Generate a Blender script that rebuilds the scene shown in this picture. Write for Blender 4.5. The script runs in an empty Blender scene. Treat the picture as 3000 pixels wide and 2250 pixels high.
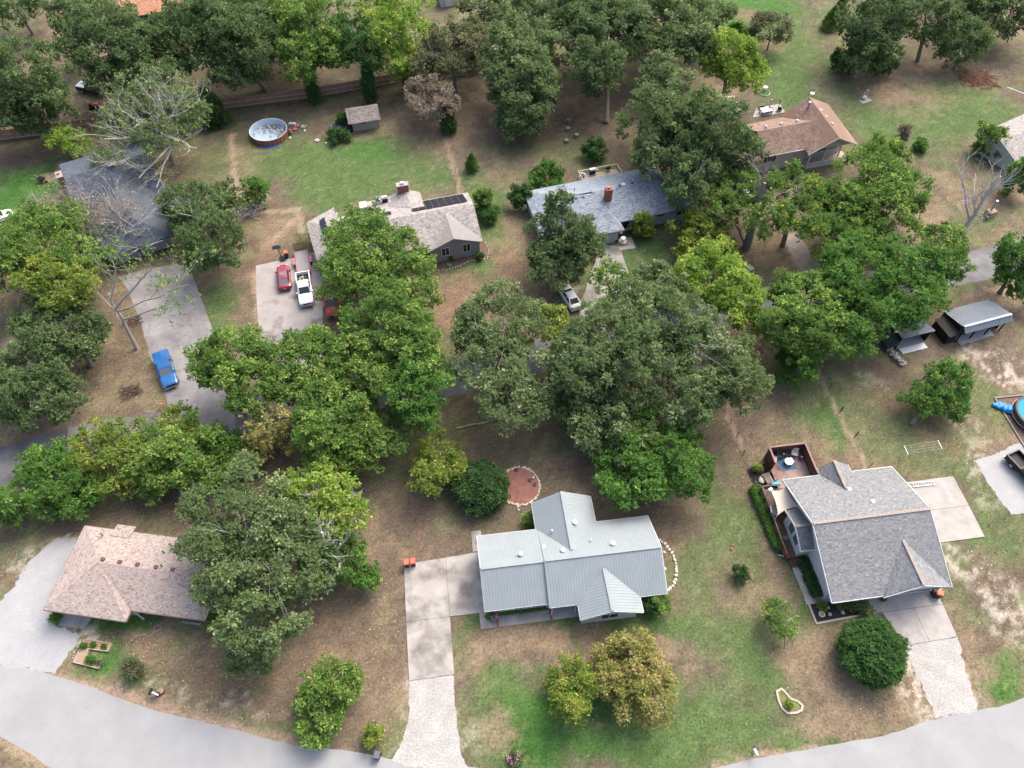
import bpy, bmesh, math, random
import numpy as np
from mathutils import Vector, Matrix

# ------------------------------------------------------------------ camera, world, sun, exposure
SC = bpy.context.scene
COL = SC.collection
F, TH, CH = 2152.0, math.radians(54.3), 75.0          # focal length in photo pixels, camera pitch below horizon, camera height
cam_d = bpy.data.cameras.new('camera')
cam_d.sensor_width = 36.0
cam_d.lens = 18.0 * F / 1500.0
cam_d.clip_start = 0.5
cam_d.clip_end = 9000
cam = bpy.data.objects.new('camera', cam_d)
cam.location = (0, 0, CH)
cam.rotation_euler = (math.pi / 2 - TH, 0, 0)
COL.objects.link(cam)
SC.camera = cam
SUN_EL, SUN_AZ = math.radians(52), math.radians(38)    # azimuth measured from +Y towards +X
w = bpy.data.worlds.new('World')
SC.world = w
w.use_nodes = True
nt = w.node_tree
sky = nt.nodes.new('ShaderNodeTexSky')
sky.sky_type = 'NISHITA'
sky.sun_disc = False
sky.sun_elevation = SUN_EL
sky.sun_rotation = SUN_AZ
sky.air_density = 0.75
sky.dust_density = 6.0
sky.ozone_density = 0.0
nt.links.new(sky.outputs[0], nt.nodes['Background'].inputs[0])
nt.nodes['Background'].inputs[1].default_value = 0.15
sun_d = bpy.data.lights.new('sun', 'SUN')
sun_d.energy = 0.58
sun_d.angle = math.radians(45)
sun_d.color = (1.0, 0.95, 0.88)
sun = bpy.data.objects.new('sun', sun_d)
sdir = Vector((math.sin(SUN_AZ) * math.cos(SUN_EL), math.cos(SUN_AZ) * math.cos(SUN_EL), math.sin(SUN_EL)))
sun.rotation_euler = sdir.to_track_quat('Z', 'Y').to_euler()
sun.location = (0, 0, 200)
COL.objects.link(sun)
SC.view_settings.view_transform = 'Standard'
SC.view_settings.look = 'None'
SC.view_settings.gamma = 1.0
SC.view_settings.use_curve_mapping = False
SC.view_settings.exposure = 1.66
SC.cycles.max_bounces = 8
SC.cycles.diffuse_bounces = 5
SC.cycles.transmission_bounces = 3
SC.cycles.transparent_max_bounces = 4

# ------------------------------------------------------------------ survey helpers: photo pixel -> metres on the site
SN, CS = math.sin(TH), math.cos(TH)
def S(x, y, z=0.0):
    u, v = (x - 1500) / F, (y - 1125) / F
    t = (CH - z) / (SN + v * CS)
    return Vector((u * t, (CS - v * SN) * t, z))
KO = 3000 / 2212.0
def O(x, y, z=0.0):
    return S(x * KO, y * KO, z)
def scale_at(x, y, z=0.0):                               # photo pixels per metre across the view
    return (F * SN + (y - 1125) * CS) / (CH - z)
def depr(y):
    return TH + math.atan((y - 1125) / F)

NTRI = [0]
rng = np.random.default_rng(7)
random.seed(7)

# ------------------------------------------------------------------ materials
MATS = {}
def mat(name, col, rough=0.8,  var=0.0, vscale=2.0, var2=0.0, v2scale=20.0, bump=0.0, bscale=30.0, metal=0.0, spec=0.3, emit=None, alpha=None, stain=None, coords='Object', crack=None):
    if name in MATS:
        return MATS[name]
    m = bpy.data.materials.new(name)
    m.use_nodes = True
    n, l = m.node_tree.nodes, m.node_tree.links
    b = n['Principled BSDF']
    b.inputs['Roughness'].default_value = rough
    b.inputs['Metallic'].default_value = metal
    b.inputs['Specular IOR Level'].default_value = spec
    tc = n.new('ShaderNodeTexCoord')
    src = None
    rgb = n.new('ShaderNodeRGB')
    k_ = 1.0 if max(col) < .03 else .80                  # keeps every painted or mineral surface within its real albedo
    rgb.outputs[0].default_value = (col[0] * k_, col[1] * k_, col[2] * k_, 1)
    src = rgb.outputs[0]
    for amount, sc_, det in ((var, vscale, 5), (var2, v2scale, 3)):
        if amount:
            no = n.new('ShaderNodeTexNoise')
            no.inputs['Scale'].default_value = sc_
            no.inputs['Detail'].default_value = det
            no.inputs['Roughness'].default_value = 0.65
            l.new(tc.outputs[coords], no.inputs['Vector'])
            mr = n.new('ShaderNodeMapRange')
            mr.inputs['From Min'].default_value = 0.3
            mr.inputs['From Max'].default_value = 0.7
            mr.inputs['To Min'].default_value = 1 - amount
            mr.inputs['To Max'].default_value = 1 + amount
            l.new(no.outputs[0], mr.inputs['Value'])
            mx = n.new('ShaderNodeMix')
            mx.data_type = 'RGBA'
            mx.blend_type = 'MULTIPLY'
            mx.inputs['Factor'].default_value = 1
            l.new(src, mx.inputs['A'])
            l.new(mr.outputs[0], mx.inputs['B'])
            src = mx.outputs['Result']
    if stain:                                            # (colour, scale, lo, hi)
        sc_, ss, lo, hi = stain
        no = n.new('ShaderNodeTexNoise')
        no.inputs['Scale'].default_value = ss
        no.inputs['Detail'].default_value = 6
        no.inputs['Roughness'].default_value = 0.6
        l.new(tc.outputs[coords], no.inputs['Vector'])
        mr = n.new('ShaderNodeMapRange')
        mr.inputs['From Min'].default_value = lo
        mr.inputs['From Max'].default_value = hi
        l.new(no.outputs[0], mr.inputs['Value'])
        mx = n.new('ShaderNodeMix')
        mx.data_type = 'RGBA'
        l.new(mr.outputs[0], mx.inputs['Factor'])
        l.new(src, mx.inputs['A'])
        mx.inputs['B'].default_value = (*[q * .8 for q in sc_], 1)
        src = mx.outputs['Result']
    if crack:                                            # (cell size m, width, strength): fine wandering cracks
        cs_, cw_, ck_ = crack
        no = n.new('ShaderNodeTexNoise'); no.inputs['Scale'].default_value = .9; no.inputs['Detail'].default_value = 5
        l.new(tc.outputs[coords], no.inputs['Vector'])
        vm = n.new('ShaderNodeVectorMath'); vm.operation = 'SCALE'; vm.inputs['Scale'].default_value = 2.2
        l.new(no.outputs['Color'], vm.inputs[0])
        va = n.new('ShaderNodeVectorMath'); l.new(tc.outputs[coords], va.inputs[0]); l.new(vm.outputs[0], va.inputs[1])
        vo = n.new('ShaderNodeTexVoronoi'); vo.feature = 'DISTANCE_TO_EDGE'; vo.inputs['Scale'].default_value = 1 / cs_
        l.new(va.outputs[0], vo.inputs['Vector'])
        mr = n.new('ShaderNodeMapRange'); mr.inputs['From Min'].default_value = 0; mr.inputs['From Max'].default_value = cw_ / cs_; mr.inputs['To Min'].default_value = ck_; mr.inputs['To Max'].default_value = 0
        l.new(vo.outputs['Distance'], mr.inputs['Value'])
        mx = n.new('ShaderNodeMix'); mx.data_type = 'RGBA'
        l.new(mr.outputs[0], mx.inputs['Factor']); l.new(src, mx.inputs['A']); mx.inputs['B'].default_value = (.06, .06, .06, 1)
        src = mx.outputs['Result']
    l.new(src, b.inputs['Base Color'])
    if bump:
        no = n.new('ShaderNodeTexNoise')
        no.inputs['Scale'].default_value = bscale
        no.inputs['Detail'].default_value = 4
        l.new(tc.outputs[coords], no.inputs['Vector'])
        bp = n.new('ShaderNodeBump')
        bp.inputs['Strength'].default_value = bump
        bp.inputs['Distance'].default_value = 0.05
        l.new(no.outputs[0], bp.inputs['Height'])
        l.new(bp.outputs[0], b.inputs['Normal'])
    MATS[name] = m
    return m

def attr_mat(name, rough=0.75, transl=0.0, spec=0.3, fine=(0.0, 10.0), bump=0.0):
    """albedo comes from the face/vertex attribute 'col' (each leaf, tab or patch has its own colour)"""
    m = bpy.data.materials.new(name)
    m.use_nodes = True
    n, l = m.node_tree.nodes, m.node_tree.links
    b = n['Principled BSDF']
    a = n.new('ShaderNodeAttribute')
    a.attribute_name = 'col'
    src = a.outputs['Color']
    if fine[0]:
        tc = n.new('ShaderNodeTexCoord')
        for k, (amt, sc_) in enumerate(((fine[0], fine[1]), (fine[0] * 0.8, fine[1] * 4.5))):
            no = n.new('ShaderNodeTexNoise')
            no.inputs['Scale'].default_value = sc_
            no.inputs['Detail'].default_value = 5
            no.inputs['Roughness'].default_value = 0.7
            l.new(tc.outputs['Object'], no.inputs['Vector'])
            mr = n.new('ShaderNodeMapRange')
            mr.inputs['From Min'].default_value = 0.3
            mr.inputs['From Max'].default_value = 0.7
            mr.inputs['To Min'].default_value = 1 - amt
            mr.inputs['To Max'].default_value = 1 + amt
            l.new(no.outputs[0], mr.inputs['Value'])
            mx = n.new('ShaderNodeMix')
            mx.data_type = 'RGBA'
            mx.blend_type = 'MULTIPLY'
            mx.inputs['Factor'].default_value = 1
            l.new(src, mx.inputs['A'])
            l.new(mr.outputs[0], mx.inputs['B'])
            src = mx.outputs['Result']
    l.new(src, b.inputs['Base Color'])
    b.inputs['Roughness'].default_value = rough
    b.inputs['Specular IOR Level'].default_value = spec
    if bump:
        tc = n.new('ShaderNodeTexCoord')
        no = n.new('ShaderNodeTexNoise')
        no.inputs['Scale'].default_value = 9
        no.inputs['Detail'].default_value = 6
        l.new(tc.outputs['Object'], no.inputs['Vector'])
        bp = n.new('ShaderNodeBump')
        bp.inputs['Strength'].default_value = bump
        bp.inputs['Distance'].default_value = 0.08
        l.new(no.outputs[0], bp.inputs['Height'])
        l.new(bp.outputs[0], b.inputs['Normal'])
    if transl:
        t = n.new('ShaderNodeBsdfTranslucent')
        l.new(src, t.inputs['Color'])
        ms = n.new('ShaderNodeMixShader')
        ms.inputs[0].default_value = transl
        l.new(b.outputs[0], ms.inputs[1])
        l.new(t.outputs[0], ms.inputs[2])
        l.new(ms.outputs[0], n['Material Output'].inputs['Surface'])
    return m

M_LEAF = attr_mat('leaf', rough=0.7, transl=0.48, spec=0.05)
M_GROUND = attr_mat('ground_soil_and_grass', rough=0.95, spec=0.1, fine=(0.44, 3.4), bump=0.6)
M_TAB = attr_mat('shingle_tabs', rough=0.9, spec=0.15, fine=(0.12, 25.0))
M_LITTER = attr_mat('dry_leaf', rough=0.8, spec=0.2)
M_BARK = mat('bark', (0.19, 0.17, 0.15), 0.9, var=0.3, vscale=6, bump=0.5, bscale=12)
M_PALE = mat('weathered_dead_wood', (0.50, 0.48, 0.445), 0.85, var=0.25, vscale=5)
M_CONC = mat('stained_concrete', (0.35, 0.335, 0.315), 0.85, var=0.22, vscale=0.5, var2=0.09, v2scale=9, bump=0.1, stain=((0.15, 0.135, 0.125), 0.3, 0.46, 0.66), coords='Object')
M_CONC2 = mat('pale_concrete', (0.335, 0.322, 0.303), 0.85, var=0.2, vscale=0.7, var2=0.05, v2scale=18, bump=0.1)
M_ROAD = mat('pale_chip_asphalt', (0.280, 0.292, 0.297), 0.9, crack=(4.5, .03, .12), var=0.10, vscale=0.25, var2=0.07, v2scale=12, bump=0.15, stain=((0.235, 0.24, 0.25), 0.12, 0.5, 0.8))
M_ROAD2 = mat('dark_old_asphalt', (0.165, 0.165, 0.175), 0.9, crack=(2.5, .04, .5), var=0.3, vscale=0.22, var2=0.1, v2scale=8, bump=0.2, stain=((0.10, 0.10, 0.115), 0.12, 0.48, 0.66))
M_DRIVE = mat('grey_cracked_driveway', (0.255, 0.25, 0.252), 0.9, crack=(3.2, .05, .6), var=0.25, vscale=0.35, var2=0.1, v2scale=9, bump=0.15, stain=((0.15, 0.145, 0.15), 0.22, 0.46, 0.7))
M_GRAV = mat('white_gravel', (0.35, 0.345, 0.33), 0.95, var=0.14, vscale=0.6, var2=0.34, v2scale=7, bump=0.6, bscale=18, stain=((0.33, 0.31, 0.26), 0.9, 0.6, 0.72))
M_GRAV2 = mat('pale_limestone_gravel', (0.325, 0.335, 0.345), 0.95, var=0.08, vscale=0.6, var2=0.16, v2scale=9, bump=0.5, bscale=18, stain=((0.42, 0.40, 0.36), 0.5, 0.58, 0.75))
M_WHITE = mat('white_paint', (0.70, 0.71, 0.71), 0.5, var=0.05, vscale=1.5)
M_SIDING = mat('white_vinyl_siding', (0.52, 0.54, 0.54), 0.55, var=0.05, vscale=1.2)
M_GREYWALL = mat('grey_panel_siding', (0.30, 0.29, 0.285), 0.75, var=0.06, vscale=1.5)
M_BLUEWALL = mat('pale_blue_siding', (0.42, 0.46, 0.50), 0.7, var=0.06, vscale=1.5)
M_TANWALL = mat('tan_block_wall', (0.36, 0.33, 0.31), 0.85, var=0.12, vscale=2)
M_GLASS = mat('window_glass', (0.02, 0.028, 0.03), 0.06, spec=0.6)
M_GREENGLASS = mat('greenish_glass', (0.09, 0.14, 0.125), 0.06, spec=0.6)
M_BLACK = mat('black_paint', (0.012, 0.012, 0.014), 0.45, var=0.1)
M_RUBBER = mat('rubber', (0.018, 0.018, 0.02), 0.85)
M_STEEL = mat('galvanised_steel', (0.36, 0.375, 0.39), 0.45, metal=0.5, var=0.06)
M_RIM = mat('wheel_rim_alloy', (0.5, 0.5, 0.52), 0.3, metal=0.8)
M_BRICK = mat('red_brick', (0.26, 0.105, 0.075), 0.85, var=0.25, vscale=6, bump=0.2)
M_WOODF = mat('red_brown_fence_wood', (0.29, 0.17, 0.125), 0.85, var=0.2, vscale=1.2, var2=0.15, v2scale=9)
M_RAIL = mat('pale_fence_rail', (0.47, 0.39, 0.33), 0.85, var=0.15)
M_DECK = mat('stained_deck_wood', (0.105, 0.052, 0.043), 0.6, var=0.25, vscale=1.5)
M_DECKW = mat('worn_deck_board', (0.29, 0.225, 0.20), 0.75, var=0.25, vscale=0.8, var2=0.15, v2scale=8, stain=((0.17, 0.06, 0.045), 0.5, 0.46, 0.62))
M_LUMBER = mat('weathered_lumber', (0.42, 0.35, 0.28), 0.85, var=0.2, vscale=3)
M_STONE = mat('pale_field_stone', (0.55, 0.50, 0.43), 0.9, var=0.2, vscale=5, bump=0.4)
M_MULCH = mat('red_mulch', (0.24, 0.115, 0.095), 0.95, var=0.25, vscale=1.5, var2=0.4, v2scale=14, bump=0.6)
M_BMULCH = mat('black_mulch', (0.022, 0.021, 0.024), 0.95, var=0.2, vscale=2, var2=0.5, v2scale=18, bump=0.5)
M_SOIL = mat('bare_garden_soil', (0.33, 0.235, 0.165), 0.95, var=0.25, vscale=3, bump=0.5)
M_ORANGE = mat('orange_red_lid', (0.60, 0.13, 0.075), 0.5)
M_DKBIN = mat('dark_bin_plastic', (0.03, 0.033, 0.038), 0.55)
M_GREYBIN = mat('grey_bin_lid', (0.10, 0.115, 0.135), 0.5)
M_CREAM = mat('cream_canvas', (0.52, 0.475, 0.395), 0.85, var=0.04)
M_BLUE = mat('blue_tarp', (0.0, 0.21, 0.52), 0.45, var=0.2, vscale=6)
M_WATER = mat('pool_water', (0.02, 0.27, 0.35), 0.5, spec=0.08, var=0.05)
M_PINK = mat('pink_plastic', (0.50, 0.12, 0.24), 0.5)
M_REDP = mat('faded_red_paint', (0.45, 0.055, 0.06), 0.45, var=0.12, vscale=3)
M_METROOF = mat('pale_blue_grey_metal_roof', (0.262, 0.305, 0.318), 0.6, metal=0.0, var=0.06, vscale=0.7, spec=0.2)
M_METROOF2 = mat('galvalume_sheet', (0.24, 0.28, 0.32), 0.5, metal=0.1, var=0.08, vscale=1)
M_PV = mat('solar_cell', (0.018, 0.02, 0.028), 0.25, spec=0.5)
M_PVF = mat('solar_frame', (0.09, 0.095, 0.10), 0.4)

# ------------------------------------------------------------------ mesh helpers
class MB:
    def __init__(s):
        s.v, s.f = [], []
    def add(s, vs, fs):
        o = len(s.v)
        s.v += [tuple(v) for v in vs]
        s.f += [tuple(i + o for i in f) for f in fs]
        return s
    def box(s, c, d, rz=0.0, M=None):
        x, y, z = d[0] / 2, d[1] / 2, d[2] / 2
        vs = [Vector((sx * x, sy * y, sz * z)) for sz in (-1, 1) for sx, sy in ((-1, -1), (1, -1), (1, 1), (-1, 1))]
        R = M if M is not None else Matrix.Rotation(rz, 3, 'Z')
        vs = [R @ v + Vector(c) for v in vs]
        return s.add(vs, [(3, 2, 1, 0), (4, 5, 6, 7), (0, 1, 5, 4), (1, 2, 6, 5), (2, 3, 7, 6), (3, 0, 4, 7)])
    def tube(s, pts, rads, n=6, cap=True):
        pts = [Vector(p) for p in pts]
        rings = []
        for i, p in enumerate(pts):
            d = (pts[min(i + 1, len(pts) - 1)] - pts[max(i - 1, 0)])
            if d.length < 1e-6:
                d = Vector((0, 0, 1))
            d.normalize()
            a = d.cross(Vector((0.3, 0.9, 0.2)) if abs(d.z) > 0.9 else Vector((0, 0, 1))).normalized()
            b = d.cross(a)
            rings.append([p + (a * math.cos(2 * math.pi * k / n) + b * math.sin(2 * math.pi * k / n)) * rads[i] for k in range(n)])
        vs = [v for r in rings for v in r]
        fs = []
        for i in range(len(pts) - 1):
            for k in range(n):
                fs.append((i * n + k, i * n + (k + 1) % n, (i + 1) * n + (k + 1) % n, (i + 1) * n + k))
        if cap:
            fs.append(tuple(range(n))[::-1])
            fs.append(tuple((len(pts) - 1) * n + k for k in range(n)))
        return s.add(vs, fs)
    def bar(s, a, b, wd=0.08, hd=None):
        a, b = Vector(a), Vector(b)
        hd = hd or wd
        d = (b - a)
        L = d.length
        x = d.normalized()
        up = Vector((0, 0, 1)) if abs(x.z) < 0.95 else Vector((0, 1, 0))
        y = up.cross(x).normalized()
        z = x.cross(y)
        M = Matrix((x, y, z)).transposed()
        return s.box((a + b) / 2, (L, wd, hd), M=M)
    def prism(s, poly, z0, z1):
        n = len(poly)
        vs = [(p[0], p[1], z0) for p in poly] + [(p[0], p[1], z1) for p in poly]
        fs = [tuple(range(n))[::-1], tuple(range(n, 2 * n))] + [(i, (i + 1) % n, n + (i + 1) % n, n + i) for i in range(n)]
        return s.add(vs, fs)
    def slab(s, poly3, th):                               # thick sheet hanging under a planar 3-D polygon
        P3 = [Vector(p) for p in poly3]
        nrm = Vector((0, 0, 0))
        for i in range(len(P3)):
            nrm += P3[i].cross(P3[(i + 1) % len(P3)])
        if nrm.z < 0:
            P3 = P3[::-1]
        n = len(P3)
        vs = [p - Vector((0, 0, th)) for p in P3] + P3
        fs = [tuple(range(n))[::-1], tuple(range(n, 2 * n))] + [(i, (i + 1) % n, n + (i + 1) % n, n + i) for i in range(n)]
        return s.add(vs, fs)
    def cyl(s, c, r, h, n=16, r2=None):
        r2 = r if r2 is None else r2
        vs = [(c[0] + r * math.cos(2 * math.pi * k / n), c[1] + r * math.sin(2 * math.pi * k / n), c[2]) for k in range(n)]
        vs += [(c[0] + r2 * math.cos(2 * math.pi * k / n), c[1] + r2 * math.sin(2 * math.pi * k / n), c[2] + h) for k in range(n)]
        fs = [tuple(range(n))[::-1], tuple(range(n, 2 * n))] + [(k, (k + 1) % n, n + (k + 1) % n, n + k) for k in range(n)]
        return s.add(vs, fs)
    def loft(s, rings, cap=True):
        n = len(rings[0])
        vs = [v for r in rings for v in r]
        fs = []
        for i in range(len(rings) - 1):
            for k in range(n):
                fs.append((i * n + k, i * n + (k + 1) % n, (i + 1) * n + (k + 1) % n, (i + 1) * n + k))
        if cap:
            fs.append(tuple(range(n))[::-1])
            fs.append(tuple((len(rings) - 1) * n + k for k in range(n)))
        return s.add(vs, fs)
    def ball(s, c, r, n=8, m=5, sq=(1, 1, 1), jit=0.0):
        rings = []
        for i in range(1, m):
            a = math.pi * i / m
            rings.append([(c[0] + sq[0] * r * math.sin(a) * math.cos(2 * math.pi * k / n) * (1 + random.uniform(-jit, jit)),
                           c[1] + sq[1] * r * math.sin(a) * math.sin(2 * math.pi * k / n) * (1 + random.uniform(-jit, jit)),
                           c[2] - sq[2] * r * math.cos(a)) for k in range(n)])
        return s.loft(rings)

def fixed(me):
    bm = bmesh.new()
    bm.from_mesh(me)
    bmesh.ops.recalc_face_normals(bm, faces=bm.faces)
    bm.to_mesh(me)
    bm.free()
def obj(name, mb, m, parent=None, smooth=False, loc=None, recalc=True):
    me = bpy.data.meshes.new(name)
    me.from_pydata(mb.v, [], mb.f)
    if recalc:
        fixed(me)
    me.materials.append(m)
    if smooth:
        me.polygons.foreach_set('use_smooth', [True] * len(me.polygons))
    o = bpy.data.objects.new(name, me)
    COL.objects.link(o)
    if parent:
        o.parent = parent
    if loc is not None:
        o.location = loc
    return o
def raw(name, verts, quads, m, parent=None, col=None):   # numpy quads with one colour per face
    me = bpy.data.meshes.new(name)
    nv, nf = len(verts), len(quads)
    k = quads.shape[1]
    me.vertices.add(nv)
    me.vertices.foreach_set('co', np.ascontiguousarray(verts, dtype=np.float32).ravel())
    me.loops.add(nf * k)
    me.loops.foreach_set('vertex_index', np.ascontiguousarray(quads, dtype=np.int32).ravel())
    me.polygons.add(nf)
    me.polygons.foreach_set('loop_start', np.arange(0, nf * k, k, dtype=np.int32))
    me.update(calc_edges=True)
    if col is not None:
        a = me.attributes.new('col', 'FLOAT_COLOR', 'FACE')
        c4 = np.ones((nf, 4), dtype=np.float32)
        c4[:, :3] = col
        a.data.foreach_set('color', c4.ravel())
    me.materials.append(m)
    o = bpy.data.objects.new(name, me)
    COL.objects.link(o)
    if parent:
        o.parent = parent
    return o
def tag(o, label=None, cat=None, group=None, kind=None):
    if label: o['label'] = label
    if cat: o['category'] = cat
    if group: o['group'] = group
    if kind: o['kind'] = kind
    return o
def thing(name, label, cat, loc=(0, 0, 0), yaw=0.0, group=None):
    o = bpy.data.objects.new(name, None)
    o.empty_display_size = 0.3
    o.location = loc
    o.rotation_euler = (0, 0, math.radians(yaw))
    COL.objects.link(o)
    return tag(o, label, cat, group)
def dup(root, loc, yaw, label, group=None):
    r = root.copy(); COL.objects.link(r)
    r.location = loc; r.rotation_euler = (0, 0, math.radians(yaw))
    r['label'] = label
    if group: r['group'] = group
    for ch in list(root.children):
        c = ch.copy(); COL.objects.link(c); c.parent = r
        for g in list(ch.children):
            d = g.copy(); COL.objects.link(d); d.parent = c
    return r

# ------------------------------------------------------------------ smooth random fields for the ground colours
def vnoise(x, y, cell, seed):
    r = np.random.default_rng(seed)
    g = r.random((257, 257)).astype(np.float32)
    fx, fy = x / cell + 1000.0, y / cell + 1000.0
    ix, iy = np.floor(fx).astype(int), np.floor(fy).astype(int)
    tx, ty = fx - ix, fy - iy
    tx, ty = tx * tx * (3 - 2 * tx), ty * ty * (3 - 2 * ty)
    a = g[ix % 257, iy % 257]; b = g[(ix + 1) % 257, iy % 257]; c = g[ix % 257, (iy + 1) % 257]; d = g[(ix + 1) % 257, (iy + 1) % 257]
    return (a * (1 - tx) + b * tx) * (1 - ty) + (c * (1 - tx) + d * tx) * ty
def fbm(x, y, cell, seed, oct=4):
    s, a, t = 0, 1.0, 0.0
    for k in range(oct):
        s = s + a * vnoise(x, y, cell / 2 ** k, seed + k)
        t += a
        a *= 0.6
    return s / t
def sstep(v, lo, hi):
    t = np.clip((v - lo) / (hi - lo), 0, 1)
    return t * t * (3 - 2 * t)
# ------------------------------------------------------------------ the ground: one sheet, fine where it is seen, stretching to the horizon
C_LIT = np.array((0.110, 0.088, 0.065)); C_DRY = np.array((0.180, 0.138, 0.094)); C_GRN = np.array((0.070, 0.112, 0.040))
C_BRT = np.array((0.048, 0.118, 0.026)); C_ORG = np.array((0.158, 0.110, 0.076)); C_WHT = np.array((0.42, 0.375, 0.32)); C_SAND = np.array((0.30, 0.225, 0.165)); C_DRK = np.array((0.095, 0.068, 0.045))
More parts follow.
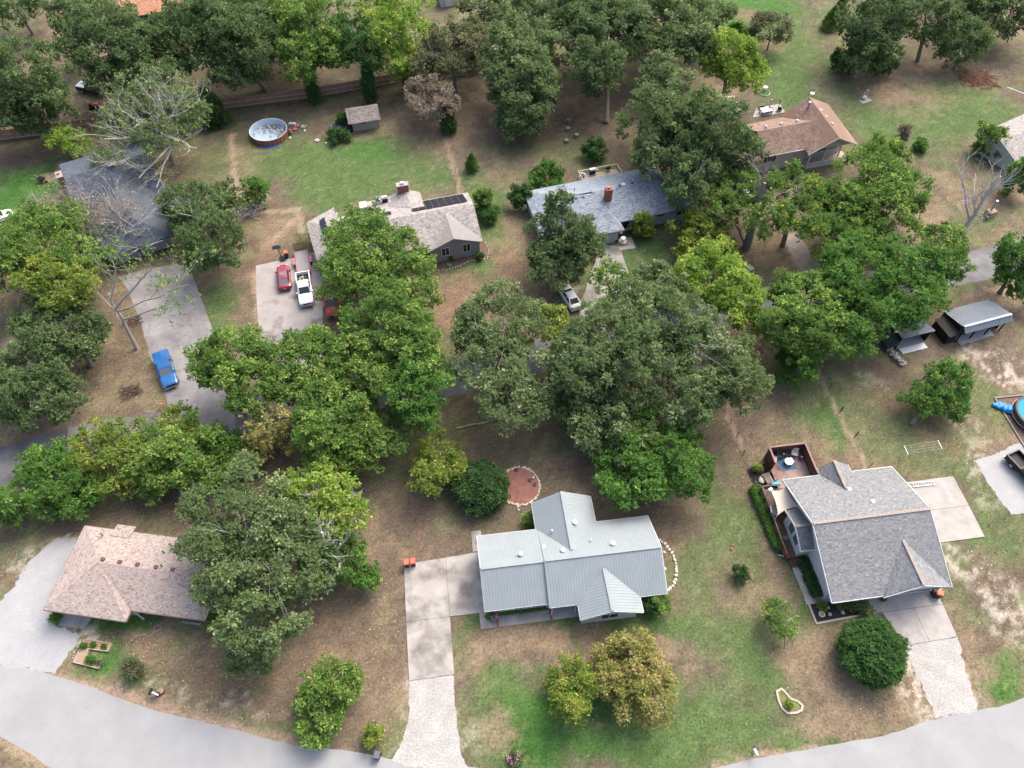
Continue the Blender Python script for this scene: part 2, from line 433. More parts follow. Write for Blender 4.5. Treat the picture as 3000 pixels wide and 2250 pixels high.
# (kind, centre x, centre y, radius x, radius y, strength) in overview pixels of the photo
PATCH = [
 ('g', 1160, 1520, 190, 55, .95), ('b', 1240, 1565, 230, 75, 1), ('b', 1190, 1600, 190, 65, 1), ('g', 1420, 1540, 120, 60, .8), ('g', 1060, 1490, 60, 40, .7), ('b', 1330, 1600, 200, 70, .9), ('g', 1010, 1380, 26, 75, 1), ('g', 1120, 1345, 140, 18, .9), ('g', 1330, 1345, 220, 40, .8), ('g', 1470, 1360, 90, 60, .8),
 ('g', 1560, 1120, 75, 110, .75), ('g', 1500, 1230, 60, 90, .6), ('g', 1640, 1390, 120, 120, .6), ('g', 1450, 1590, 260, 60, .75), ('g', 1600, 1540, 160, 90, .6), ('g', 1760, 1600, 260, 26, .7), ('g', 1730, 1280, 26, 120, .7), ('g', 1650, 1440, 60, 40, .8),
 ('g', 740, 350, 240, 60, 1), ('g', 600, 300, 70, 50, .5), ('g', 760, 410, 140, 40, .95), ('g', 930, 380, 60, 60, .9), ('g', 1030, 420, 50, 80, .9), ('g', 1060, 520, 45, 60, .9), ('g', 1015, 575, 70, 16, .9), ('b', 800, 330, 60, 25, .7),
 ('b', 80, 400, 120, 40, .9), ('b', 30, 440, 90, 40, .9), ('g', 150, 370, 60, 50, .8), ('g', 470, 650, 38, 70, .85), ('g', 430, 560, 40, 60, .5), ('g', 470, 350, 40, 60, .5),
 ('g', 1410, 545, 70, 40, .9), ('g', 1370, 580, 60, 40, .9), ('g', 1330, 520, 90, 30, .5),
 ('b', 1630, 25, 140, 55, .9), ('g', 1690, 110, 110, 100, .9), ('g', 1720, 190, 90, 50, .9), ('g', 1840, 70, 22, 40, .7), ('b', 2020, 195, 70, 14, 1), ('b', 2060, 215, 50, 10, 1), ('g', 2040, 260, 170, 50, .9), ('g', 1930, 270, 110, 45, .8), ('g', 2120, 250, 120, 60, .8), ('g', 1870, 250, 60, 60, .6), ('g', 2030, 330, 60, 50, .5), ('g', 2120, 480, 80, 30, .5), ('g', 2030, 420, 70, 60, .4),
 ('g', 1790, 905, 55, 60, .9), ('g', 1790, 960, 60, 30, .7), ('g', 1880, 920, 60, 60, .45), ('g', 2000, 975, 130, 70, .6), ('g', 2150, 880, 70, 50, .6), ('g', 2080, 730, 70, 16, .8), ('g', 2060, 1130, 50, 100, .5), ('g', 2170, 1110, 40, 90, .5), ('b', 2160, 1480, 70, 34, .9), ('g', 2030, 1270, 26, 120, .7), ('g', 2140, 1150, 60, 20, .8),
 ('b', 240, 1350, 110, 26, .95), ('g', 220, 1440, 110, 36, .9), ('b', 190, 1465, 60, 22, .8), ('g', 300, 1480, 70, 40, .6), ('g', 350, 1340, 90, 16, .8), ('g', 1145, 1100, 30, 40, .4), ('g', 970, 910, 50, 30, .4), ('g', 110, 1020, 130, 60, .5), ('g', 600, 1600, 150, 20, .5), ('g', 850, 1620, 60, 16, .5), ('g', 20, 1610, 60, 30, .5), ('g', 1080, 1640, 60, 20, .6),
 ('g', 1100, 450, 40, 40, .5), ('g', 2060, 590, 60, 40, .5), ('g', 820, 50, 60, 60, .5), ('g', 1600, 1420, 70, 100, .6),
 ('d', 1180, 1400, 190, 50, .9), ('d', 1050, 1430, 60, 60, .7), ('d', 1070, 1580, 60, 55, .7), ('d', 1400, 1440, 130, 50, .6), ('d', 1780, 1420, 110, 110, .75), ('d', 1650, 1230, 40, 100, .6), ('d', 1960, 1500, 90, 70, .7), ('d', 1850, 1550, 160, 40, .6), ('d', 2080, 1400, 60, 110, .7), ('d', 1880, 1310, 90, 24, .9), ('d', 1620, 1290, 60, 50, .5), ('d', 1380, 930, 50, 30, .4),
 ('d', 320, 1385, 60, 34, .95), ('d', 430, 1420, 90, 50, .35), ('o', 560, 600, 40, 110, .8), ('d', 600, 500, 70, 40, .8), ('s', 545, 430, 45, 35, .5), ('o', 1000, 660, 90, 70, .95), ('o', 1120, 600, 70, 90, .7), ('d', 1110, 470, 50, 90, .7), ('d', 960, 250, 90, 90, .55), ('o', 1300, 240, 90, 40, .45), ('o', 960, 300, 50, 40, .5), ('d', 560, 330, 40, 60, .4), ('d', 1060, 370, 70, 60, .4),
 ('d', 1960, 190, 140, 70, .55), ('d', 1900, 150, 60, 70, .6), ('o', 1600, 30, 40, 20, .7), ('d', 2120, 130, 100, 60, .4), ('d', 2030, 400, 70, 50, .7), ('d', 2000, 460, 60, 60, .7), ('d', 2180, 430, 60, 20, .8), ('d', 2080, 440, 80, 40, .5), ('o', 1660, 100, 50, 20, .6), ('d', 1770, 190, 40, 60, .5),
 ('s', 95, 395, 26, 18, 1), ('s', 112, 375, 14, 16, 1), ('s', 12, 465, 26, 10, .9), ('d', 250, 800, 110, 110, .5), ('d', 330, 840, 50, 50, .6), ('s', 50, 740, 60, 60, .7), ('d', 400, 860, 50, 20, .5), ('o', 640, 160, 50, 40, .6), ('o', 120, 120, 70, 40, .5), ('d', 480, 480, 30, 60, .5),
 ('s', 1560, 600, 40, 20, .3), ('d', 1700, 540, 90, 60, .6), ('s', 2160, 645, 60, 30, .8), ('o', 1950, 1020, 80, 60, .35), ('d', 1740, 960, 70, 30, .6), ('d', 1640, 950, 60, 60, .4), ('o', 2010, 940, 60, 40, .5), ('d', 2120, 980, 60, 60, .6), ('o', 1760, 985, 40, 30, .6),
 ('w', 2150, 785, 70, 45, .62), ('w', 2190, 800, 40, 50, .5), ('w', 1870, 830, 70, 22, .3), ('w', 2095, 1215, 55, 55, .7), ('w', 2160, 1290, 60, 60, .5), ('w', 2190, 1370, 50, 60, .45), ('w', 2130, 1060, 50, 30, .25), ('w', 2110, 960, 40, 60, .3), ('w', 160, 1400, 45, 55, .75), ('w', 120, 1180, 40, 30, .6), ('w', 470, 1548, 190, 12, .5), ('w', 300, 1490, 90, 10, .45), ('w', 885, 1560, 22, 120, .5), ('w', 965, 1560, 20, 110, .4), ('w', 930, 1630, 70, 24, .5), ('w', 1985, 1480, 60, 90, .5), ('w', 2065, 1480, 30, 90, .4), ('w', 60, 1210, 60, 40, .5), ('w', 150, 1330, 40, 60, .5), ('w', 2095, 1000, 30, 40, .4), ('w', 1180, 650, 40, 20, .4), ('w', 1240, 620, 40, 30, .3), ('w', 960, 1600, 90, 40, .3), ('w', 2000, 1450, 110, 70, .35), ('w', 2210, 620, 60, 30, .3),
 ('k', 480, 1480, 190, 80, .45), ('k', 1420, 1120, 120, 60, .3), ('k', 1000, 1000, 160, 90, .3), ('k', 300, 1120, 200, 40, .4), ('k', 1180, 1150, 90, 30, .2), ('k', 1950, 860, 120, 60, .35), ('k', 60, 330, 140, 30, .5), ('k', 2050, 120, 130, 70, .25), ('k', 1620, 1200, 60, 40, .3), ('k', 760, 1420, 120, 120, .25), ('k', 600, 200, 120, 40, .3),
]
STRIP = [((60, 1452), (190, 1485), .5, 's'), ((190, 1485), (340, 1535), .7, 's'), ((340, 1535), (520, 1580), .8, 's'), ((520, 1580), (640, 1608), .6, 's'), ((0, 1590), (110, 1659), .5, 's'), ((1540, 1650), (1760, 1616), .25, 's'), ((0, 955), (160, 940), .5, 'o'), ((160, 940), (330, 905), .5, 'o'), ((2040, 610), (2150, 570), .8, 's'), ((552, 590), (560, 700), .5, 's'), ((705, 640), (700, 720), .5, 'o'), ((500, 290), (512, 440), .5, 's'), ((512, 440), (520, 470), .5, 's'), ((962, 300), (996, 420), .4, 's'), ((520, 462), (645, 452), .5, 's'), ((645, 452), (655, 500), .5, 's'), ((640, 470), (590, 520), .4, 's'),
         ((1762, 795), (1812, 890), .3, 's'), ((1812, 890), (1873, 1010), .3, 's'), ((1570, 895), (1600, 970), .3, 's'), ((900, 1122), (906, 1185), .4, 'o'), ((1700, 520), (1740, 590), .9, 's'), ((1740, 590), (1780, 640), .9, 's'), ((1700, 600), (1770, 650), .5, 's')]
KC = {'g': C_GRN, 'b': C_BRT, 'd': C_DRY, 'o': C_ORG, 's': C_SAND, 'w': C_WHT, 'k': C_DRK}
step = 0.48
gx = np.arange(-112, 112 + step, step); gy = np.arange(-3, 162 + step, step)
gx = np.concatenate([[-4000, -1500, -600, -300, -200, -150, -130], gx, [130, 150, 200, 300, 600, 1500, 4000]])
gy = np.concatenate([[-4000, -1500, -600, -250, -120, -60, -30, -15], gy, [175, 200, 260, 400, 900, 2000, 4000]])
X, Y = np.meshgrid(gx, gy)
wx = X + (fbm(X, Y, 7, 11) - .5) * 7 + (fbm(X, Y, 1.6, 15, 3) - .5) * 2.6
wy = Y + (fbm(X, Y, 7, 21) - .5) * 7 + (fbm(X, Y, 1.6, 25, 3) - .5) * 2.6
n_big, n_mid, n_fine = fbm(X, Y, 9, 31), fbm(X, Y, 2.2, 41), fbm(X, Y, 0.8, 51, 3)
col = C_LIT + (C_DRY - C_LIT) * sstep(n_big * .5 + n_mid * .5, .42, .66)[..., None]
col = col + (C_GRN - col) * (sstep(n_mid * .6 + fbm(X, Y, 14, 61) * .4, .44, .66) * .62)[..., None]
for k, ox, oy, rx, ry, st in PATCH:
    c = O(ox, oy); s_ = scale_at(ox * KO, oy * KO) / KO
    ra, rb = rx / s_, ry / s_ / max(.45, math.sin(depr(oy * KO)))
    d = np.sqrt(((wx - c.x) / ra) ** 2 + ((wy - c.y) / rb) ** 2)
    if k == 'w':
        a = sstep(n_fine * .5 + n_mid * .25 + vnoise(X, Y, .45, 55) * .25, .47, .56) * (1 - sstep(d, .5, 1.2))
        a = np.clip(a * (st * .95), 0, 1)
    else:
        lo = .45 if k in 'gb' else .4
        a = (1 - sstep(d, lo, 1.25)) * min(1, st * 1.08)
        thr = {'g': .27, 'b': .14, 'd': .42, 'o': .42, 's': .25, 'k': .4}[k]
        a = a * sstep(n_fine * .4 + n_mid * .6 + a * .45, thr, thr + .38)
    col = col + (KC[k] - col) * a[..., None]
for (a_, b_, wd, k) in STRIP:
    a, b = O(*a_), O(*b_)
    ab = (b - a)
    tx_ = X + (n_mid - .5) * .9; ty_ = Y + (n_mid - .5) * .9
    t = np.clip(((tx_ - a.x) * ab.x + (ty_ - a.y) * ab.y) / ab.length_squared, 0, 1)
    d = np.hypot(tx_ - a.x - t * ab.x, ty_ - a.y - t * ab.y)
    al = (1 - sstep(d, wd * .5, wd * 1.3)) * (.75 if k == 's' else .6)
    col = col + (KC[k] * .9 - col) * al[..., None]
col = col * (1 + (n_fine - .5) * .55 + (vnoise(X, Y, .35, 77) - .5) * .30)[..., None]
fle = sstep(vnoise(X, Y, .42, 91), .80, .90) * sstep(n_mid, .35, .6)
col = col + (np.array((0.30, 0.22, 0.15)) - col) * (fle * .25)[..., None]
ny, nx = X.shape
idx = np.arange(nx * ny).reshape(ny, nx)
q = np.stack([idx[:-1, :-1], idx[:-1, 1:], idx[1:, 1:], idx[1:, :-1]], -1).reshape(-1, 4)
V = np.stack([X.ravel(), Y.ravel(), np.zeros(nx * ny)], -1)
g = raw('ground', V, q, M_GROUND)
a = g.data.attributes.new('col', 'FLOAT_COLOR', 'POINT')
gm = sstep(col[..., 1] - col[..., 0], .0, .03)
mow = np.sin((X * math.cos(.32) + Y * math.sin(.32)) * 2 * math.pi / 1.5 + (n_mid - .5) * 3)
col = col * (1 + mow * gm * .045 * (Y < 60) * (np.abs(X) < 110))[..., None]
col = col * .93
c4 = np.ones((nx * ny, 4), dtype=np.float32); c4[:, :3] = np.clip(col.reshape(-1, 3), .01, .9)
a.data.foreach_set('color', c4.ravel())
tag(g, kind='structure')

def outline(pts, jit, seg=0.5, seed=1):                  # metre outline with a ragged edge
    r = random.Random(seed)
    out = []
    n = len(pts); w_ = 0.0
    for i in range(n):
        a, b = Vector(pts[i][:2]), Vector(pts[(i + 1) % n][:2])
        k = max(1, int((b - a).length / seg)) if jit else 1
        nrm = Vector((-(b - a).y, (b - a).x)).normalized()
        for j in range(k):
            p = a + (b - a) * j / k
            w_ = w_ * .55 + r.uniform(-jit, jit) * .8
            out.append(p + nrm * (w_ if j else 0))
    return out
NOGROW = []
def sheet(name, pts, z, m, jit=0.0, kind='structure', parent=None, thick=0.0, seed=1, seg=0.5):
    pts = outline(pts, jit, seg, seed)
    if parent is None or parent.type == 'EMPTY' and parent.get('kind') == 'structure': NOGROW.append([(p.x, p.y) for p in pts])
    bm = bmesh.new()
    f = bm.faces.new([bm.verts.new((p.x, p.y, z)) for p in pts])
    if f.normal.z < 0:
        f.normal_flip()
    bm.normal_update()
    if f.normal.z < 0: bmesh.ops.reverse_faces(bm, faces=[f])
    if thick:
        r = bmesh.ops.extrude_face_region(bm, geom=[f])
        for v in [e for e in r['geom'] if isinstance(e, bmesh.types.BMVert)]:
            v.co.z += thick
    bmesh.ops.triangulate(bm, faces=[f for f in bm.faces if len(f.verts) > 4])
    bmesh.ops.recalc_face_normals(bm, faces=bm.faces) if thick else None
    me = bpy.data.meshes.new(name)
    bm.to_mesh(me); bm.free()
    me.materials.append(m)
    o = bpy.data.objects.new(name, me)
    COL.objects.link(o)
    if parent: o.parent = parent
    elif kind: o['kind'] = kind
    return o
def path_strip(pts, w0):                                 # road outline from a centre line in metres
    L, R = [], []
    for i, p in enumerate(pts):
        d = (pts[min(i + 1, len(pts) - 1)] - pts[max(i - 1, 0)]).normalized()
        nn = Vector((-d.y, d.x, 0))
        L.append(p + nn * w0 / 2); R.append(p - nn * w0 / 2)
    return L + R[::-1]
def smooth_line(pts, k=6):
    out = []
    n = len(pts)
    for i in range(n - 1):
        p0, p1, p2, p3 = pts[max(i - 1, 0)], pts[i], pts[i + 1], pts[min(i + 2, n - 1)]
        for j in range(k):
            t = j / k
            out.append(0.5 * ((2 * p1) + (p2 - p0) * t + (2 * p0 - 5 * p1 + 4 * p2 - p3) * t * t + (3 * p1 - p0 - 3 * p2 + p3) * t ** 3))
    return out + [pts[-1]]
up = [S(*p) for p in [(-260, 1915), (-60, 1940), (90, 1958), (175, 1985), (260, 2012), (350, 2045), (450, 2080), (560, 2108), (700, 2142), (850, 2180), (1000, 2196), (1090, 2212), (1200, 2232), (1370, 2246), (1500, 2262), (1700, 2270), (1900, 2268), (2090, 2250), (2200, 2224), (2390, 2190), (2600, 2152), (2720, 2112), (2840, 2085), (2940, 2066), (3000, 2044), (3150, 1980), (3400, 1880)]]
lo = [S(*p) for p in [(-260, 2075), (-60, 2130), (0, 2157), (60, 2192), (110, 2222), (160, 2256), (400, 2340), (800, 2430), (1100, 2470), (1500, 2500), (1900, 2490), (2300, 2440), (2700, 2360), (3000, 2280), (3400, 2120)]]
road = sheet('road', smooth_line(up, 3) + smooth_line(lo, 3)[::-1], .008, M_ROAD, .07, seed=3)
mid = smooth_line([Vector((-84, 35.5, 0)), S(-100, 1395), S(40, 1352), S(240, 1296), S(480, 1258), S(900, 1180), S(1310, 1110), S(1530, 1055), S(1900, 960), S(2200, 892), S(2500, 846), S(2840, 783), S(3000, 742), S(3300, 680)], 5)
M_ROAD3 = mat('dark_patched_asphalt', (0.085, 0.087, 0.098), 0.9, var=0.3, vscale=0.3, var2=0.12, v2scale=8, bump=0.2, stain=((0.15, 0.15, 0.16), 0.2, 0.5, 0.7))
lane_w = sheet('back_lane', path_strip(mid[:15], 5.4), .009, M_ROAD3, .1, seed=4)
lane = sheet('back_lane', path_strip(mid[14:], 5.4), .008, M_ROAD2, .12, seed=4)
# lane surface is darker and patched at its west end, greyer at its east end: driveways and pads
def drive(label_name, slabs, m, z=0.02, th=0.06):
    r = bpy.data.objects.new(label_name, None); COL.objects.link(r); r['kind'] = 'structure'
    for s_ in slabs:
        sheet('slab', s_, z, m, 0, parent=r, thick=th)
    return r
H1O, H1Y = Vector((-2.69, 24.18, 0)), 7.1
H2O, H2Y = Vector((31.99, 25.02, 0)), 7.5
def L(o, yaw):
    a = math.radians(yaw); c, s_ = math.cos(a), math.sin(a)
    return lambda x, y, z=0.0: Vector((o.x + c * x - s_ * y, o.y + s_ * x + c * y, z))
l1, l2 = L(H1O, H1Y), L(H2O, H2Y)
dr1 = drive('concrete_driveway', [[l1(-8.05, .82), l1(-3.6, .82), l1(-3.6, 7.2), l1(-8.05, 7.0)], [l1(-3.57, .82), l1(.6, .82), l1(.6, 7.45), l1(-3.57, 7.2)], [l1(-8.0, -4.95), l1(-3.6, -4.9), l1(-3.6, .79), l1(-8.05, .79)], [l1(-.6, 7.5), l1(.5, 7.5), l1(.5, 9.9), l1(-.6, 9.9)]], M_CONC)
sheet('gravel_driveway', [S(*p) for p in [(1199, 1978), (1328, 1966), (1332, 2040), (1338, 2130), (1350, 2200), (1372, 2250), (1330, 2262), (1200, 2246), (1148, 2226), (1172, 2190), (1195, 2120), (1198, 2050)]], .014, M_GRAV, .1, seed=5, seg=.25)
walk1 = drive('front_walkway', [[l1(-.58, -.88), l1(1.05, -.86), l1(1.05, .8), l1(-.58, .8)], [l1(1.3, -.86), l1(6.55, -.82), l1(6.55, .28), l1(1.3, .28)], [l1(6.8, -.82), l1(9.5, -.8), l1(9.5, 1.5), l1(6.8, 1.5)]], M_CONC)
for x0 in (1.05, 6.55):
    for k in range(8):
        y0 = -.86 + k * .138
        obj('brick', MB().box((l1(x0 + .125, y0 + .069, .055)), (.235, .125, .07), math.radians(H1Y)), M_BRICK, walk1)
dr2 = drive('concrete_driveway', [[l2(5.97, -.84), l2(9.3, -.84), l2(9.45, -4.25), l2(6.8, -4.3)], [l2(9.33, -.84), l2(12.5, -.84), l2(12.4, -4.15), l2(9.48, -4.25)], [l2(5.0, -.8), l2(12.52, -.8), l2(12.52, 1.6), l2(5.0, 1.6)]], M_CONC2)
drive('concrete_pad', [[l2(11.2, 5.6), l2(20.6, 5.65), l2(20.7, 9.4), l2(11.2, 9.4)], [l2(11.2, 9.43), l2(20.7, 9.43), l2(20.72, 13.15), l2(11.2, 13.1)]], M_CONC2)
drive('side_walkway', [[l2(-1.45, .95), l2(1.2, .95), l2(1.2, 2.1), l2(-1.42, 2.1)], [l2(-1.42, 2.13), l2(-.3, 2.13), l2(-.45, 5.7), l2(-1.55, 5.7)]], M_CONC2)
sheet('gravel_driveway', [S(*p) for p in [(2652, 1886), (2805, 1866), (2820, 1930), (2845, 2010), (2862, 2082), (2740, 2105), (2722, 2060), (2690, 1990), (2660, 1930)]], .014, M_GRAV, .22, seed=6, seg=.3)
sheet('gravel_pad', [S(*p) for p in [(2850, 1349), (2920, 1326), (2978, 1301), (3060, 1298), (3150, 1290), (3200, 1500), (3060, 1506), (2962, 1508), (2934, 1470), (2905, 1428), (2880, 1390)]], .014, M_GRAV2, .16, seed=7, seg=.3)
sheet('gravel_driveway', [S(*p) for p in [(-120, 1800), (-40, 1790), (0, 1762), (45, 1705), (90, 1640), (150, 1592), (215, 1578), (260, 1640), (240, 1740), (190, 1790), (150, 1800), (160, 1822), (178, 1840), (225, 1852), (232, 1866), (214, 1902), (182, 1946), (160, 1976), (90, 1966), (-60, 1946), (-140, 1930)]], .016, M_GRAV2, .3, seed=8, seg=.35)
sheet('driveway', [S(*p) for p in [(345, 812), (420, 790), (540, 768), (562, 802), (592, 880), (624, 968), (648, 1060), (690, 1210), (690, 1262), (470, 1290), (500, 1232), (488, 1168), (466, 1110), (440, 1045), (410, 940), (376, 850)]], .014, M_DRIVE, .07, seed=9)
sheet('driveway', [S(*p) for p in [(750, 778), (858, 756), (985, 720), (1010, 790), (945, 900), (946, 990), (950, 1100), (960, 1190), (800, 1215), (770, 1060), (757, 960), (752, 860)]], .014, mat('light_grey_driveway', (0.325, 0.305, 0.295), .9, var=.16, vscale=.35, var2=.08, v2scale=9, bump=.12, stain=((0.13, 0.115, 0.115), .33, .54, .7)), .05, seed=10)
sheet('driveway', [S(*p) for p in [(1735, 712), (1815, 722), (1828, 760), (1846, 812), (1850, 860), (1840, 975), (1690, 1015), (1700, 900), (1730, 800), (1752, 750)]], .014, M_CONC, .04, seed=12)
drive('porch_slab', [[S(1815, 735), S(1862, 728), S(1850, 695), S(1806, 702)]], M_CONC2)
l3 = L(Vector((-46.54, 24.46, 0)), -7.7)
drive('parking_slab', [[l3(.55, -.75), l3(3.3, -.75), l3(3.5, .1), l3(3.5, 1.6), l3(.4, 1.6), l3(.4, .2)]], M_CONC)
l4 = L(Vector((-11.7, 74.46, 0)), 15.5)
drive('front_walkway', [[l4(-1.6, -2.0), l4(.02, -2.0), l4(.06, -.3), l4(-1.4, -.3)], [l4(-1.3, -.27), l4(.06, -.27), l4(.06, .8), l4(-1.3, .8)]], M_CONC)
drive('patio_slab', [[l4(-7.6, 12.2), l4(-3.4, 12.2), l4(-3.4, 16.1), l4(-7.0, 16.0)]], M_CONC2)
sheet('dirt_track', [S(*p) for p in [(2290, 690), (2335, 680), (2380, 745), (2420, 800), (2470, 860), (2400, 880), (2360, 820), (2325, 765)]], .012, mat('pale_track_dirt', (.33, .28, .25), .95, var=.2, vscale=1, var2=.2, v2scale=9, bump=.3), .25, seed=14)
# ------------------------------------------------------------------ houses
def pip(px, py, poly):
    ins = np.zeros(len(px), bool)
    n = len(poly)
    for i in range(n):
        x1, y1 = poly[i]; x2, y2 = poly[(i + 1) % n]
        c = ((y1 > py) != (y2 > py)) & (px < (x2 - x1) * (py - y1) / ((y2 - y1) if abs(y2 - y1) > 1e-9 else 1e-9) + x1)
        ins ^= c
    return ins
def plane_frame(poly3):
    P3 = [Vector(p) for p in poly3]
    n = Vector((0, 0, 0))
    for i in range(len(P3)):
        n += P3[i].cross(P3[(i + 1) % len(P3)])
    n.normalize()
    if n.z < 0: n = -n
    h = Vector((0, 0, 1)).cross(n)
    h = h.normalized() if h.length > 1e-4 else Vector((1, 0, 0))
    u = n.cross(h)
    if u.z < 0: u = -u; h = -h
    return P3[0], h, u, n
def shingles(parent, planes, palette, wts, tw=.33, th=.145, seed=1, thick=.028, blotch=0.0):
    r = np.random.default_rng(seed)
    VV, CC = [], []
    pal = np.array(palette)
    for poly in planes:
        o, h, u, n = plane_frame(poly)
        p2 = [((Vector(p) - o).dot(h), (Vector(p) - o).dot(u)) for p in poly]
        xs, ys = [p[0] for p in p2], [p[1] for p in p2]
        rows = np.arange(min(ys), max(ys), th)
        cols = np.arange(min(xs) - tw, max(xs) + tw, tw)
        gx_, gy_ = np.meshgrid(cols, rows)
        gx_ = gx_ + ((np.arange(len(rows)) * .37) % 1 * tw)[:, None]
        gx_, gy_ = gx_.ravel(), gy_.ravel()
        wv = tw * r.choice([.55, .8, .97], len(gx_), p=[.2, .3, .5])
        ok = pip(gx_ + tw / 2, gy_ + th / 2, p2) & pip(gx_ + .04, gy_ + .03, p2) & pip(gx_ + tw - .04, gy_ + th - .03, p2)
        gx_, gy_, wv = gx_[ok], gy_[ok], wv[ok]
        m = len(gx_)
        if not m: continue
        oh, hh, uu, nn = [np.array(k) for k in (o, h, u, n)]
        def pt(x, y, z):
            return oh + x[:, None] * hh + y[:, None] * uu + (np.zeros(m) + z)[:, None] * nn
        lift = thick * r.uniform(.6, 1.3, m)
        x2 = gx_ + tw * .985
        a, b = pt(gx_, gy_, lift), pt(x2, gy_, lift)
        c, d = pt(x2, gy_ + th * 1.02, .006), pt(gx_, gy_ + th * 1.02, .006)
        e, f = pt(gx_, gy_, .0), pt(x2, gy_, .0)
        VV.append(np.stack([a, b, c, d, e, f, b, a], 1).reshape(-1, 3))
        cc = .82 * pal[r.choice(len(pal), m, p=np.array(wts) / sum(wts))] * r.lognormal(0, .07, (m, 1))
        if blotch:
            cc = cc * (1 + blotch * (fbm(gx_ * 1.0, gy_ * .5, 1.4, seed) - .5) * 2)[:, None]
        CC.append(np.repeat(cc, 2, 0))
    V = np.concatenate(VV); Q = np.arange(len(V)).reshape(-1, 4)
    o = raw('shingle', V, Q, M_TAB, parent, np.clip(np.concatenate(CC), .01, .9))
    o['kind'] = 'stuff'
    NTRI[0] += len(Q) * 2
    return o
def clip_poly(poly, x0, x1):
    def cl(P, k, sgn):
        out = []
        for i in range(len(P)):
            a, b = P[i], P[(i + 1) % len(P)]
            ia, ib = sgn * (a[0] - k) >= 0, sgn * (b[0] - k) >= 0
            if ia: out.append(a)
            if ia != ib:
                t = (k - a[0]) / (b[0] - a[0]); out.append((k, a[1] + t * (b[1] - a[1])))
        return out
    P = cl(poly, x0, 1)
    return cl(P, x1, -1) if len(P) > 2 else P
def ribbed(parent, poly, wd, m, rib=.018, name='roof_panel', joined=None):
    """sheet metal panels cut to a roof plane, each with a raised seam"""
    o, h, u, n = plane_frame(poly)
    p2 = [((Vector(p) - o).dot(h), (Vector(p) - o).dot(u)) for p in poly]
    x0, x1 = min(p[0] for p in p2), max(p[0] for p in p2)
    k = max(1, round((x1 - x0) / wd)); wd = (x1 - x0) / k
    for i in range(k):
        c = clip_poly(p2, x0 + i * wd + .001, x0 + (i + 1) * wd - .001)
        if len(c) < 3: continue
        mb = joined or MB()
        T3 = lambda q, z: o + h * q[0] + u * q[1] + n * z
        top = [T3(q, .028 + random.uniform(0, .002)) for q in c]; bot = [T3(q, .004) for q in c]
        nn = len(c)
        mb.add(bot + top, [tuple(range(nn))[::-1], tuple(range(nn, 2 * nn))] + [(a, (a + 1) % nn, nn + (a + 1) % nn, nn + a) for a in range(nn)])
        s_ = clip_poly(p2, x0 + i * wd + .001, x0 + i * wd + rib + .012)
        if len(s_) >= 3:
            ys = [q[1] for q in s_]
            a, b = min(ys), max(ys)
            if b - a > .1:
                xx = x0 + i * wd + .012
                cs = [(xx, .03), (xx + rib * .3, .03 + rib), (xx + rib * .7, .03 + rib), (xx + rib, .03)]
                mb.loft([[T3((q[0], a + .02), q[1]) for q in cs], [T3((q[0], b - .02), q[1]) for q in cs]])
        if joined is None:
            obj(name, mb, m, parent)
def roof(h, planes, m, th=.12):
    mb = MB()
    for p in planes: mb.slab(p, th)
    return obj('roof', mb, m, h)
def trim(h, edges, m, wd=.05, ht=.17, name='fascia'):
    for a, b in edges:
        obj(name, MB().bar(Vector(a) - Vector((0, 0, .09)), Vector(b) - Vector((0, 0, .09)), wd, ht), m, h)
def walls(h, foot, z, m, gables=(), z0=0.0):
    mb = MB().prism(foot, z0, z)
    for g_ in gables:                                    # (points on one vertical plane, thickness direction)
        pts, d = g_
        d = Vector(d); P3 = [Vector(p) for p in pts]; n = len(P3)
        mb.add(P3 + [p + d for p in P3], [tuple(range(n)), tuple(range(n, 2 * n))[::-1]] + [(i, n + i, n + (i + 1) % n, (i + 1) % n) for i in range(n)])
    return obj('wall', mb, m, h)
def window(h, c, wd, ht, ang, fm, gm, bars=1, depth=.08, name='window'):
    """frame with pane(s); ang = direction the window faces, degrees in house space"""
    a = math.radians(ang); nrm = Vector((math.cos(a), math.sin(a), 0)); t = Vector((-nrm.y, nrm.x, 0)); c = Vector(c)
    M = Matrix((t, nrm, Vector((0, 0, 1)))).transposed()
    mb = MB()
    f = .07
    for s_ in (-1, 1):
        mb.box(c + t * s_ * (wd / 2 - f / 2), (f, depth, ht), M=M)
        mb.box(c + Vector((0, 0, s_ * (ht / 2 - f / 2))), (wd - 2 * f, depth, f), M=M)
    for k in range(bars):
        x = wd * ((k + 1) / (bars + 1) - .5)
        mb.box(c + t * x, (.05, depth * .9, ht - 2 * f), M=M)
    w_ = obj(name, mb, fm, h)
    for k in range(bars + 1):
        x = wd * ((k + .5) / (bars + 1) - .5)
        obj('pane', MB().box(c + t * x + nrm * .01, ((wd - 2 * f) / (bars + 1) - .04, .03, ht - 2 * f), M=M), gm, w_)
    return w_
def loc_in(h, p):
    return h.matrix_world.inverted() @ p
def on_roof(h, px, py, zg):                              # house-space point under a photo pixel at height zg
    a = h.rotation_euler.z; d = S(px, py, zg) - h.location
    return Vector((d.x * math.cos(a) + d.y * math.sin(a), -d.x * math.sin(a) + d.y * math.cos(a), zg))
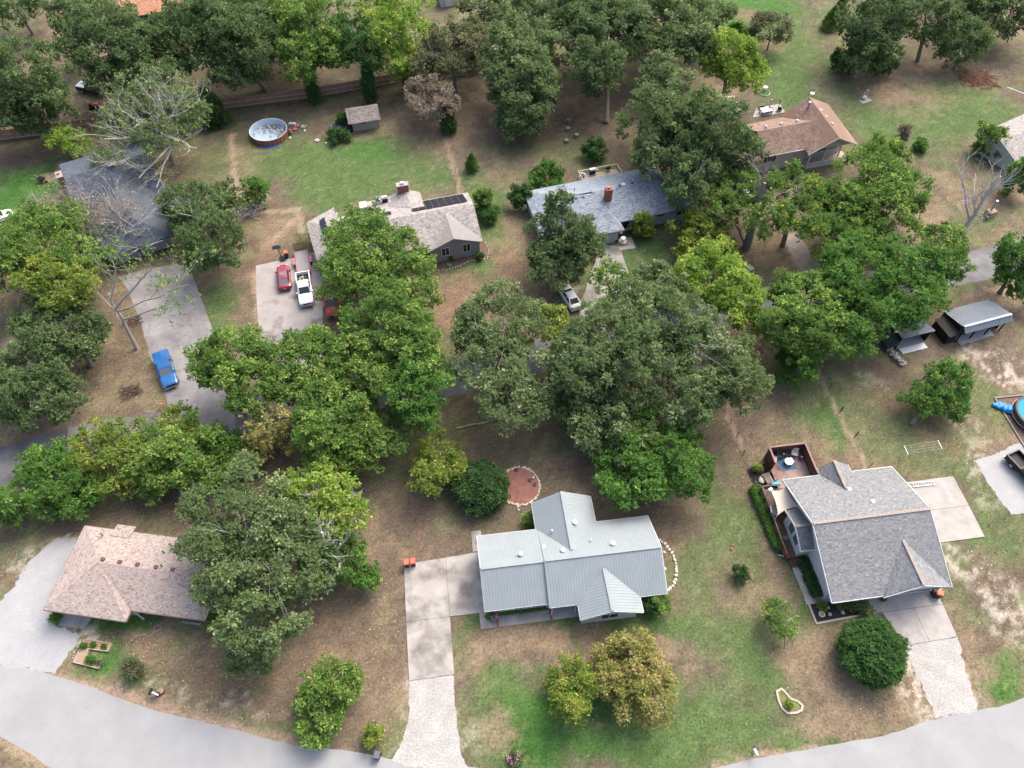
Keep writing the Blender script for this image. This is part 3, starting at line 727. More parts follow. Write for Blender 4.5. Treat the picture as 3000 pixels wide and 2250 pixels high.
def vent(h, p, kind, m):
    mb = MB()
    if kind == 'turbine':
        mb.cyl((p.x, p.y, p.z - .25), .17, .4, 14).cyl((p.x, p.y, p.z + .15), .26, .2, 14, .24).cyl((p.x, p.y, p.z + .35), .24, .08, 14, .08)
    elif kind == 'pipe':
        mb.cyl((p.x, p.y, p.z - .2), .055, .6, 10).cyl((p.x, p.y, p.z + .4), .11, .06, 10, .04)
    elif kind == 'box':
        mb.box((p.x, p.y, p.z), (.34, .3, .16)).box((p.x, p.y, p.z + .1), (.38, .34, .05))
    elif kind == 'dome':
        mb.cyl((p.x, p.y, p.z - .1), .24, .16, 14, .25).cyl((p.x, p.y, p.z + .06), .25, .1, 14, .12)
    elif kind == 'flue':
        mb.cyl((p.x, p.y, p.z - .2), .15, 1.5, 12).cyl((p.x, p.y, p.z + 1.3), .22, .18, 12, .2)
    return obj('roof_vent', mb, m, h)
M_VENTG = mat('vent_dark', (.10, .07, .08), .6)

# 1 --- pale metal roofed ranch house, centre bottom
h1 = thing('ranch_house', 'long white house under a pale blue grey ribbed metal roof with gabled wings', 'house', H1O, H1Y)
E1, R1, RA = 2.75, 4.98, 4.86
pl = dict(
 backL=[(0, 3.62, RA), (6.42, 3.62, RA), (6.42, 8.03, E1), (0, 8.03, E1)],
 frontL=[(0, 0, E1), (6.42, 0, E1), (6.42, 3.62, RA), (0, 3.62, RA)],
 backM=[(6.42, 3.62, R1), (18.38, 3.62, R1), (18.38, 8.1, E1), (6.42, 8.1, E1)],
 frontM=[(6.42, -.43, E1), (18.38, -.43, E1), (18.38, 3.62, R1), (6.42, 3.62, R1)],
 wingL=[(6.25, 11.2, E1), (9.42, 11.2, 4.6), (9.42, 4.38, 4.6), (6.25, 8.1, E1)],
 wingR=[(12.72, 11.2, E1), (9.42, 11.2, 4.6), (9.42, 4.38, 4.6), (12.72, 8.1, E1)],
 gabL=[(9.27, -2.02, E1), (12.3, -2.02, 4.3), (12.3, 2.39, 4.3), (9.27, -.43, E1)],
 gabR=[(15.58, -2.02, E1), (12.3, -2.02, 4.3), (12.3, 2.39, 4.3), (15.58, -.43, E1)])
rf = roof(h1, list(pl.values()), M_METROOF, .10)
for k, p in pl.items():
    ribbed(rf, p, .30, M_METROOF)
for a, b in (((0, 3.62, RA + .06), (6.42, 3.62, RA + .06)), ((6.40, 3.62, R1 + .06), (18.38, 3.62, R1 + .06)), ((9.42, 4.5, 4.66), (9.42, 11.2, 4.66)), ((12.3, 2.3, 4.36), (12.3, -2.02, 4.36))):
    obj('ridge_cap', MB().bar(a, b, .30, .03), M_METROOF, rf)
mb = MB().bar((6.43, -.43, E1 + .05), (6.43, 3.62, R1 + .05), .10, .14)
obj('step_flashing', mb, M_METROOF, rf)
trim(h1, [((-.03, -.03, E1), (6.42, -.03, E1)), ((6.42, -.46, E1), (9.27, -.46, E1)), ((15.58, -.46, E1), (18.4, -.46, E1)), ((-.03, 8.06, E1), (6.25, 8.06, E1)), ((12.72, 8.13, E1), (18.4, 8.13, E1)),
          ((-.03, 0, E1), (-.03, 3.62, RA)), ((-.03, 8.03, E1), (-.03, 3.62, RA)), ((18.41, -.43, E1), (18.41, 3.62, R1)), ((18.41, 8.1, E1), (18.41, 3.62, R1)),
          ((9.27, -2.05, E1), (12.3, -2.05, 4.3)), ((15.58, -2.05, E1), (12.3, -2.05, 4.3)), ((9.24, -2.02, E1), (9.24, -.43, E1)), ((15.61, -2.02, E1), (15.61, -.43, E1)), ((6.22, 11.2, E1), (6.22, 8.1, E1)), ((12.75, 11.2, E1), (12.75, 8.1, E1))], M_WHITE)
walls(h1, [(.4, .45), (6.6, .45), (6.6, 1.4), (9.6, 1.4), (9.6, -1.55), (15.2, -1.55), (15.2, .1), (18.0, .1), (18.0, 7.65), (12.3, 7.65), (12.3, 10.8), (6.65, 10.8), (6.65, 7.65), (.4, 7.65)], E1 - .12, M_SIDING,
      [([(.4, .45, E1 - .12), (.4, 7.65, E1 - .12), (.4, 3.62, RA - .2)], (.15, 0, 0)), ([(18.0, .1, E1 - .12), (18.0, 7.65, E1 - .12), (18.0, 3.62, R1 - .25)], (-.15, 0, 0)), ([(9.6, -1.55, E1 - .12), (15.2, -1.55, E1 - .12), (12.3, -1.55, 4.05)], (0, .15, 0)), ([(6.65, 10.8, E1 - .12), (12.3, 10.8, E1 - .12), (9.42, 10.8, 4.35)], (0, -.15, 0))])
for x in (1.6, 3.4, 5.2): window(h1, (x, .42, 1.5), 1.0, 1.1, -90, M_WHITE, M_GLASS)
window(h1, (12.4, -1.58, 1.5), 1.8, 1.2, -90, M_WHITE, M_GLASS)
window(h1, (17.0, .07, 1.5), 1.2, 1.1, -90, M_WHITE, M_GLASS)
mb = MB()
for x in (6.75, 9.2): mb.tube([(x, -.3, 0), (x, -.3, E1 - .1)], [.06, .06], 8)
obj('porch_post', mb, M_WHITE, h1)
zz = 140 * 0 + 4.4
Z1 = lambda px, py: (1140 + px * .39783, 1360 + py * .39783)
for px, py, k in ((968, 672, 'turbine'), (1278, 648, 'turbine'), (1645, 598, 'turbine'), (1366, 434, 'turbine'), (1483, 560, 'pipe'), (1200, 482, 'pipe'), (1140, 600, 'box')):
    p = on_roof(h1, *Z1(px, py), 4.2)
    p.z = 4.6 - abs(p.x - 9.42) * .56 if p.y > 8.1 or (py < 500) else 4.92 - (p.y - 3.62) * .485
    vent(h1, p, k, mat('vent_white_metal', (.70, .71, .72), .35, metal=.2))

# 2 --- grey shingled house at the lower right
h2 = thing('gabled_house', 'white sided house with a large dark grey shingle gable roof and a red brown porch', 'house', H2O, H2Y)
E2, R2, YR, YB, XR = 2.9, 6.3, 7.1, 13.9, 11.95
p2 = [
 [(0, 0, E2), (5.2, 0, E2), (XR, 0, E2), (XR, YR, R2), (-.55, YR, R2), (-.1, 0, E2)],
 [(-.55, YR, R2), (XR, YR, R2), (XR + .4, YB, E2), (-.2, YB, E2)],
 [(4.1, 14.8, E2), (5.5, 14.8, 4.3), (5.5, 11.2, 4.3), (4.1, YB, E2)],
 [(7.65, 14.8, E2), (5.5, 14.8, 4.3), (5.5, 11.2, 4.3), (7.65, YB, E2)],
 [(5.2, -.15, E2 + .06), (8.45, -.15, 5.1), (8.3, 6.3, 5.9), (8.3, 6.0, 5.9)],
 [(12.5, .05, E2), (8.45, -.15, 5.1), (8.3, 6.3, 5.9), (12.3, 3.2, 3.3)],
 [(-1.4, 7.86, 4.2), (.3, 7.86, 4.2), (.3, 10.3, E2), (-1.2, 10.3, E2)],
 [(-1.4, 7.86, 4.2), (.3, 7.86, 4.2), (.3, 5.65, E2), (-1.2, 5.65, E2)]]
p2[0] = [(-.1, 0, E2), (12.45, 0, E2), (XR, YR, R2), (-.55, YR, R2)]
M_R2 = mat('grey_shingle_base', (.16, .165, .18), .9, var=.1)
rf = roof(h2, p2[:4] + [[(5.2, -.15, E2), (8.45, -.15, 5.1), (8.45, 4.75, 5.1)], [(12.5, -.12, E2), (8.45, -.15, 5.1), (8.45, 4.75, 5.1)]] + p2[6:], M_R2)
pp = p2[:4] + [[(5.2, -.15, E2), (8.45, -.15, 5.1), (8.45, 4.75, 5.1)], [(12.5, -.12, E2), (8.45, -.15, 5.1), (8.45, 4.75, 5.1)]] + p2[6:]
shingles(rf, pp, [(.215, .225, .234), (.186, .197, .206), (.243, .251, .255), (.285, .278, .262), (.158, .169, .18)], [.46, .3, .14, .03, .07], .25, .14, seed=2, thick=.035)
M_CAP = mat('tan_ridge_shingle', (.30, .265, .235), .9, var=.3, vscale=7)
def caps(a, b, w_=.34):
    a, b = Vector(a), Vector(b); n = int((b - a).length / .25)
    for i in range(n):
        up_ = Vector((0, 0, .055 + (i % 2) * .008))
        obj('ridge_cap', MB().bar(a.lerp(b, i / n) + up_, a.lerp(b, (i + 1.02) / n) + up_, w_ * random.uniform(.92, 1.05), .03), M_CAP, rf)
caps((-.55, YR, R2), (XR, YR, R2)); caps((5.5, 11.3, 4.3), (5.5, 14.8, 4.3)); caps((8.45, -.15, 5.1), (8.45, 4.7, 5.1)); caps((-1.35, 7.86, 4.2), (.2, 7.86, 4.2))
trim(h2, [((-.15, 0, E2), (-.6, YR, R2)), ((-.6, YR, R2), (-.25, YB, E2)), ((-.1, -.04, E2), (5.2, -.04, E2)), ((-.2, YB + .04, E2), (4.1, YB + .04, E2)), ((7.65, YB + .04, E2), (XR + .4, YB + .04, E2)), ((4.07, 14.8, E2), (4.07, YB, E2)), ((7.68, 14.8, E2), (7.68, YB, E2)), ((5.2, -.2, E2), (8.45, -.2, 5.1)), ((12.5, -.04, E2 - .03), (8.45, -.2, 5.1)), ((12.53, 0, E2), (XR + .04, YR, R2)), ((XR + .04, YR, R2), (XR + .44, YB, E2)), ((-1.25, 5.6, E2), (.3, 5.6, E2)), ((-1.25, 10.34, E2), (-1.44, 7.86, 4.2)), ((-1.44, 7.86, 4.2), (-1.25, 5.6, E2))], M_WHITE, .06, .2)
walls(h2, [(.25, 1.2), (5.1, 1.2), (5.1, .75), (12.0, .75), (11.7, 13.4), (7.3, 13.4), (7.3, 14.4), (4.4, 14.4), (4.4, 13.4), (.25, 13.4)], E2 - .12, M_SIDING,
      [([(.25, 1.0, E2 - .12), (.25, 13.3, E2 - .12), (.25, YR, R2 - .3)], (.15, 0, 0)), ([(11.7, 1.0, E2 - .12), (11.7, 13.3, E2 - .12), (11.7, YR, R2 - .3)], (-.15, 0, 0)), ([(5.6, .1, E2 - .1), (11.9, .1, E2 - .1), (8.45, .1, 4.85)], (0, .15, 0))])
bay = MB().prism([(-.95, 5.95), (.2, 5.95), (.2, 9.95), (-.95, 9.95)], .7, E2 - .1)
P3 = [Vector(k) for k in ((-.95, 5.95, E2 - .1), (-.95, 9.95, E2 - .1), (-.95, 7.86, 3.98))]
bay.add(P3 + [q_ + Vector((.14, 0, 0)) for q_ in P3], [(0, 1, 2), (5, 4, 3), (0, 3, 4, 1), (1, 4, 5, 2), (2, 5, 3, 0)])
obj('entry_bay', bay, M_SIDING, h2)
for y in (8.5, 7.2): window(h2, (-.97, y, 2.2), 1.15, 1.5, 180, M_WHITE, M_GREENGLASS, bars=0)
window(h2, (8.6, .72, 1.05), 4.9, 2.1, -90, M_WHITE, M_WHITE, bars=0, name='garage_door')
for px, py in ((1600, 705), (1890, 958)):
    p = on_roof(h2, 2180 + px * .19892, 1280 + py * .19892, 5.3); p.z = R2 - (p.y - YR) * .5 + .02
    vent(h2, p, 'box', M_WHITE)
# porch along the left side, its rail, steps, then the big deck
por = obj('porch_deck', MB().box((-1.05, 9.9, .64), (2.3, 8.2, .12)), M_DECK, h2)
for k in range(14):
    obj('deck_board', MB().box((-2.1 + k * .155, 9.9, .715), (.148, 8.15, .03)), M_DECK, por)
mb = MB()
mb.bar((-2.22, 5.9, 1.65), (-2.22, 14.0, 1.65), .16, .06); mb.bar((-2.22, 5.9, .85), (-2.22, 14.0, .85), .06, .06); mb.bar((-2.2, 14.0, 1.65), (-.2, 14.0, 1.65), .16, .06)
for k in range(7): mb.box((-2.22, 5.95 + k * 1.33, 1.2), (.1, .1, .95))
for k in range(50): mb.box((-2.22, 6.05 + k * .16, 1.25), (.035, .035, .8))
obj('railing', mb, M_DECK, h2)
for k in range(4):
    obj('porch_step', MB().box((-1.05, 5.65 - k * .27, .52 - k * .16), (1.2, .27, .07)), M_DECK, h2)
# 3 --- pink shingled hip roof house
h3 = thing('hip_house', 'tan house with a pink brown hip shingle roof half hidden by the huge oak', 'house', (-46.54, 24.46, 0), -7.7)
E3, R3 = 2.6, 4.05
q3 = [
 [(-.2, 9.0, E3), (16.6, 9.0, E3), (12.6, 4.45, R3), (4.5, 4.45, R3)],
 [(-.2, 9.0, E3), (4.5, 4.45, R3), (2.9, 2.3, 3.58), (-.03, 0, E3)],
 [(8.6, 1.05, E3), (16.3, 1.05, E3), (12.6, 4.45, R3), (5.0, 4.45, R3), (6.2, 3.4, 3.95)],
 [(16.6, 9.0, E3), (16.3, 1.05, E3), (12.6, 4.45, R3)]]
q3 = [[(-.2, 9.0, E3), (16.6, 9.0, E3), (12.6, 4.8, R3), (4.0, 4.8, R3)],
      [(-.2, 9.0, E3), (4.0, 4.8, R3), (-.03, -.05, E3)],
      [(-.03, -.05, E3), (8.6, -.1, E3), (4.1, 4.8, R3), (4.0, 4.8, R3)],
      [(8.6, 1.05, E3), (16.3, 1.05, E3), (12.6, 4.8, R3), (4.1, 4.8, R3), (8.6, -.1, E3 - .0)],
      [(16.6, 9.0, E3), (16.3, 1.05, E3), (12.6, 4.8, R3)],
      [(3.2, 9.6, E3 + .06), (5.3, 9.6, E3 + .06), (5.3, 8.2, E3 + .36), (3.2, 8.2, E3 + .36)]]
q3[2] = [(-.03, -.05, E3), (8.6, -.1, E3), (4.1, 4.8, R3)]
q3[3] = [(8.6, 1.05, E3), (16.3, 1.05, E3), (12.6, 4.8, R3), (4.1, 4.8, R3)]
q3[1] = [(-.2, 9.0, E3), (4.05, 4.8, R3), (-.03, -.05, E3)]
q3.append([(8.6, -.1, E3), (8.6, 1.05, E3), (4.1, 4.8, R3)])
M_R3 = mat('pink_shingle_base', (.30, .23, .205), .9, var=.1)
rf = roof(h3, q3, M_R3)
shingles(rf, q3, [(.345, .292, .265), (.30, .252, .227), (.25, .186, .16), (.33, .308, .292), (.375, .328, .302)], [.42, .26, .09, .14, .09], .23, .145, seed=3, thick=.032)
trim(h3, [((-.06, -.1, E3), (8.6, -.15, E3)), ((8.66, .98, E3), (16.3, 1.0, E3)), ((8.63, -.1, E3), (8.66, 1.0, E3)), ((-.25, 9.05, E3), (16.6, 9.05, E3)), ((-.25, 9, E3), (-.08, -.05, E3))], mat('brown_fascia', (.22, .16, .13), .7))
walls(h3, [(.4, 1.3), (8.1, 1.3), (8.1, 2.0), (15.8, 2.0), (16.0, 8.5), (.3, 8.5)], E3 - .12, M_TANWALL)
for px, py in ((620, 365), (773, 388), (932, 410), (1097, 434), (1248, 456)):
    p = on_roof(h3, 100 + px * .32556, 1520 + py * .32556, 4.0); p.z = R3 - abs(p.y - 4.8) * .31 + .1
    vent(h3, p, 'box', M_VENTG)
for px, py in ((593, 128), (1213, 222), (1163, 300), (1163, 440)):
    p = on_roof(h3, 100 + px * .32556, 1520 + py * .32556, 3.6); p.z = R3 - abs(p.y - 4.8) * .31
    vent(h3, p, 'pipe', M_VENTG)
window(h3, (11.0, 1.97, 1.4), 1.6, 1.1, -90, M_WHITE, M_GLASS); window(h3, (4.2, 1.27, 1.2), 4.4, 2.1, -90, M_WHITE, M_WHITE, bars=0, name='garage_door')
obj('porch_post', MB().box((8.9, 1.0, 1.2), (.12, .12, 2.3)), M_WHITE, h3)
# 4 --- grey house with solar panels
h4 = thing('solar_house', 'grey house with a grey shingle roof, solar panels and a front gable with two windows', 'house', (-11.7, 74.46, 0), 15.5)
E4, R4, y4 = 2.8, 4.7, 5.95
q4 = [[(-11.2, y4, R4), (8.0, y4, R4), (8.25, 10.7, E4), (-11.4, 10.7, E4)],
      [(-11.2, y4, R4), (8.0, y4, R4), (7.9, .8, E4 + .2), (-11.0, .8, E4 + .2)],
      [(0, -.05, E4), (3.75, -.12, 4.5), (3.85, 5.5, 4.58), (0, .8, E4 + .1)],
      [(7.86, .0, E4), (3.75, -.12, 4.5), (3.85, 5.5, 4.58), (7.9, .9, E4 + .1)],
      [(-3.5, 12.95, E4), (-.6, 12.85, 3.6), (-.6, 8.4, 3.75), (-3.5, 10.4, E4 + .12)],
      [(1.42, 12.75, E4), (-.6, 12.85, 3.6), (-.6, 8.4, 3.75), (1.45, 10.4, E4 + .12)],
      [(-15.6, 10.5, E4), (-15.0, 1.6, E4), (-11.2, y4, R4)], [(-15.6, 10.5, E4), (-11.4, 12.7, E4), (-11.2, y4, R4)], [(-15.0, 1.6, E4), (-11.0, .8, E4 + .1), (-11.2, y4, R4)]]
M_R4 = mat('warm_grey_shingle_base', (.25, .235, .225), .9, var=.1)
rf = roof(h4, q4, M_R4)
shingles(rf, q4, [(.33, .31, .295), (.275, .258, .247), (.38, .36, .34), (.22, .205, .2)], [.4, .3, .2, .1], .34, .17, seed=4, thick=.034)
trim(h4, [((0, -.08, E4), (3.75, -.16, 4.5)), ((7.86, -.04, E4), (3.75, -.16, 4.5)), ((8.03, y4, R4), (8.28, 10.7, E4)), ((8.03, y4, R4), (7.93, .8, E4))], M_GREYWALL)
walls(h4, [(.4, .5), (7.5, .5), (7.6, 10.3), (-11, 10.3), (-11, 11.8), (-14.9, 10.2), (-14.5, 2.4), (-11, 1.6), (.4, 1.6)], E4 - .12, M_GREYWALL,
      [([(.4, .5, E4 - .13), (7.5, .5, E4 - .13), (3.8, .5, 4.3)], (0, .15, 0)), ([(7.6, 1.2, E4 - .13), (7.6, 10.3, E4 - .13), (7.6, y4, R4 - .2)], (-.15, 0, 0)), ([(-3.1, 12.4, E4 - .13), (1.0, 12.4, E4 - .13), (-.6, 12.4, 3.45)], (0, -.15, 0))])
for x in (2.55, 5.6): window(h4, (x, .47, 1.75), 1.15, 1.5, -90, M_WHITE, M_GLASS)
sl = (R4 - E4) / (10.7 - y4)
pv = MB()
def pvpanel(x0, y0, w_, d_):
    M = Matrix.Rotation(-math.atan(sl), 3, 'X')
    c = Vector((x0 + w_ / 2, y0 + d_ / 2 * math.cos(math.atan(sl)), R4 - (y0 - y4) * sl - d_ / 2 * math.sin(math.atan(sl)) + .16))
    f_ = obj('solar_panel', MB().box(c, (w_ - .02, d_ - .02, .045), M=M), M_PVF, h4)
    obj('solar_cell', MB().box(c + M @ Vector((0, 0, .024)), (w_ - .09, d_ - .09, .012), M=M), M_PV, f_)
for i in range(6):
    for j in range(3): pvpanel(1.4 + i * 1.0, 6.9 + j * 1.12, 1.0, 1.14)
for i in range(2): pvpanel(-.65 + i * 1.0, 6.9, 1.0, 1.14)
for i in range(3): pvpanel(-6.6 + i * 1.0, 7.4, 1.0, 1.14)
for j in range(3):
    obj('solar_panel', MB().box((-13.3 + .05 * j, 8.9 - j * .95, 3.95 + .02 * j), (.95, .9, .05), M=Matrix.Rotation(-.5, 3, 'Y')), M_PV, h4)
ch = obj('chimney', MB().box((-1.0, 12.75, 3.6), (1.6, .75, 2.2)), M_BRICK, h4)
obj('chimney_cap', MB().box((-1.0, 12.75, 4.76), (1.8, .95, .12)), M_CONC2, ch); obj('chimney_flue', MB().box((-1.0, 12.75, 4.97), (.5, .4, .3)), M_WHITE, ch)
# 5 --- blue grey shingle ranch
h5 = thing('long_house', 'pale blue house with a long blue grey shingle roof and brick chimney', 'house', (3.39, 80.1, 0), 16)
E5, R5 = 2.7, 4.75
q5 = [[(.4, 7.35, E5), (21, 7.5, E5), (19.4, 2.3, R5), (5.3, 2.3, R5)],
      [(.4, 7.35, E5), (5.3, 2.3, R5), (4.4, .2, 3.95), (0, 0, E5), ],
      [(9.1, 2.3, R5), (19.4, 2.3, R5), (24.3, -2.7, E5), (12.0, -2.75, E5), (9.0, -.5, 3.75)],
      [(21, 7.5, E5), (24.3, -2.7, E5), (19.4, 2.3, R5)],
      [(0, 0, E5), (5.3, 2.3, R5), (9.1, 2.3, R5), (9.1, 1.5, 4.6), (8.1, -.6, 4.3), (9.0, -4.4, E5), (.8, -4.2, E5)]]
q5[1] = [(.4, 7.35, E5), (5.3, 2.3, R5), (.1, -4.3, E5)]
q5[4] = [(.1, -4.3, E5), (11.9, -4.5, E5), (9.1, 2.0, R5 - .05), (5.3, 2.3, R5)]
q5[2] = [(9.1, 2.3, R5), (19.4, 2.3, R5), (24.3, -2.7, E5), (11.5, -2.75, E5)]
M_R5 = mat('blue_grey_shingle_base', (.23, .265, .305), .9, var=.1)
q5.append([(11.9, -4.5, E5), (11.85, -2.5, E5), (9.1, 2.05, R5 - .04)])
rf = roof(h5, q5, M_R5)
shingles(rf, q5, [(.25, .293, .337), (.205, .24, .284), (.30, .345, .385), (.166, .197, .236)], [.4, .3, .2, .1], .34, .17, seed=5, thick=.034)
trim(h5, [((12.0, -2.8, E5), (24.3, -2.75, E5)), ((.1, -4.35, E5), (11.9, -4.55, E5)), ((.35, 7.35, E5), (.05, -4.3, E5)), ((.4, 7.4, E5), (21, 7.55, E5))], mat('slate_fascia', (.17, .20, .23), .6))
walls(h5, [(.6, -3.8), (11.3, -3.9), (11.3, -2.1), (23.7, -2.1), (20.6, 7.0), (.8, 6.9)], E5 - .12, M_BLUEWALL)
for x, w_, z_ in ((18.6, .9, 1.95), (22.2, 2.0, 1.75), (13.0, 1.3, 1.3)): window(h5, (x, -2.13, z_), w_, 1.2 if w_ > 1 else .6, -90, M_BLACK, M_GLASS)
window(h5, (8.9, -3.93, 1.1), 3.4, 2.1, -90, M_BLUEWALL, M_BLUEWALL, bars=0, name='garage_door')
ch = obj('chimney', MB().box((11.1, .75, 4.9), (.95, .75, 2.2)), M_BRICK, h5)
obj('chimney_cap', MB().box((11.1, .75, 6.03), (1.05, .85, .1)), M_BRICK, ch); obj('chimney_flue', MB().cyl((11.1, .75, 6.05), .2, .35, 10), mat('clay_flue', (.40, .20, .14), .8), ch)
for px, py, k in ((690, 415, 'dome'), (768, 400, 'dome'), (1162, 287, 'dome'), (1297, 260, 'dome'), (1430, 233, 'dome'), (1302, 225, 'pipe'), (675, 305, 'pipe'), (1507, 205, 'pipe')):
    p = on_roof(h5, 1500 + px * .27125, 470 + py * .27125, 4.5); p.z = R5 - abs(p.y - 2.3) * .39 + .02
    vent(h5, p, k, M_WHITE if px == 1302 else mat('vent_slate', (.07, .085, .11), .6))
p = on_roof(h5, 1500 + 1203 * .27125, 470 + 265 * .27125, 4.5); p.z = R5 - abs(p.y - 2.3) * .39
obj('skylight_dome', MB().ball((p.x, p.y, p.z + .02), .38, 12, 6, (1, 1, .4)), M_WHITE, h5, smooth=True)
dk = obj('back_deck', MB().box((13.4, 9.0, .9), (6.4, 3.2, .12)), M_LUMBER, h5)
mb = MB()
for a, b in (((10.2, 10.6, 1.9), (16.6, 10.6, 1.9)), ((10.2, 10.6, 1.9), (10.2, 7.6, 1.9)), ((16.6, 10.6, 1.9), (16.6, 7.6, 1.9))): mb.bar(a, b, .16, .05)
for x in (10.2, 12.3, 14.4, 16.6): mb.box((x, 10.6, .95), (.1, .1, 1.9))
obj('deck_railing', mb, M_LUMBER, h5)
# 6 --- brown shingled house, top right
h6 = thing('porch_house', 'tan house with a brown shingle roof and a white railed porch under its gable', 'house', (45.86, 95.21, 0), 16)
E6, R6 = 3.4, 6.2
q6 = [[(0, -.1, E6), (3.85, -.75, R6), (4.7, 10.0, R6), (.55, 10.3, E6)],
      [(8.72, .1, E6), (3.85, -.75, R6), (4.7, 10.0, R6), (9.8, 11.0, E6)],
      [(-7.0, 1.4, E6), (1.0, 1.35, E6), (2.3, 4.4, 5.9), (-7.2, 4.4, 5.9)],
      [(-7.2, 4.4, 5.9), (2.3, 4.4, 5.9), (.5, 9.6, E6 + .1), (-7.4, 9.4, E6 + .1)],
      [(-13.6, 1.1, 2.9), (-7.0, 1.2, 2.9), (-7.1, 4.5, 4.7), (-13.2, 4.5, 4.7)],
      [(-13.2, 4.5, 4.7), (-7.1, 4.5, 4.7), (-7.1, 8.2, 2.9), (-13.2, 8.2, 2.9)]]
M_R6 = mat('brown_shingle_base', (.20, .135, .10), .9, var=.15)
rf = roof(h6, q6, M_R6)
shingles(rf, q6, [(.262, .188, .150), (.225, .16, .128), (.30, .22, .178), (.195, .138, .112)], [.4, .3, .2, .1], .34, .18, seed=6, thick=.034, blotch=.30)
trim(h6, [((-.03, -.14, E6), (3.85, -.8, R6)), ((8.75, .05, E6), (3.85, -.8, R6)), ((-13.65, 1.1, 2.9), (-13.25, 4.5, 4.7)), ((-7.0, 1.35, E6), (0, 1.3, E6))], M_WHITE)
M_CRM = mat('cream_siding', (.50, .46, .42), .7, var=.05)
walls(h6, [(-6.6, 1.9), (1.0, 1.9), (1.0, 2.6), (8.0, 2.6), (8.9, 10.4), (-6.8, 9.0)], E6 - .12, M_CRM, [([(.7, .25, E6 + .3), (7.9, .25, E6 + .3), (3.9, .05, R6 - .3)], (0, .12, 0))])
obj('garage_wall', MB().prism([(-13.2, 1.7), (-6.7, 1.7), (-6.8, 7.8), (-13.0, 7.8)], 0, 2.8), M_CRM, h6)
window(h6, (-10.6, 1.67, 1.1), 3.6, 2.1, -90, M_WHITE, M_WHITE, bars=0, name='garage_door')
w_ = window(h6, (-5.2, 1.87, 2.4), 1.0, 1.3, -90, M_WHITE, M_GLASS)
for s_ in (-.75, .75): obj('shutter', MB().box((-5.2 + s_, 1.86, 2.4), (.36, .05, 1.3)), mat('maroon_shutter', (.09, .02, .03), .6), w_)
window(h6, (4.5, 2.57, 2.0), 5.5, 1.5, -90, M_WHITE, M_GLASS, bars=3)
mb = MB()
for a, b in (((.9, .4, 1.05), (8.6, .5, 1.05)), ((.9, .4, .35), (8.6, .5, .35))): mb.bar(a, b, .1, .08)
for k in range(44): mb.box((1.0 + k * .175, .4 + k * .0022, .7), (.06, .05, .68))
obj('porch_railing', mb, M_WHITE, h6)
for x in (.9, 3.5, 6.1, 8.6): obj('porch_post', MB().box((x, .42, 1.7), (.14, .14, 3.4)), M_WHITE, h6)
obj('porch_deck', MB().box((4.7, 1.5, .2), (8.0, 2.4, .25)), M_LUMBER, h6)
for px, py, k in ((1225, 458, 'dome'), (1000, 500, 'dome'), (783, 540, 'dome'), (1562, 300, 'dome'), (1637, 402, 'dome'), (1715, 503, 'dome'), (1215, 415, 'pipe'), (1262, 335, 'pipe')):
    p = on_roof(h6, 2080 + px * .20796, 260 + py * .20796, 5.7); p.z = 5.85 - (0 if px < 1100 else .0)
    if px > 1500: p.z = R6 - abs(p.x - 4.3) * .56 + .05
    vent(h6, p, k, mat('vent_pale', (.5, .46, .44), .5))
p = on_roof(h6, 2080 + 1370 * .20796, 260 + 300 * .20796, 5.2); vent(h6, Vector((p.x, p.y, 5.2)), 'flue', M_STEEL)
# 7 --- damaged dark blue roof, left
h7 = thing('damaged_house', 'house with a dark blue grey shingle roof broken open by a fallen dead tree', 'house', (-55.66, 73.35, 0), 30)
E7, R7 = 2.7, 5.0
q7 = [[(-2.2, 24.7, E7), (10.5, 24.7, E7), (9.5, 17.3, R7), (-1.7, 17.3, R7)],
      [(-1.7, 17.3, R7), (9.5, 17.3, R7), (11.2, 11.0, 3.1), (2.9, 11.2, 3.4), (-2.4, 17.0, 4.85)],
      [(0, 0, E7), (8.95, .2, E7), (4.6, 5.6, R7), (4.5, 17, R7), (-.8, 10.5, E7), (-1.2, 2.6, E7)],
      [(8.95, .2, E7), (11.2, 9.2, E7), (9.5, 17.2, R7 - .1), (4.5, 17, R7), (4.6, 5.6, R7)]]
q7 = [[(-2.2, 24.7, E7), (10.5, 24.7, E7), (10.2, 17.3, R7), (-1.7, 17.3, R7)],
      [(-1.7, 17.3, R7), (10.2, 17.3, R7), (10.8, 9.8, E7), (-2.6, 9.9, E7)],
      [(-.5, .2, E7), (4.4, 4.6, R7 - .3), (4.4, 16.6, R7 - .3), (-1.0, 9.9, E7)],
      [(8.95, .2, E7), (4.4, 4.6, R7 - .3), (4.4, 16.6, R7 - .3), (9.6, 9.8, E7)],
      [(-.5, .2, E7), (8.95, .2, E7), (4.4, 4.6, R7 - .3)]]
M_R7 = mat('dark_blue_shingle_base', (.09, .105, .13), .9, var=.1)
rf = roof(h7, q7, M_R7)
shingles(rf, q7, [(.098, .117, .148), (.079, .096, .124), (.122, .142, .172), (.065, .079, .102)], [.4, .3, .2, .1], .34, .18, seed=7, thick=.034)
walls(h7, [(.2, 1.4), (8.4, 1.4), (9.0, 9.6), (10.0, 10), (9.8, 24.2), (-1.8, 24.2), (-1.8, 10.4), (-.4, 9.6)], E7 - .12, M_TANWALL)
for x in (2.3, 6.3):
    window(h7, (x, 1.37, 1.1), 3.0, 2.1, -90, mat('dark_brown_trim', (.05, .035, .03), .7), mat('grey_door_panel', (.36, .38, .39), .6), bars=0, name='garage_door')
obj('gable_sag_board', MB().bar((-.2, .3, 2.5), (8.6, .35, 2.35), .3, .12), M_LUMBER, h7)
def on7(px, py, z_): return on_roof(h7, 130 + px * .22901, 420 + py * .22901, z_)
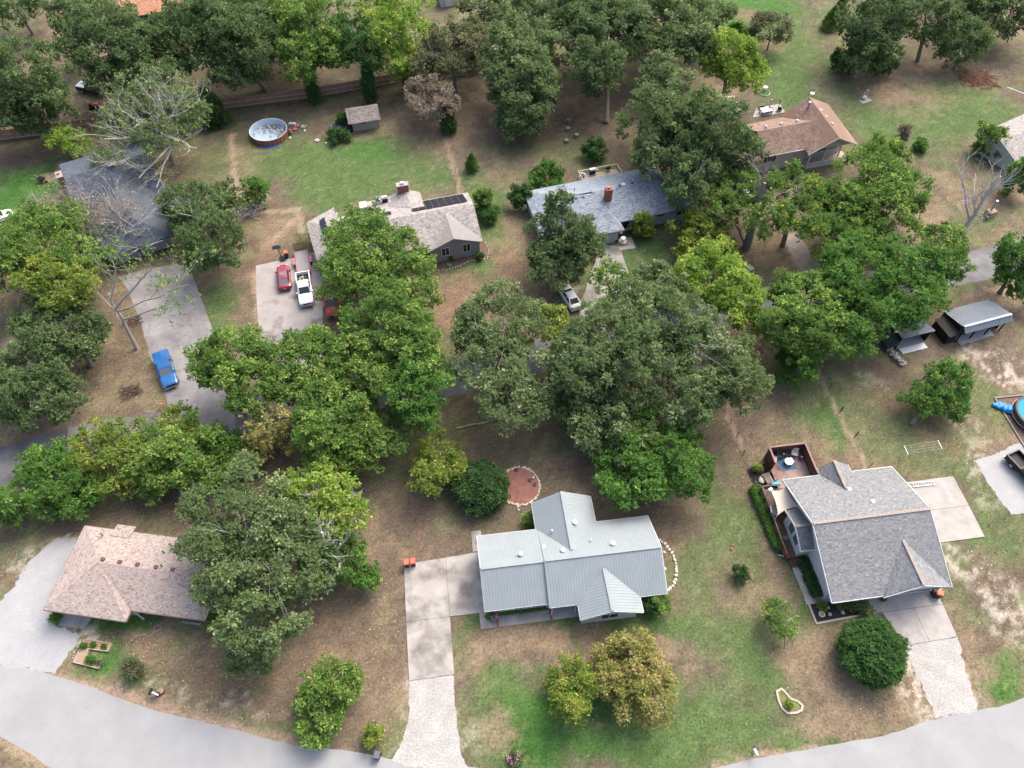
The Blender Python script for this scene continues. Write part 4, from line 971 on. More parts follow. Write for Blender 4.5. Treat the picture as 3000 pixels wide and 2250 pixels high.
a = on7(700, 830, 3.6)
sl7 = (R7 - E7) / 7.5
zr = lambda p: R7 - (17.3 - p.y) * sl7
for o_ in ((740, 830), (640, 850), (800, 810)):
    pass
P4 = [on7(*k, 3.5) for k in ((620, 860), (740, 760), (840, 720), (880, 850), (820, 920), (680, 920))]
for p in P4: p.z = zr(p) + .07
obj('roof_hole', MB().slab(P4, .05), mat('dark_attic', (.02, .015, .012), .95, var=.5, vscale=4), h7)
P4 = [on7(*k, 3.6) for k in ((822, 735), (850, 730), (893, 845), (868, 862))]
for p in P4: p.z = zr(p) + .35
obj('torn_roof_sheet', MB().slab(P4, .04), M_WHITE, h7)
mb = MB()
for k in range(9):
    p = on7(random.uniform(640, 850), random.uniform(740, 910), 3.6); q_ = on7(random.uniform(640, 850), random.uniform(740, 910), 3.7)
    p.z = zr(p) + .2; q_.z = zr(q_) + .3
    mb.bar(p, q_, .07, .05)
obj('splintered_rafter', mb, M_LUMBER, h7)
P4 = [on7(*k, 4.0) for k in ((1225, 890), (1340, 795), (1560, 770), (1420, 815))]
obj('lifted_roof_edge', MB().slab([Vector((p.x, p.y, zr(p) + .35 if zr(p) < R7 else 4.4)) for p in P4], .1), M_R7, h7)
c7 = on7(280, 540, 3.0)
ch = obj('chimney', MB().box((c7.x - .1, c7.y, 2.4), (.8, 1.5, 5.2)), mat('tan_brick', (.32, .22, .165), .85, var=.25, vscale=6), h7)
obj('chimney_cap', MB().box((c7.x - .1, c7.y, 5.05), (.9, 1.6, .12)), M_CONC2, ch); obj('chimney_flue', MB().box((c7.x - .1, c7.y + .1, 5.2), (.35, .4, .25)), mat('clay_flue', (.40, .20, .14), .8), ch)
# 8..10 --- roofs at the edges
h8 = thing('orange_house', 'house with an orange brown shingle roof behind the dark oaks at the top left', 'house', S(370, 95), 12)
q8 = [[(0, 0, 2.9), (17, 0, 2.9), (17, 5, 4.9), (0, 5, 4.9)], [(0, 5, 4.9), (17, 5, 4.9), (17, 10, 2.9), (0, 10, 2.9)]]
M_R8 = mat('orange_shingle_base', (.38, .20, .125), .9, var=.1)
rf = roof(h8, q8, M_R8)
shingles(rf, q8, [(.46, .245, .155), (.40, .205, .13), (.50, .28, .185)], [.5, .3, .2], .4, .2, seed=8)
walls(h8, [(.4, .6), (16.6, .6), (16.6, 9.5), (.4, 9.5)], 2.75, mat('green_siding', (.12, .19, .16), .7), [([(.4, .6, 2.75), (.4, 9.5, 2.75), (.4, 5, 4.7)], (.15, 0, 0)), ([(16.6, .6, 2.75), (16.6, 9.5, 2.75), (16.6, 5, 4.7)], (-.15, 0, 0))])
window(h8, (6, .57, 1.6), 1.4, 1.1, -90, M_WHITE, M_GLASS)
h9 = thing('white_house', 'white house with a pale grey roof cut off by the right edge', 'house', (78.44, 95.13, 0), 30)
q9 = [[(-.2, -.5, 2.4), (14, -.5, 2.4), (14, 3.4, 3.85), (-.2, 3.4, 3.85)], [(-.2, 3.4, 3.85), (14, 3.4, 3.85), (14, 7.3, 2.4), (-.2, 7.3, 2.4)]]
rf = roof(h9, q9, M_R4)
shingles(rf, q9, [(.33, .305, .29), (.28, .255, .245), (.37, .35, .33)], [.4, .35, .25], .36, .18, seed=9)
walls(h9, [(.1, 0), (13.6, 0), (13.6, 6.8), (.1, 6.8)], 2.3, M_SIDING, [([(.1, 0, 2.3), (.1, 6.8, 2.3), (.1, 3.4, 3.65)], (.15, 0, 0))])
trim(h9, [((-.24, -.5, 2.4), (-.24, 3.4, 3.85)), ((-.24, 7.3, 2.4), (-.24, 3.4, 3.85))], M_WHITE)
window(h9, (3, -.03, 1.4), 1.2, 1.0, -90, M_WHITE, M_GLASS)
h10 = thing('white_shed', 'white metal shed cut off by the top edge of the photo', 'shed', S(1292, 22), 12)
walls(h10, [(0, 0), (3.2, 0), (3.2, 4.5), (0, 4.5)], 2.3, M_SIDING, [([(0, 0, 2.3), (3.2, 0, 2.3), (1.6, 0, 3.2)], (0, .1, 0))])
roof(h10, [[(-.15, -.15, 2.25), (1.6, -.15, 3.3), (1.6, 4.6, 3.3), (-.15, 4.6, 2.25)], [(3.35, -.15, 2.25), (1.6, -.15, 3.3), (1.6, 4.6, 3.3), (3.35, 4.6, 2.25)]], M_METROOF2, .05)
obj('shed_door', MB().box((1.6, -.03, 1.0), (1.3, .05, 1.9)), M_WHITE, h10)
# sheds
s1 = thing('garden_shed', 'small tan shed with a weathered grey roof beside the trampoline', 'shed', (-26.98, 105.6, 0), 15)
walls(s1, [(.2, 0), (5.0, 0), (5.0, 3.0), (.2, 3.0)], 2.15, mat('weathered_tan_boards', (.34, .31, .28), .85, var=.12, var2=.1, v2scale=9), [([(.2, 0.0, 2.15), (.2, 3.0, 2.15), (.2, 1.9, 3.0)], (.1, 0, 0))])
q = [[(-.05, -.75, 2.1), (5.3, -.75, 2.1), (5.3, 1.6, 3.15), (-.05, 1.6, 3.15)], [(-.05, 1.6, 3.15), (5.3, 1.6, 3.15), (5.3, 3.3, 2.3), (-.05, 3.3, 2.3)]]
rf = roof(s1, q, mat('weathered_shed_roof', (.19, .175, .165), .9, var=.25, vscale=1))
shingles(rf, q, [(.225, .205, .19), (.17, .155, .145), (.26, .24, .225)], [.4, .4, .2], .36, .18, seed=10, blotch=.35)
trim(s1, [((-.05, -.78, 2.12), (5.3, -.78, 2.12))], M_LUMBER, .05, .12)
window(s1, (2.45, -.03, 1.45), .6, .6, -90, M_TANWALL, M_BLACK, bars=0)
obj('shed_door', MB().box((.3, -.04, 1.0), (.5, .05, 1.9)), M_BLACK, s1)
s3 = thing('open_shed', 'larger black open front shed under a ribbed grey metal roof', 'shed', (57.99, 60.17, 0), 17)
pa, pb = [(.5, 4.2, 2.1), (7.4, 4.2, 2.1), (6.9, .6, 3.0), (-.35, .6, 3.0)], [(-.35, .6, 3.0), (6.9, .6, 3.0), (7.37, -.17, 2.4), (0, 0, 2.4)]
pa, pb = [(-.05, 4.2, 2.1), (7.2, 4.2, 2.1), (7.2, .6, 3.0), (-.05, .6, 3.0)], [(-.05, .6, 3.0), (7.2, .6, 3.0), (7.2, -.1, 2.4), (-.05, -.1, 2.4)]
rf = roof(s3, [pa, pb], M_METROOF2, .04)
mbr = MB(); ribbed(rf, pa, .22, M_METROOF2, .06, joined=mbr); ribbed(rf, pb, .22, M_METROOF2, .06, joined=mbr)
obj('ribbed_sheet', mbr, M_METROOF2, rf)
obj('ridge_cap', MB().bar((-.05, .6, 3.1), (7.2, .6, 3.1), .34, .03), M_METROOF2, rf)
obj('back_wall', MB().box((3.6, 3.9, 1.0), (7.0, .1, 2.0)), M_BLACK, s3)
for x in (.05, 7.0): obj('side_wall', MB().box((x, 2.4, 1.15), (.1, 3.2, 2.3)), M_BLACK, s3)
for x in (.15, 2.4, 4.7, 7.0): obj('post', MB().box((x, .4, 1.3), (.14, .14, 2.6)), M_BLACK, s3)
obj('side_coop', MB().box((-.75, 2.0, .8), (1.3, 2.9, 1.6)), M_BLACK, s3)
obj('coop_roof', MB().slab([(-1.5, .4, 1.62), (-.02, .4, 1.85), (-.02, 3.6, 1.85), (-1.5, 3.6, 1.62)], .05), mat('dark_grey_felt', (.035, .036, .035), .9), s3)
sheet('gravel_floor', [Vector(k) for k in ((.6, -.15, 0), (5.9, -.1, 0), (5.9, 1.2, 0), (.6, 1.2, 0))], .03, M_GRAV2, .12, parent=s3, seed=31, seg=.3)
s2 = thing('open_shed', 'smaller black open front shed under the big maple', 'shed', (50.59, 58.63, 0), 16)
mbr = MB(); pa = [(-.5, 3.6, 1.9), (4.1, 3.6, 1.9), (4.1, .8, 2.45), (-.5, .8, 2.45)]
rf = roof(s2, [pa], M_METROOF2, .04); ribbed(rf, pa, .22, M_METROOF2, .06, joined=mbr); obj('ribbed_sheet', mbr, M_METROOF2, rf)
obj('back_wall', MB().box((1.8, 3.3, .95), (4.3, .1, 1.8)), M_BLACK, s2)
for x in (-.4, 3.9): obj('side_wall', MB().box((x, 2.2, 1.0), (.1, 2.3, 1.95)), M_BLACK, s2)
obj('side_lean_to', MB().slab([(-2.0, 1.0, .9), (-.4, 1.0, 1.7), (-.4, 3.5, 1.7), (-2.0, 3.5, .9)], .9), mat('dark_slate_panel', (.03, .04, .05), .6), s2)
obj('floor_slab', MB().box((1.84, .47, .05), (3.7, .95, .1)), mat('pale_blue_slab', (.52, .57, .59), .8, var=.06), s2)
obj('inner_floor', MB().box((1.8, 2.0, .1), (4.1, 2.0, .1)), M_GREYWALL, s2)
# ------------------------------------------------------------------ trees: tapered trunk and limbs, crown of many leaf faces
SPEC = {   # base leaf colours (light, dark, tip), share of tips
 'oak':   ((.128, .182, .074), (.082, .122, .050), (.225, .275, .135), .26),
 'oakd':  ((.100, .153, .060), (.064, .102, .041), (.170, .222, .098), .24),
 'fresh': ((.114, .196, .047), (.072, .134, .033), (.225, .300, .075), .32),
 'lime':  ((.180, .275, .050), (.120, .200, .036), (.300, .345, .078), .30),
 'maple': ((.090, .184, .042), (.058, .124, .028), (.160, .262, .060), .24),
 'gold':  ((.165, .225, .046), (.102, .152, .032), (.300, .300, .065), .26),
 'rust':  ((.235, .240, .075), (.150, .165, .050), (.340, .270, .130), .34),
 'autumn': ((.114, .196, .047), (.072, .134, .033), (.40, .33, .060), .20),
 'olive': ((.135, .150, .078), (.088, .102, .052), (.220, .205, .110), .22),
 'brown': ((.225, .190, .148), (.150, .126, .098), (.300, .235, .180), .30),
 'dark':  ((.058, .125, .038), (.038, .085, .026), (.110, .195, .056), .18),
 'ever':  ((.054, .108, .038), (.036, .074, .026), (.100, .155, .046), .15),
}
def unit(a):
    return a / np.maximum(np.linalg.norm(a, axis=-1, keepdims=True), 1e-9)
def leaves_from(pos, out, spec, m=5, L=.42, W=.26, spread=.85, r=None, bough=None):
    """star sprays of leaves at pos (n,3) that point along out (n,3)"""
    r = r or rng
    n = len(pos)
    p = np.repeat(pos, m, 0)
    d = unit(np.repeat(out, m, 0) * .75 + r.normal(size=(n * m, 3)) * spread)
    nn = unit(np.repeat(out, m, 0) * .6 + np.array((0, 0, .75)) + r.normal(size=(n * m, 3)) * .45)
    b = unit(np.cross(d, nn))
    ln = (L * r.uniform(.65, 1.2, (n * m, 1))); wd = W * r.uniform(.7, 1.2, (n * m, 1))
    droop = np.array((0, 0, -1.0)) * ln * .12
    p = p + r.normal(size=p.shape) * .05
    V = np.stack([p, p + d * ln + droop + b * wd * .5, p + d * ln * .9 + droop - b * wd * .5], 1).reshape(-1, 3)
    Q = np.arange(n * m * 3).reshape(-1, 3)
    c0, c1, ct, share = [np.array(k) for k in SPEC[spec]]
    bb = np.repeat(bough if bough is not None else r.random(n), m)[:, None]
    mix = np.clip(bb * .7 + r.random((n * m, 1)) * .5 - .1, 0, 1)
    col = c1 + (c0 - c1) * mix
    tip = (np.repeat(r.random(n), m)[:, None] * .6 + bb * .4 > 1 - share) & (r.random((n * m, 1)) < .75)
    col = np.where(tip, ct * (.75 + .5 * r.random((n * m, 1))), col)
    col = col * r.lognormal(0, .11, (n * m, 1)) * (1 + r.normal(0, .05, (n * m, 3)))
    return V, Q, np.clip(col * 1.32, .005, .8)
def blob3d(ox, oy, wd, h, zlo):
    x, y = ox * KO, oy * KO
    zc = zlo + 3
    for _ in range(12):
        s_ = scale_at(x, y, zc)
        r_ = wd * KO / 2 / s_; hh = h * KO / 2 / s_
        d = depr(y)
        rz = math.sqrt(max(hh * hh - (r_ * math.sin(d)) ** 2, 0)) / math.cos(d)
        rz = min(max(rz, .55 * r_), 1.35 * r_)
        zc = zlo + rz
    p = S(x, y, zc)
    k_ = 1.24 if oy < 110 else 1.13
    return np.array(p), r_ * k_, rz * 1.12
def crown_points(blobs, ls, dens, r, rnd=False):
    P, D, B, tips = [], [], [], []
    for c, ra, rz in blobs:
        rb = min(max(.18 * ra, min(.55, .4 * ra)), 1.25)
        nb = int(2.6 * (ra / rb) ** 2 * (.45 + .55 * rz / ra)) + 4
        if rnd: rb = max(.14 * ra, .22); nb = int(7.5 * (ra / rb) ** 2)
        d = unit(r.normal(size=(nb * 2, 3)))
        d = d[(d[:, 2] > -.55) | (r.random(nb * 2) < .25)][:nb]
        if rnd: d = d[d[:, 2] > -.75]
        lump = 1 + .24 * np.sin(d[:, 0] * 5 + r.uniform(0, 6)) * np.sin(d[:, 1] * 4 + d[:, 2] * 3 + r.uniform(0, 6))
        fr = (r.uniform(.12, 1, (len(d), 1)) ** .42) * .92 * lump[:, None] if not rnd else r.uniform(.70, .93, (len(d), 1)) * lump[:, None] ** .45
        bc = c + d * np.array((ra, ra, rz)) * fr
        keep = r.random(len(bc)) < .93
        bc, d = bc[keep], d[keep]
        tips.append(bc)
        rbs = rb * r.uniform(.55, 1.25, len(bc))
        for k in range(len(bc)):
            ns = max(4, int(4 * math.pi * rbs[k] ** 2 * .62 * dens / (.375 * ls) ** 2))
            sd = unit(r.normal(size=(ns, 3)) + np.array((0, 0, .45)) + d[k] * .45)
            P.append(bc[k] + sd * rbs[k] * np.array((1, 1, .72)) * r.uniform(.35, 1.3, (ns, 1)))
            D.append(sd)
            B.append(np.full(ns, r.random()))
    return np.concatenate(P), np.concatenate(D), np.concatenate(B), np.concatenate(tips)
def limb(mb, a, b, r0, r1, sag=.12, n=5, k=4, r=random):
    a, b = Vector(a), Vector(b)
    Ln = (b - a).length
    pts = []
    for i in range(k + 1):
        t = i / k
        p = a.lerp(b, t)
        w_ = math.sin(math.pi * t) * Ln * sag
        p += Vector((r.uniform(-1, 1) * w_ * .6, r.uniform(-1, 1) * w_ * .6, w_ * .8))
        pts.append(p)
    mb.tube(pts, [r0 + (r1 - r0) * i / k for i in range(k + 1)], n)
    return pts
def twig_tree(mb, p, d, ln, r0, depth, rr, up=.1, kids=(2, 3), shrink=(.62, .85), bend=.25):
    d = Vector(d).normalized()
    pts, rad = [Vector(p)], [r0]
    q = Vector(p)
    n = 3
    for i in range(n):
        d = (d + Vector((rr.uniform(-bend, bend), rr.uniform(-bend, bend), rr.uniform(-bend, bend) + up * .3))).normalized()
        q = q + d * ln / n
        pts.append(q.copy()); rad.append(r0 * (1 - .42 * (i + 1) / n))
    mb.tube(pts, rad, 5 if r0 > .06 else 4, cap=depth == 0)
    ends = [(q.copy(), d.copy())]
    if depth:
        for k in range(rr.randint(*kids)):
            st = pts[rr.choice((1, 2, 3, 3))]
            e = (d + Vector((rr.uniform(-1, 1), rr.uniform(-1, 1), rr.uniform(-.5, .8) + up)) * .85).normalized()
            ends += twig_tree(mb, st, e, ln * rr.uniform(*shrink), r0 * rr.uniform(.42, .6), depth - 1, rr, up, kids, shrink, bend)
    return ends

def tree(name, label, cat, spec, blobs, clear=3.0, base=None, dens=1.0, ls=1.0, seed=1, group=None, bark=None, bare=0, girth=1.0, leafL=.33, rnd=False):
    r = np.random.default_rng(seed); rr = random.Random(seed)
    B = []
    for b in blobs:
        zl = b[4] if len(b) > 4 else clear
        B.append(blob3d(b[0], b[1], b[2], b[3], zl))
    c0, ra, rz = B[0]
    if base is None:
        wts = np.array([b[1] ** 2 for b in B]); cen = sum(b[0] * w_ for b, w_ in zip(B, wts)) / wts.sum()
        bx, by = cen[0] + rr.uniform(-.3, .3), cen[1] + rr.uniform(-.3, .3)
    else:
        p = O(*base); bx, by = p.x, p.y
    root = thing(name, label, cat, (bx, by, 0), 0, group)
    off = np.array((bx, by, 0))
    P, D, Bo, tips = crown_points([(c - off, a_, z_) for c, a_, z_ in B], ls, dens, r, rnd)
    V, Q, colr = leaves_from(P, D, spec, m=5, L=leafL * ls, W=leafL * .72 * ls, r=r, bough=Bo)
    raw('crown', V, Q, M_LEAF, root, colr)
    NTRI[0] += len(Q)
    mb = MB()
    top = max(b[0][2] + .3 * b[2] for b in B)
    ht = max(b[0][2] + b[2] for b in B)
    r0 = (.10 + .022 * ht) * girth
    fork = Vector((c0[0] - bx, c0[1] - by, 0)) * .6 + Vector((0, 0, c0[2] - rz * .45))
    tp = [Vector((0, 0, -.1)), Vector((0, 0, .25)), Vector((rr.uniform(-.1, .1), rr.uniform(-.1, .1), fork.z * .5)) + Vector((fork.x, fork.y, 0)) * .35, fork]
    mb.tube(tp, [r0 * 1.35, r0, r0 * .8, r0 * .62], 8)
    crownp = Vector((c0[0] - bx, c0[1] - by, top))
    mb.tube([fork, (fork + crownp) / 2 + Vector((rr.uniform(-.4, .4), rr.uniform(-.4, .4), 0)), crownp], [r0 * .6, r0 * .35, r0 * .12], 6)
    for t in rr.sample(list(range(len(tips))), min(len(tips), 10 + int(ra * 1.5))):
        e = Vector(tips[t])
        st = tp[2].lerp(fork, rr.random()) if rr.random() < .5 else fork.lerp(crownp, rr.random() * .7)
        limb(mb, st, e, r0 * .26, .025, n=4, r=rr)
    obj('trunk', mb, bark or M_BARK, root, smooth=True, recalc=False)
    if bare:
        mb = MB()
        for k in range(bare):
            e = Vector(tips[rr.randrange(len(tips))])
            st = fork.lerp(crownp, rr.random() * .6)
            dd = (e - st)
            twig_tree(mb, st.lerp(e, .35), dd + Vector((0, 0, dd.length * .35)), min(dd.length * .34, 2.2), .075, 3, rr, .15)
        obj('bare_branches', mb, M_PALE, root, recalc=False)['kind'] = 'stuff'
    return root
def shrub(name, label, cat, spec, ox, oy, wd, h, seed=1, dens=1.0, ls=.6, group=None, flowers=None, zlo=.15, rnd=False):
    r = np.random.default_rng(seed); rr = random.Random(seed)
    c, ra, rz = blob3d(ox, oy, wd, h, zlo)
    root = thing(name, label, cat, (c[0], c[1], 0), 0, group)
    P, D, Bo, tips = crown_points([(np.array((0, 0, c[2])), ra, rz)], ls, dens, r, rnd)
    P[:, 2] = np.maximum(P[:, 2], .05)
    V, Q, colr = leaves_from(P, D, spec, m=5, L=.42 * ls, W=.3 * ls, r=r, bough=Bo)
    raw('foliage', V, Q, M_LEAF, root, colr)
    NTRI[0] += len(Q)
    mb = MB()
    for t in rr.sample(list(range(len(tips))), min(9, len(tips))):
        limb(mb, (rr.uniform(-.1, .1), rr.uniform(-.1, .1), -.05), tips[t], .05, .015, n=4, r=rr)
    obj('stem', mb, M_BARK, root, recalc=False)
    if flowers:
        n = flowers[1]
        d = unit(r.normal(size=(n, 3)) + np.array((0, 0, .6)))
        p = np.array((0, 0, c[2])) + d * np.array((ra, ra, rz)) * r.uniform(.75, 1.02, (n, 1))
        V, Q, _ = leaves_from(p, d, spec, m=5, L=.16, W=.13, r=r)
        cc = np.array(flowers[0]) * r.lognormal(0, .2, (len(Q), 1))
        f = raw('blossom', V, Q, M_LEAF, root, np.clip(cc, 0, .9)); f['kind'] = 'stuff'
    return root
def conifer(name, label, spec, base, wd_m, ht, seed=1, group=None, cat='tree', ls=.6, taper=.75, dens=1.0):
    r = np.random.default_rng(seed)
    p = O(*base)
    root = thing(name, label, cat, (p.x, p.y, 0), 0, group)
    n = int(ht * wd_m * 60 * dens / ls)
    t = r.random(n) ** .8
    ang = r.uniform(0, 2 * math.pi, n)
    prof = np.minimum(1, (1 - t) ** taper * 1.25) * np.minimum(1, t * 7 + .55)
    rad = wd_m / 2 * prof * r.uniform(.55, 1.1, n) * (1 + .15 * np.sin(ang * 3 + t * 9))
    pos = np.stack([np.cos(ang) * rad, np.sin(ang) * rad, .1 + t * ht], -1)
    out = unit(np.stack([np.cos(ang), np.sin(ang), np.full(n, .55)], -1))
    V, Q, colr = leaves_from(pos, out, spec, m=5, L=.5 * ls, W=.2 * ls, spread=.5, r=r)
    raw('crown', V, Q, M_LEAF, root, colr)
    NTRI[0] += len(Q)
    mb = MB().tube([(0, 0, -.1), (0, 0, ht * .5), (0, 0, ht * .93)], [.09 + .012 * ht, .06, .02], 6)
    obj('trunk', mb, M_BARK, root, recalc=False)
    return root
def hedge(name, label, spec, pts, wd, ht, seed=1, ls=.42, group=None, dens=1.0):
    """clipped hedge along metre points, rounded box section"""
    r = np.random.default_rng(seed)
    c = sum(pts, Vector()) / len(pts)
    root = thing(name, label, 'hedge', (c.x, c.y, 0), 0, group)
    P, D = [], []
    for a, b in zip(pts[:-1], pts[1:]):
        ab = b - a; Ln = ab.length; x = ab / Ln; y = Vector((-x.y, x.x, 0))
        n = int((Ln + wd) * (wd + 2 * ht) * 40 * dens / ls)
        al = r.uniform(-wd * .4, Ln + wd * .4, n)
        th = r.uniform(-.25, math.pi + .25, n)
        sx, sz = np.sign(np.cos(th)) * np.abs(np.cos(th)) ** .45, np.abs(np.sin(th)) ** .45
        f = r.uniform(.75, 1.08, n)
        endf = np.minimum(1, np.minimum(al + wd * .5, Ln + wd * .5 - al) / (wd * .35)) ** .5
        endf = np.clip(np.nan_to_num(endf), .3, 1)
        lat = sx * wd / 2 * f * endf; z = .08 + sz * (ht - .1) * f
        P.append(np.stack([a.x - c.x + x.x * al + y.x * lat, a.y - c.y + x.y * al + y.y * lat, z], -1))
        D.append(unit(np.stack([y.x * sx, y.y * sx, sz + .25], -1)))
    V, Q, colr = leaves_from(np.concatenate(P), np.concatenate(D), spec, m=5, L=.42 * ls, W=.28 * ls, r=r)
    raw('foliage', V, Q, M_LEAF, root, colr)
    NTRI[0] += len(Q)
    return root
# ------------------------------------------------------------------ every tree and shrub of the photo (overview pixels: x, y, width, height of the crown)
T = tree
BACK = 'oaks in the back row along the top of the photo'
T('oak_tree', 'large dark green oak at the left edge in front of the far wooden fence', 'tree', 'oakd', [(40, 165, 180, 200), (90, 225, 120, 100), (5, 235, 110, 110)], 3.5, seed=1, ls=1.25)
T('oak_tree', 'small dark oak crown cut off at the top left corner', 'tree', 'oakd', [(30, 8, 110, 80)], 3, seed=2, ls=1.3)
T('oak_tree', 'wide dark oak left of the orange roof, beyond the wooden fence', 'tree', 'oakd', [(240, 90, 170, 150), (325, 130, 140, 130), (175, 40, 110, 100), (260, 165, 130, 90, 4)], 4, seed=3, ls=1.25, bare=2)
T('oak_tree', 'dark oak just right of the orange roof with a leaning trunk', 'tree', 'oakd', [(440, 70, 180, 160), (370, 90, 120, 120), (525, 100, 130, 150), (500, 150, 90, 90)], 4, base=(573, 195), seed=4, ls=1.25)
T('oak_tree', 'fresh green oak with ivy trunk rising in front of the wooden fence', 'tree', 'fresh', [(670, 60, 150, 140), (715, 110, 80, 110), (640, 130, 90, 110)], 4, base=(684, 218), seed=5, ls=1.25)
conifer('ivy_column', 'green ivy wrapped round the oak trunk at the wooden fence', 'dark', (684, 224), 2.0, 6, seed=6, cat='ivy', ls=.8, taper=.5)
conifer('cedar_tree', 'brownish green cedar at the left end of the visible long fence', 'ever', (468, 268), 4.4, 6.5, seed=7, ls=.9)
T('oak_tree', 'storm damaged oak leaning pale bare branches over the dark blue roof', 'tree', 'oak', [(330, 205, 130, 110), (405, 245, 90, 100), (265, 262, 90, 80), (235, 340, 60, 44, 4), (330, 290, 90, 50, 7)], 4, base=(372, 345), dens=.62, seed=8, ls=1.1, bare=0)
T('sapling_tree', 'small lime green tree behind the dark blue roof near the fence', 'tree', 'lime', [(140, 302, 75, 55), (165, 315, 55, 40)], 2, base=(152, 344), seed=9, ls=.9, girth=.6)
T('oak_tree', 'dusty dark olive oak between the dark blue roof and the bare yard', 'tree', 'oakd', [(430, 445, 150, 105), (458, 515, 125, 115), (390, 425, 80, 60), (490, 435, 60, 60), (440, 560, 70, 50)], 3, base=(485, 565), seed=10, bare=8, dens=.8)
T('oak_tree', 'broad yellow green oak at the left edge shading white vehicles', 'tree', 'fresh', [(90, 530, 200, 150), (20, 560, 130, 140), (170, 560, 110, 90), (70, 480, 110, 70)], 3.5, base=(110, 640), seed=11, dens=.85)
T('oak_tree', 'yellow tipped oak in the west yard with its trunk by the leaf litter', 'tree', 'gold', [(140, 615, 130, 80), (90, 600, 120, 80)], 6, base=(195, 786), seed=12, dens=.7)
T('oak_tree', 'green oak whose dark trunk stands near the pile of leaves in the west yard', 'tree', 'oak', [(145, 700, 150, 110), (190, 745, 70, 60), (80, 690, 100, 70)], 3, base=(199, 792), seed=13)
T('oak_tree', 'dark low oak with two leaning trunks at the left road side', 'tree', 'oakd', [(70, 790, 160, 120), (130, 860, 110, 90), (20, 850, 90, 120), (50, 900, 70, 60)], 2.5, base=(90, 855), seed=14, dens=.75)
T('oak_tree', 'yellow green oak beside the grey driveway with the blue pickup', 'tree', 'fresh', [(505, 770, 175, 120), (545, 830, 120, 110), (455, 790, 80, 80)], 4, base=(533, 890), seed=15)
T('oak_tree', 'yellow green oak in the middle grove between the two driveways', 'tree', 'fresh', [(665, 780, 160, 130), (610, 830, 90, 90), (700, 840, 120, 110)], 4, seed=16)
T('oak_tree', 'tall light green oak in the centre left grove, crown above its neighbours', 'tree', 'fresh', [(840, 700, 190, 130), (900, 760, 120, 120), (790, 770, 130, 110), (860, 790, 150, 110)], 5, base=(868, 905), seed=17)
T('oak_tree', 'green oak at the lower edge of the centre left grove beside a fallen log', 'tree', 'fresh', [(745, 900, 190, 140), (800, 950, 120, 110), (690, 950, 110, 120), (730, 985, 110, 70, 1.5)], 3, seed=18)
T('oak_tree', 'shaded green oak between the centre left grove and the open brown lawn', 'tree', 'maple', [(900, 860, 140, 150), (915, 800, 100, 90)], 2, seed=19)
T('oak_tree', 'big glossy oak covering the left half of the grey solar roof', 'tree', 'fresh', [(795, 540, 190, 150), (745, 600, 120, 110), (865, 610, 160, 120), (785, 485, 100, 60), (870, 520, 70, 60)], 4, base=(815, 690), seed=20, dens=.85)
T('oak_tree', 'grey green oak with two lobes overhanging the lane in the centre', 'tree', 'oak', [(1080, 690, 180, 130), (1070, 790, 170, 120), (1110, 860, 150, 110), (1020, 720, 90, 90)], 4, base=(1085, 880), seed=21, bare=4, dens=.85)
T('cedar_tree', 'small olive yellow tree between two big oaks by the white sedan', 'tree', 'gold', [(1195, 690, 52, 60), (1205, 735, 60, 70)], 2.5, seed=22, dens=1.1)
T('oak_tree', 'broad grey green oak in the middle of the grove right of centre', 'tree', 'oak', [(1310, 720, 190, 150), (1250, 790, 150, 140), (1370, 780, 160, 150), (1350, 655, 100, 80), (1270, 830, 160, 90, 2)], 5, seed=23, bare=3)
T('oak_tree', 'pale grey green oak at the right of the grove with thick grey limbs', 'tree', 'oak', [(1440, 690, 160, 150), (1540, 760, 170, 140), (1600, 830, 110, 110), (1480, 840, 150, 120), (1430, 610, 130, 100)], 5, base=(1500, 890), seed=24, bare=5)
T('ash_tree', 'bright yellow green feathery tree behind the right of the grove', 'tree', 'lime', [(1535, 595, 160, 120), (1590, 640, 120, 110), (1490, 600, 80, 80), (1620, 690, 70, 70)], 4, seed=25, dens=.9)
T('oak_tree', 'grey green oak lobe hanging over the brown lawn behind the metal roof', 'tree', 'oak', [(1310, 900, 160, 140), (1370, 950, 130, 110), (1260, 930, 70, 80)], 2.5, seed=26, bare=2)
T('maple_tree', 'bright green maple right behind the pale metal roofed house', 'tree', 'maple', [(1440, 960, 170, 130), (1370, 1030, 160, 120), (1480, 1020, 110, 110), (1330, 1000, 90, 80)], 2, seed=27)
T('young_tree', 'pale leafy crown over the long concrete drive near the white sedan', 'tree', 'fresh', [(1322, 604, 84, 62)], 5, seed=28, dens=.6, girth=.7)
T('hackberry_tree', 'yellow green tree with an orange sprig right of the grove', 'tree', 'fresh', [(1725, 650, 150, 110), (1760, 710, 130, 120), (1690, 700, 100, 110)], 4, base=(1742, 800), seed=29)
T('hackberry_tree', 'small leafy offshoot below the yellow green tree near the fence line', 'tree', 'maple', [(1722, 800, 75, 80), (1700, 775, 50, 50)], 1, seed=30, dens=.9)
T('maple_tree', 'large green tree shading the small black shed', 'tree', 'maple', [(1880, 580, 190, 130), (1950, 640, 170, 130), (1860, 670, 150, 120), (1990, 580, 110, 100), (1840, 730, 90, 100, 2.5), (1810, 610, 90, 90)], 4, base=(1905, 735), seed=31)
T('maple_tree', 'yellow topped green tree beside the lane right of the bare dead tree', 'tree', 'fresh', [(2030, 520, 100, 80), (2045, 570, 90, 80)], 5, base=(2035, 640), seed=32)
T('elm_tree', 'golden tipped tree in front of the brown roofed house, left of the big green one', 'tree', 'autumn', [(1715, 405, 130, 80), (1660, 470, 90, 90), (1735, 470, 110, 80)], 6, base=(1690, 530), seed=33, dens=.8)
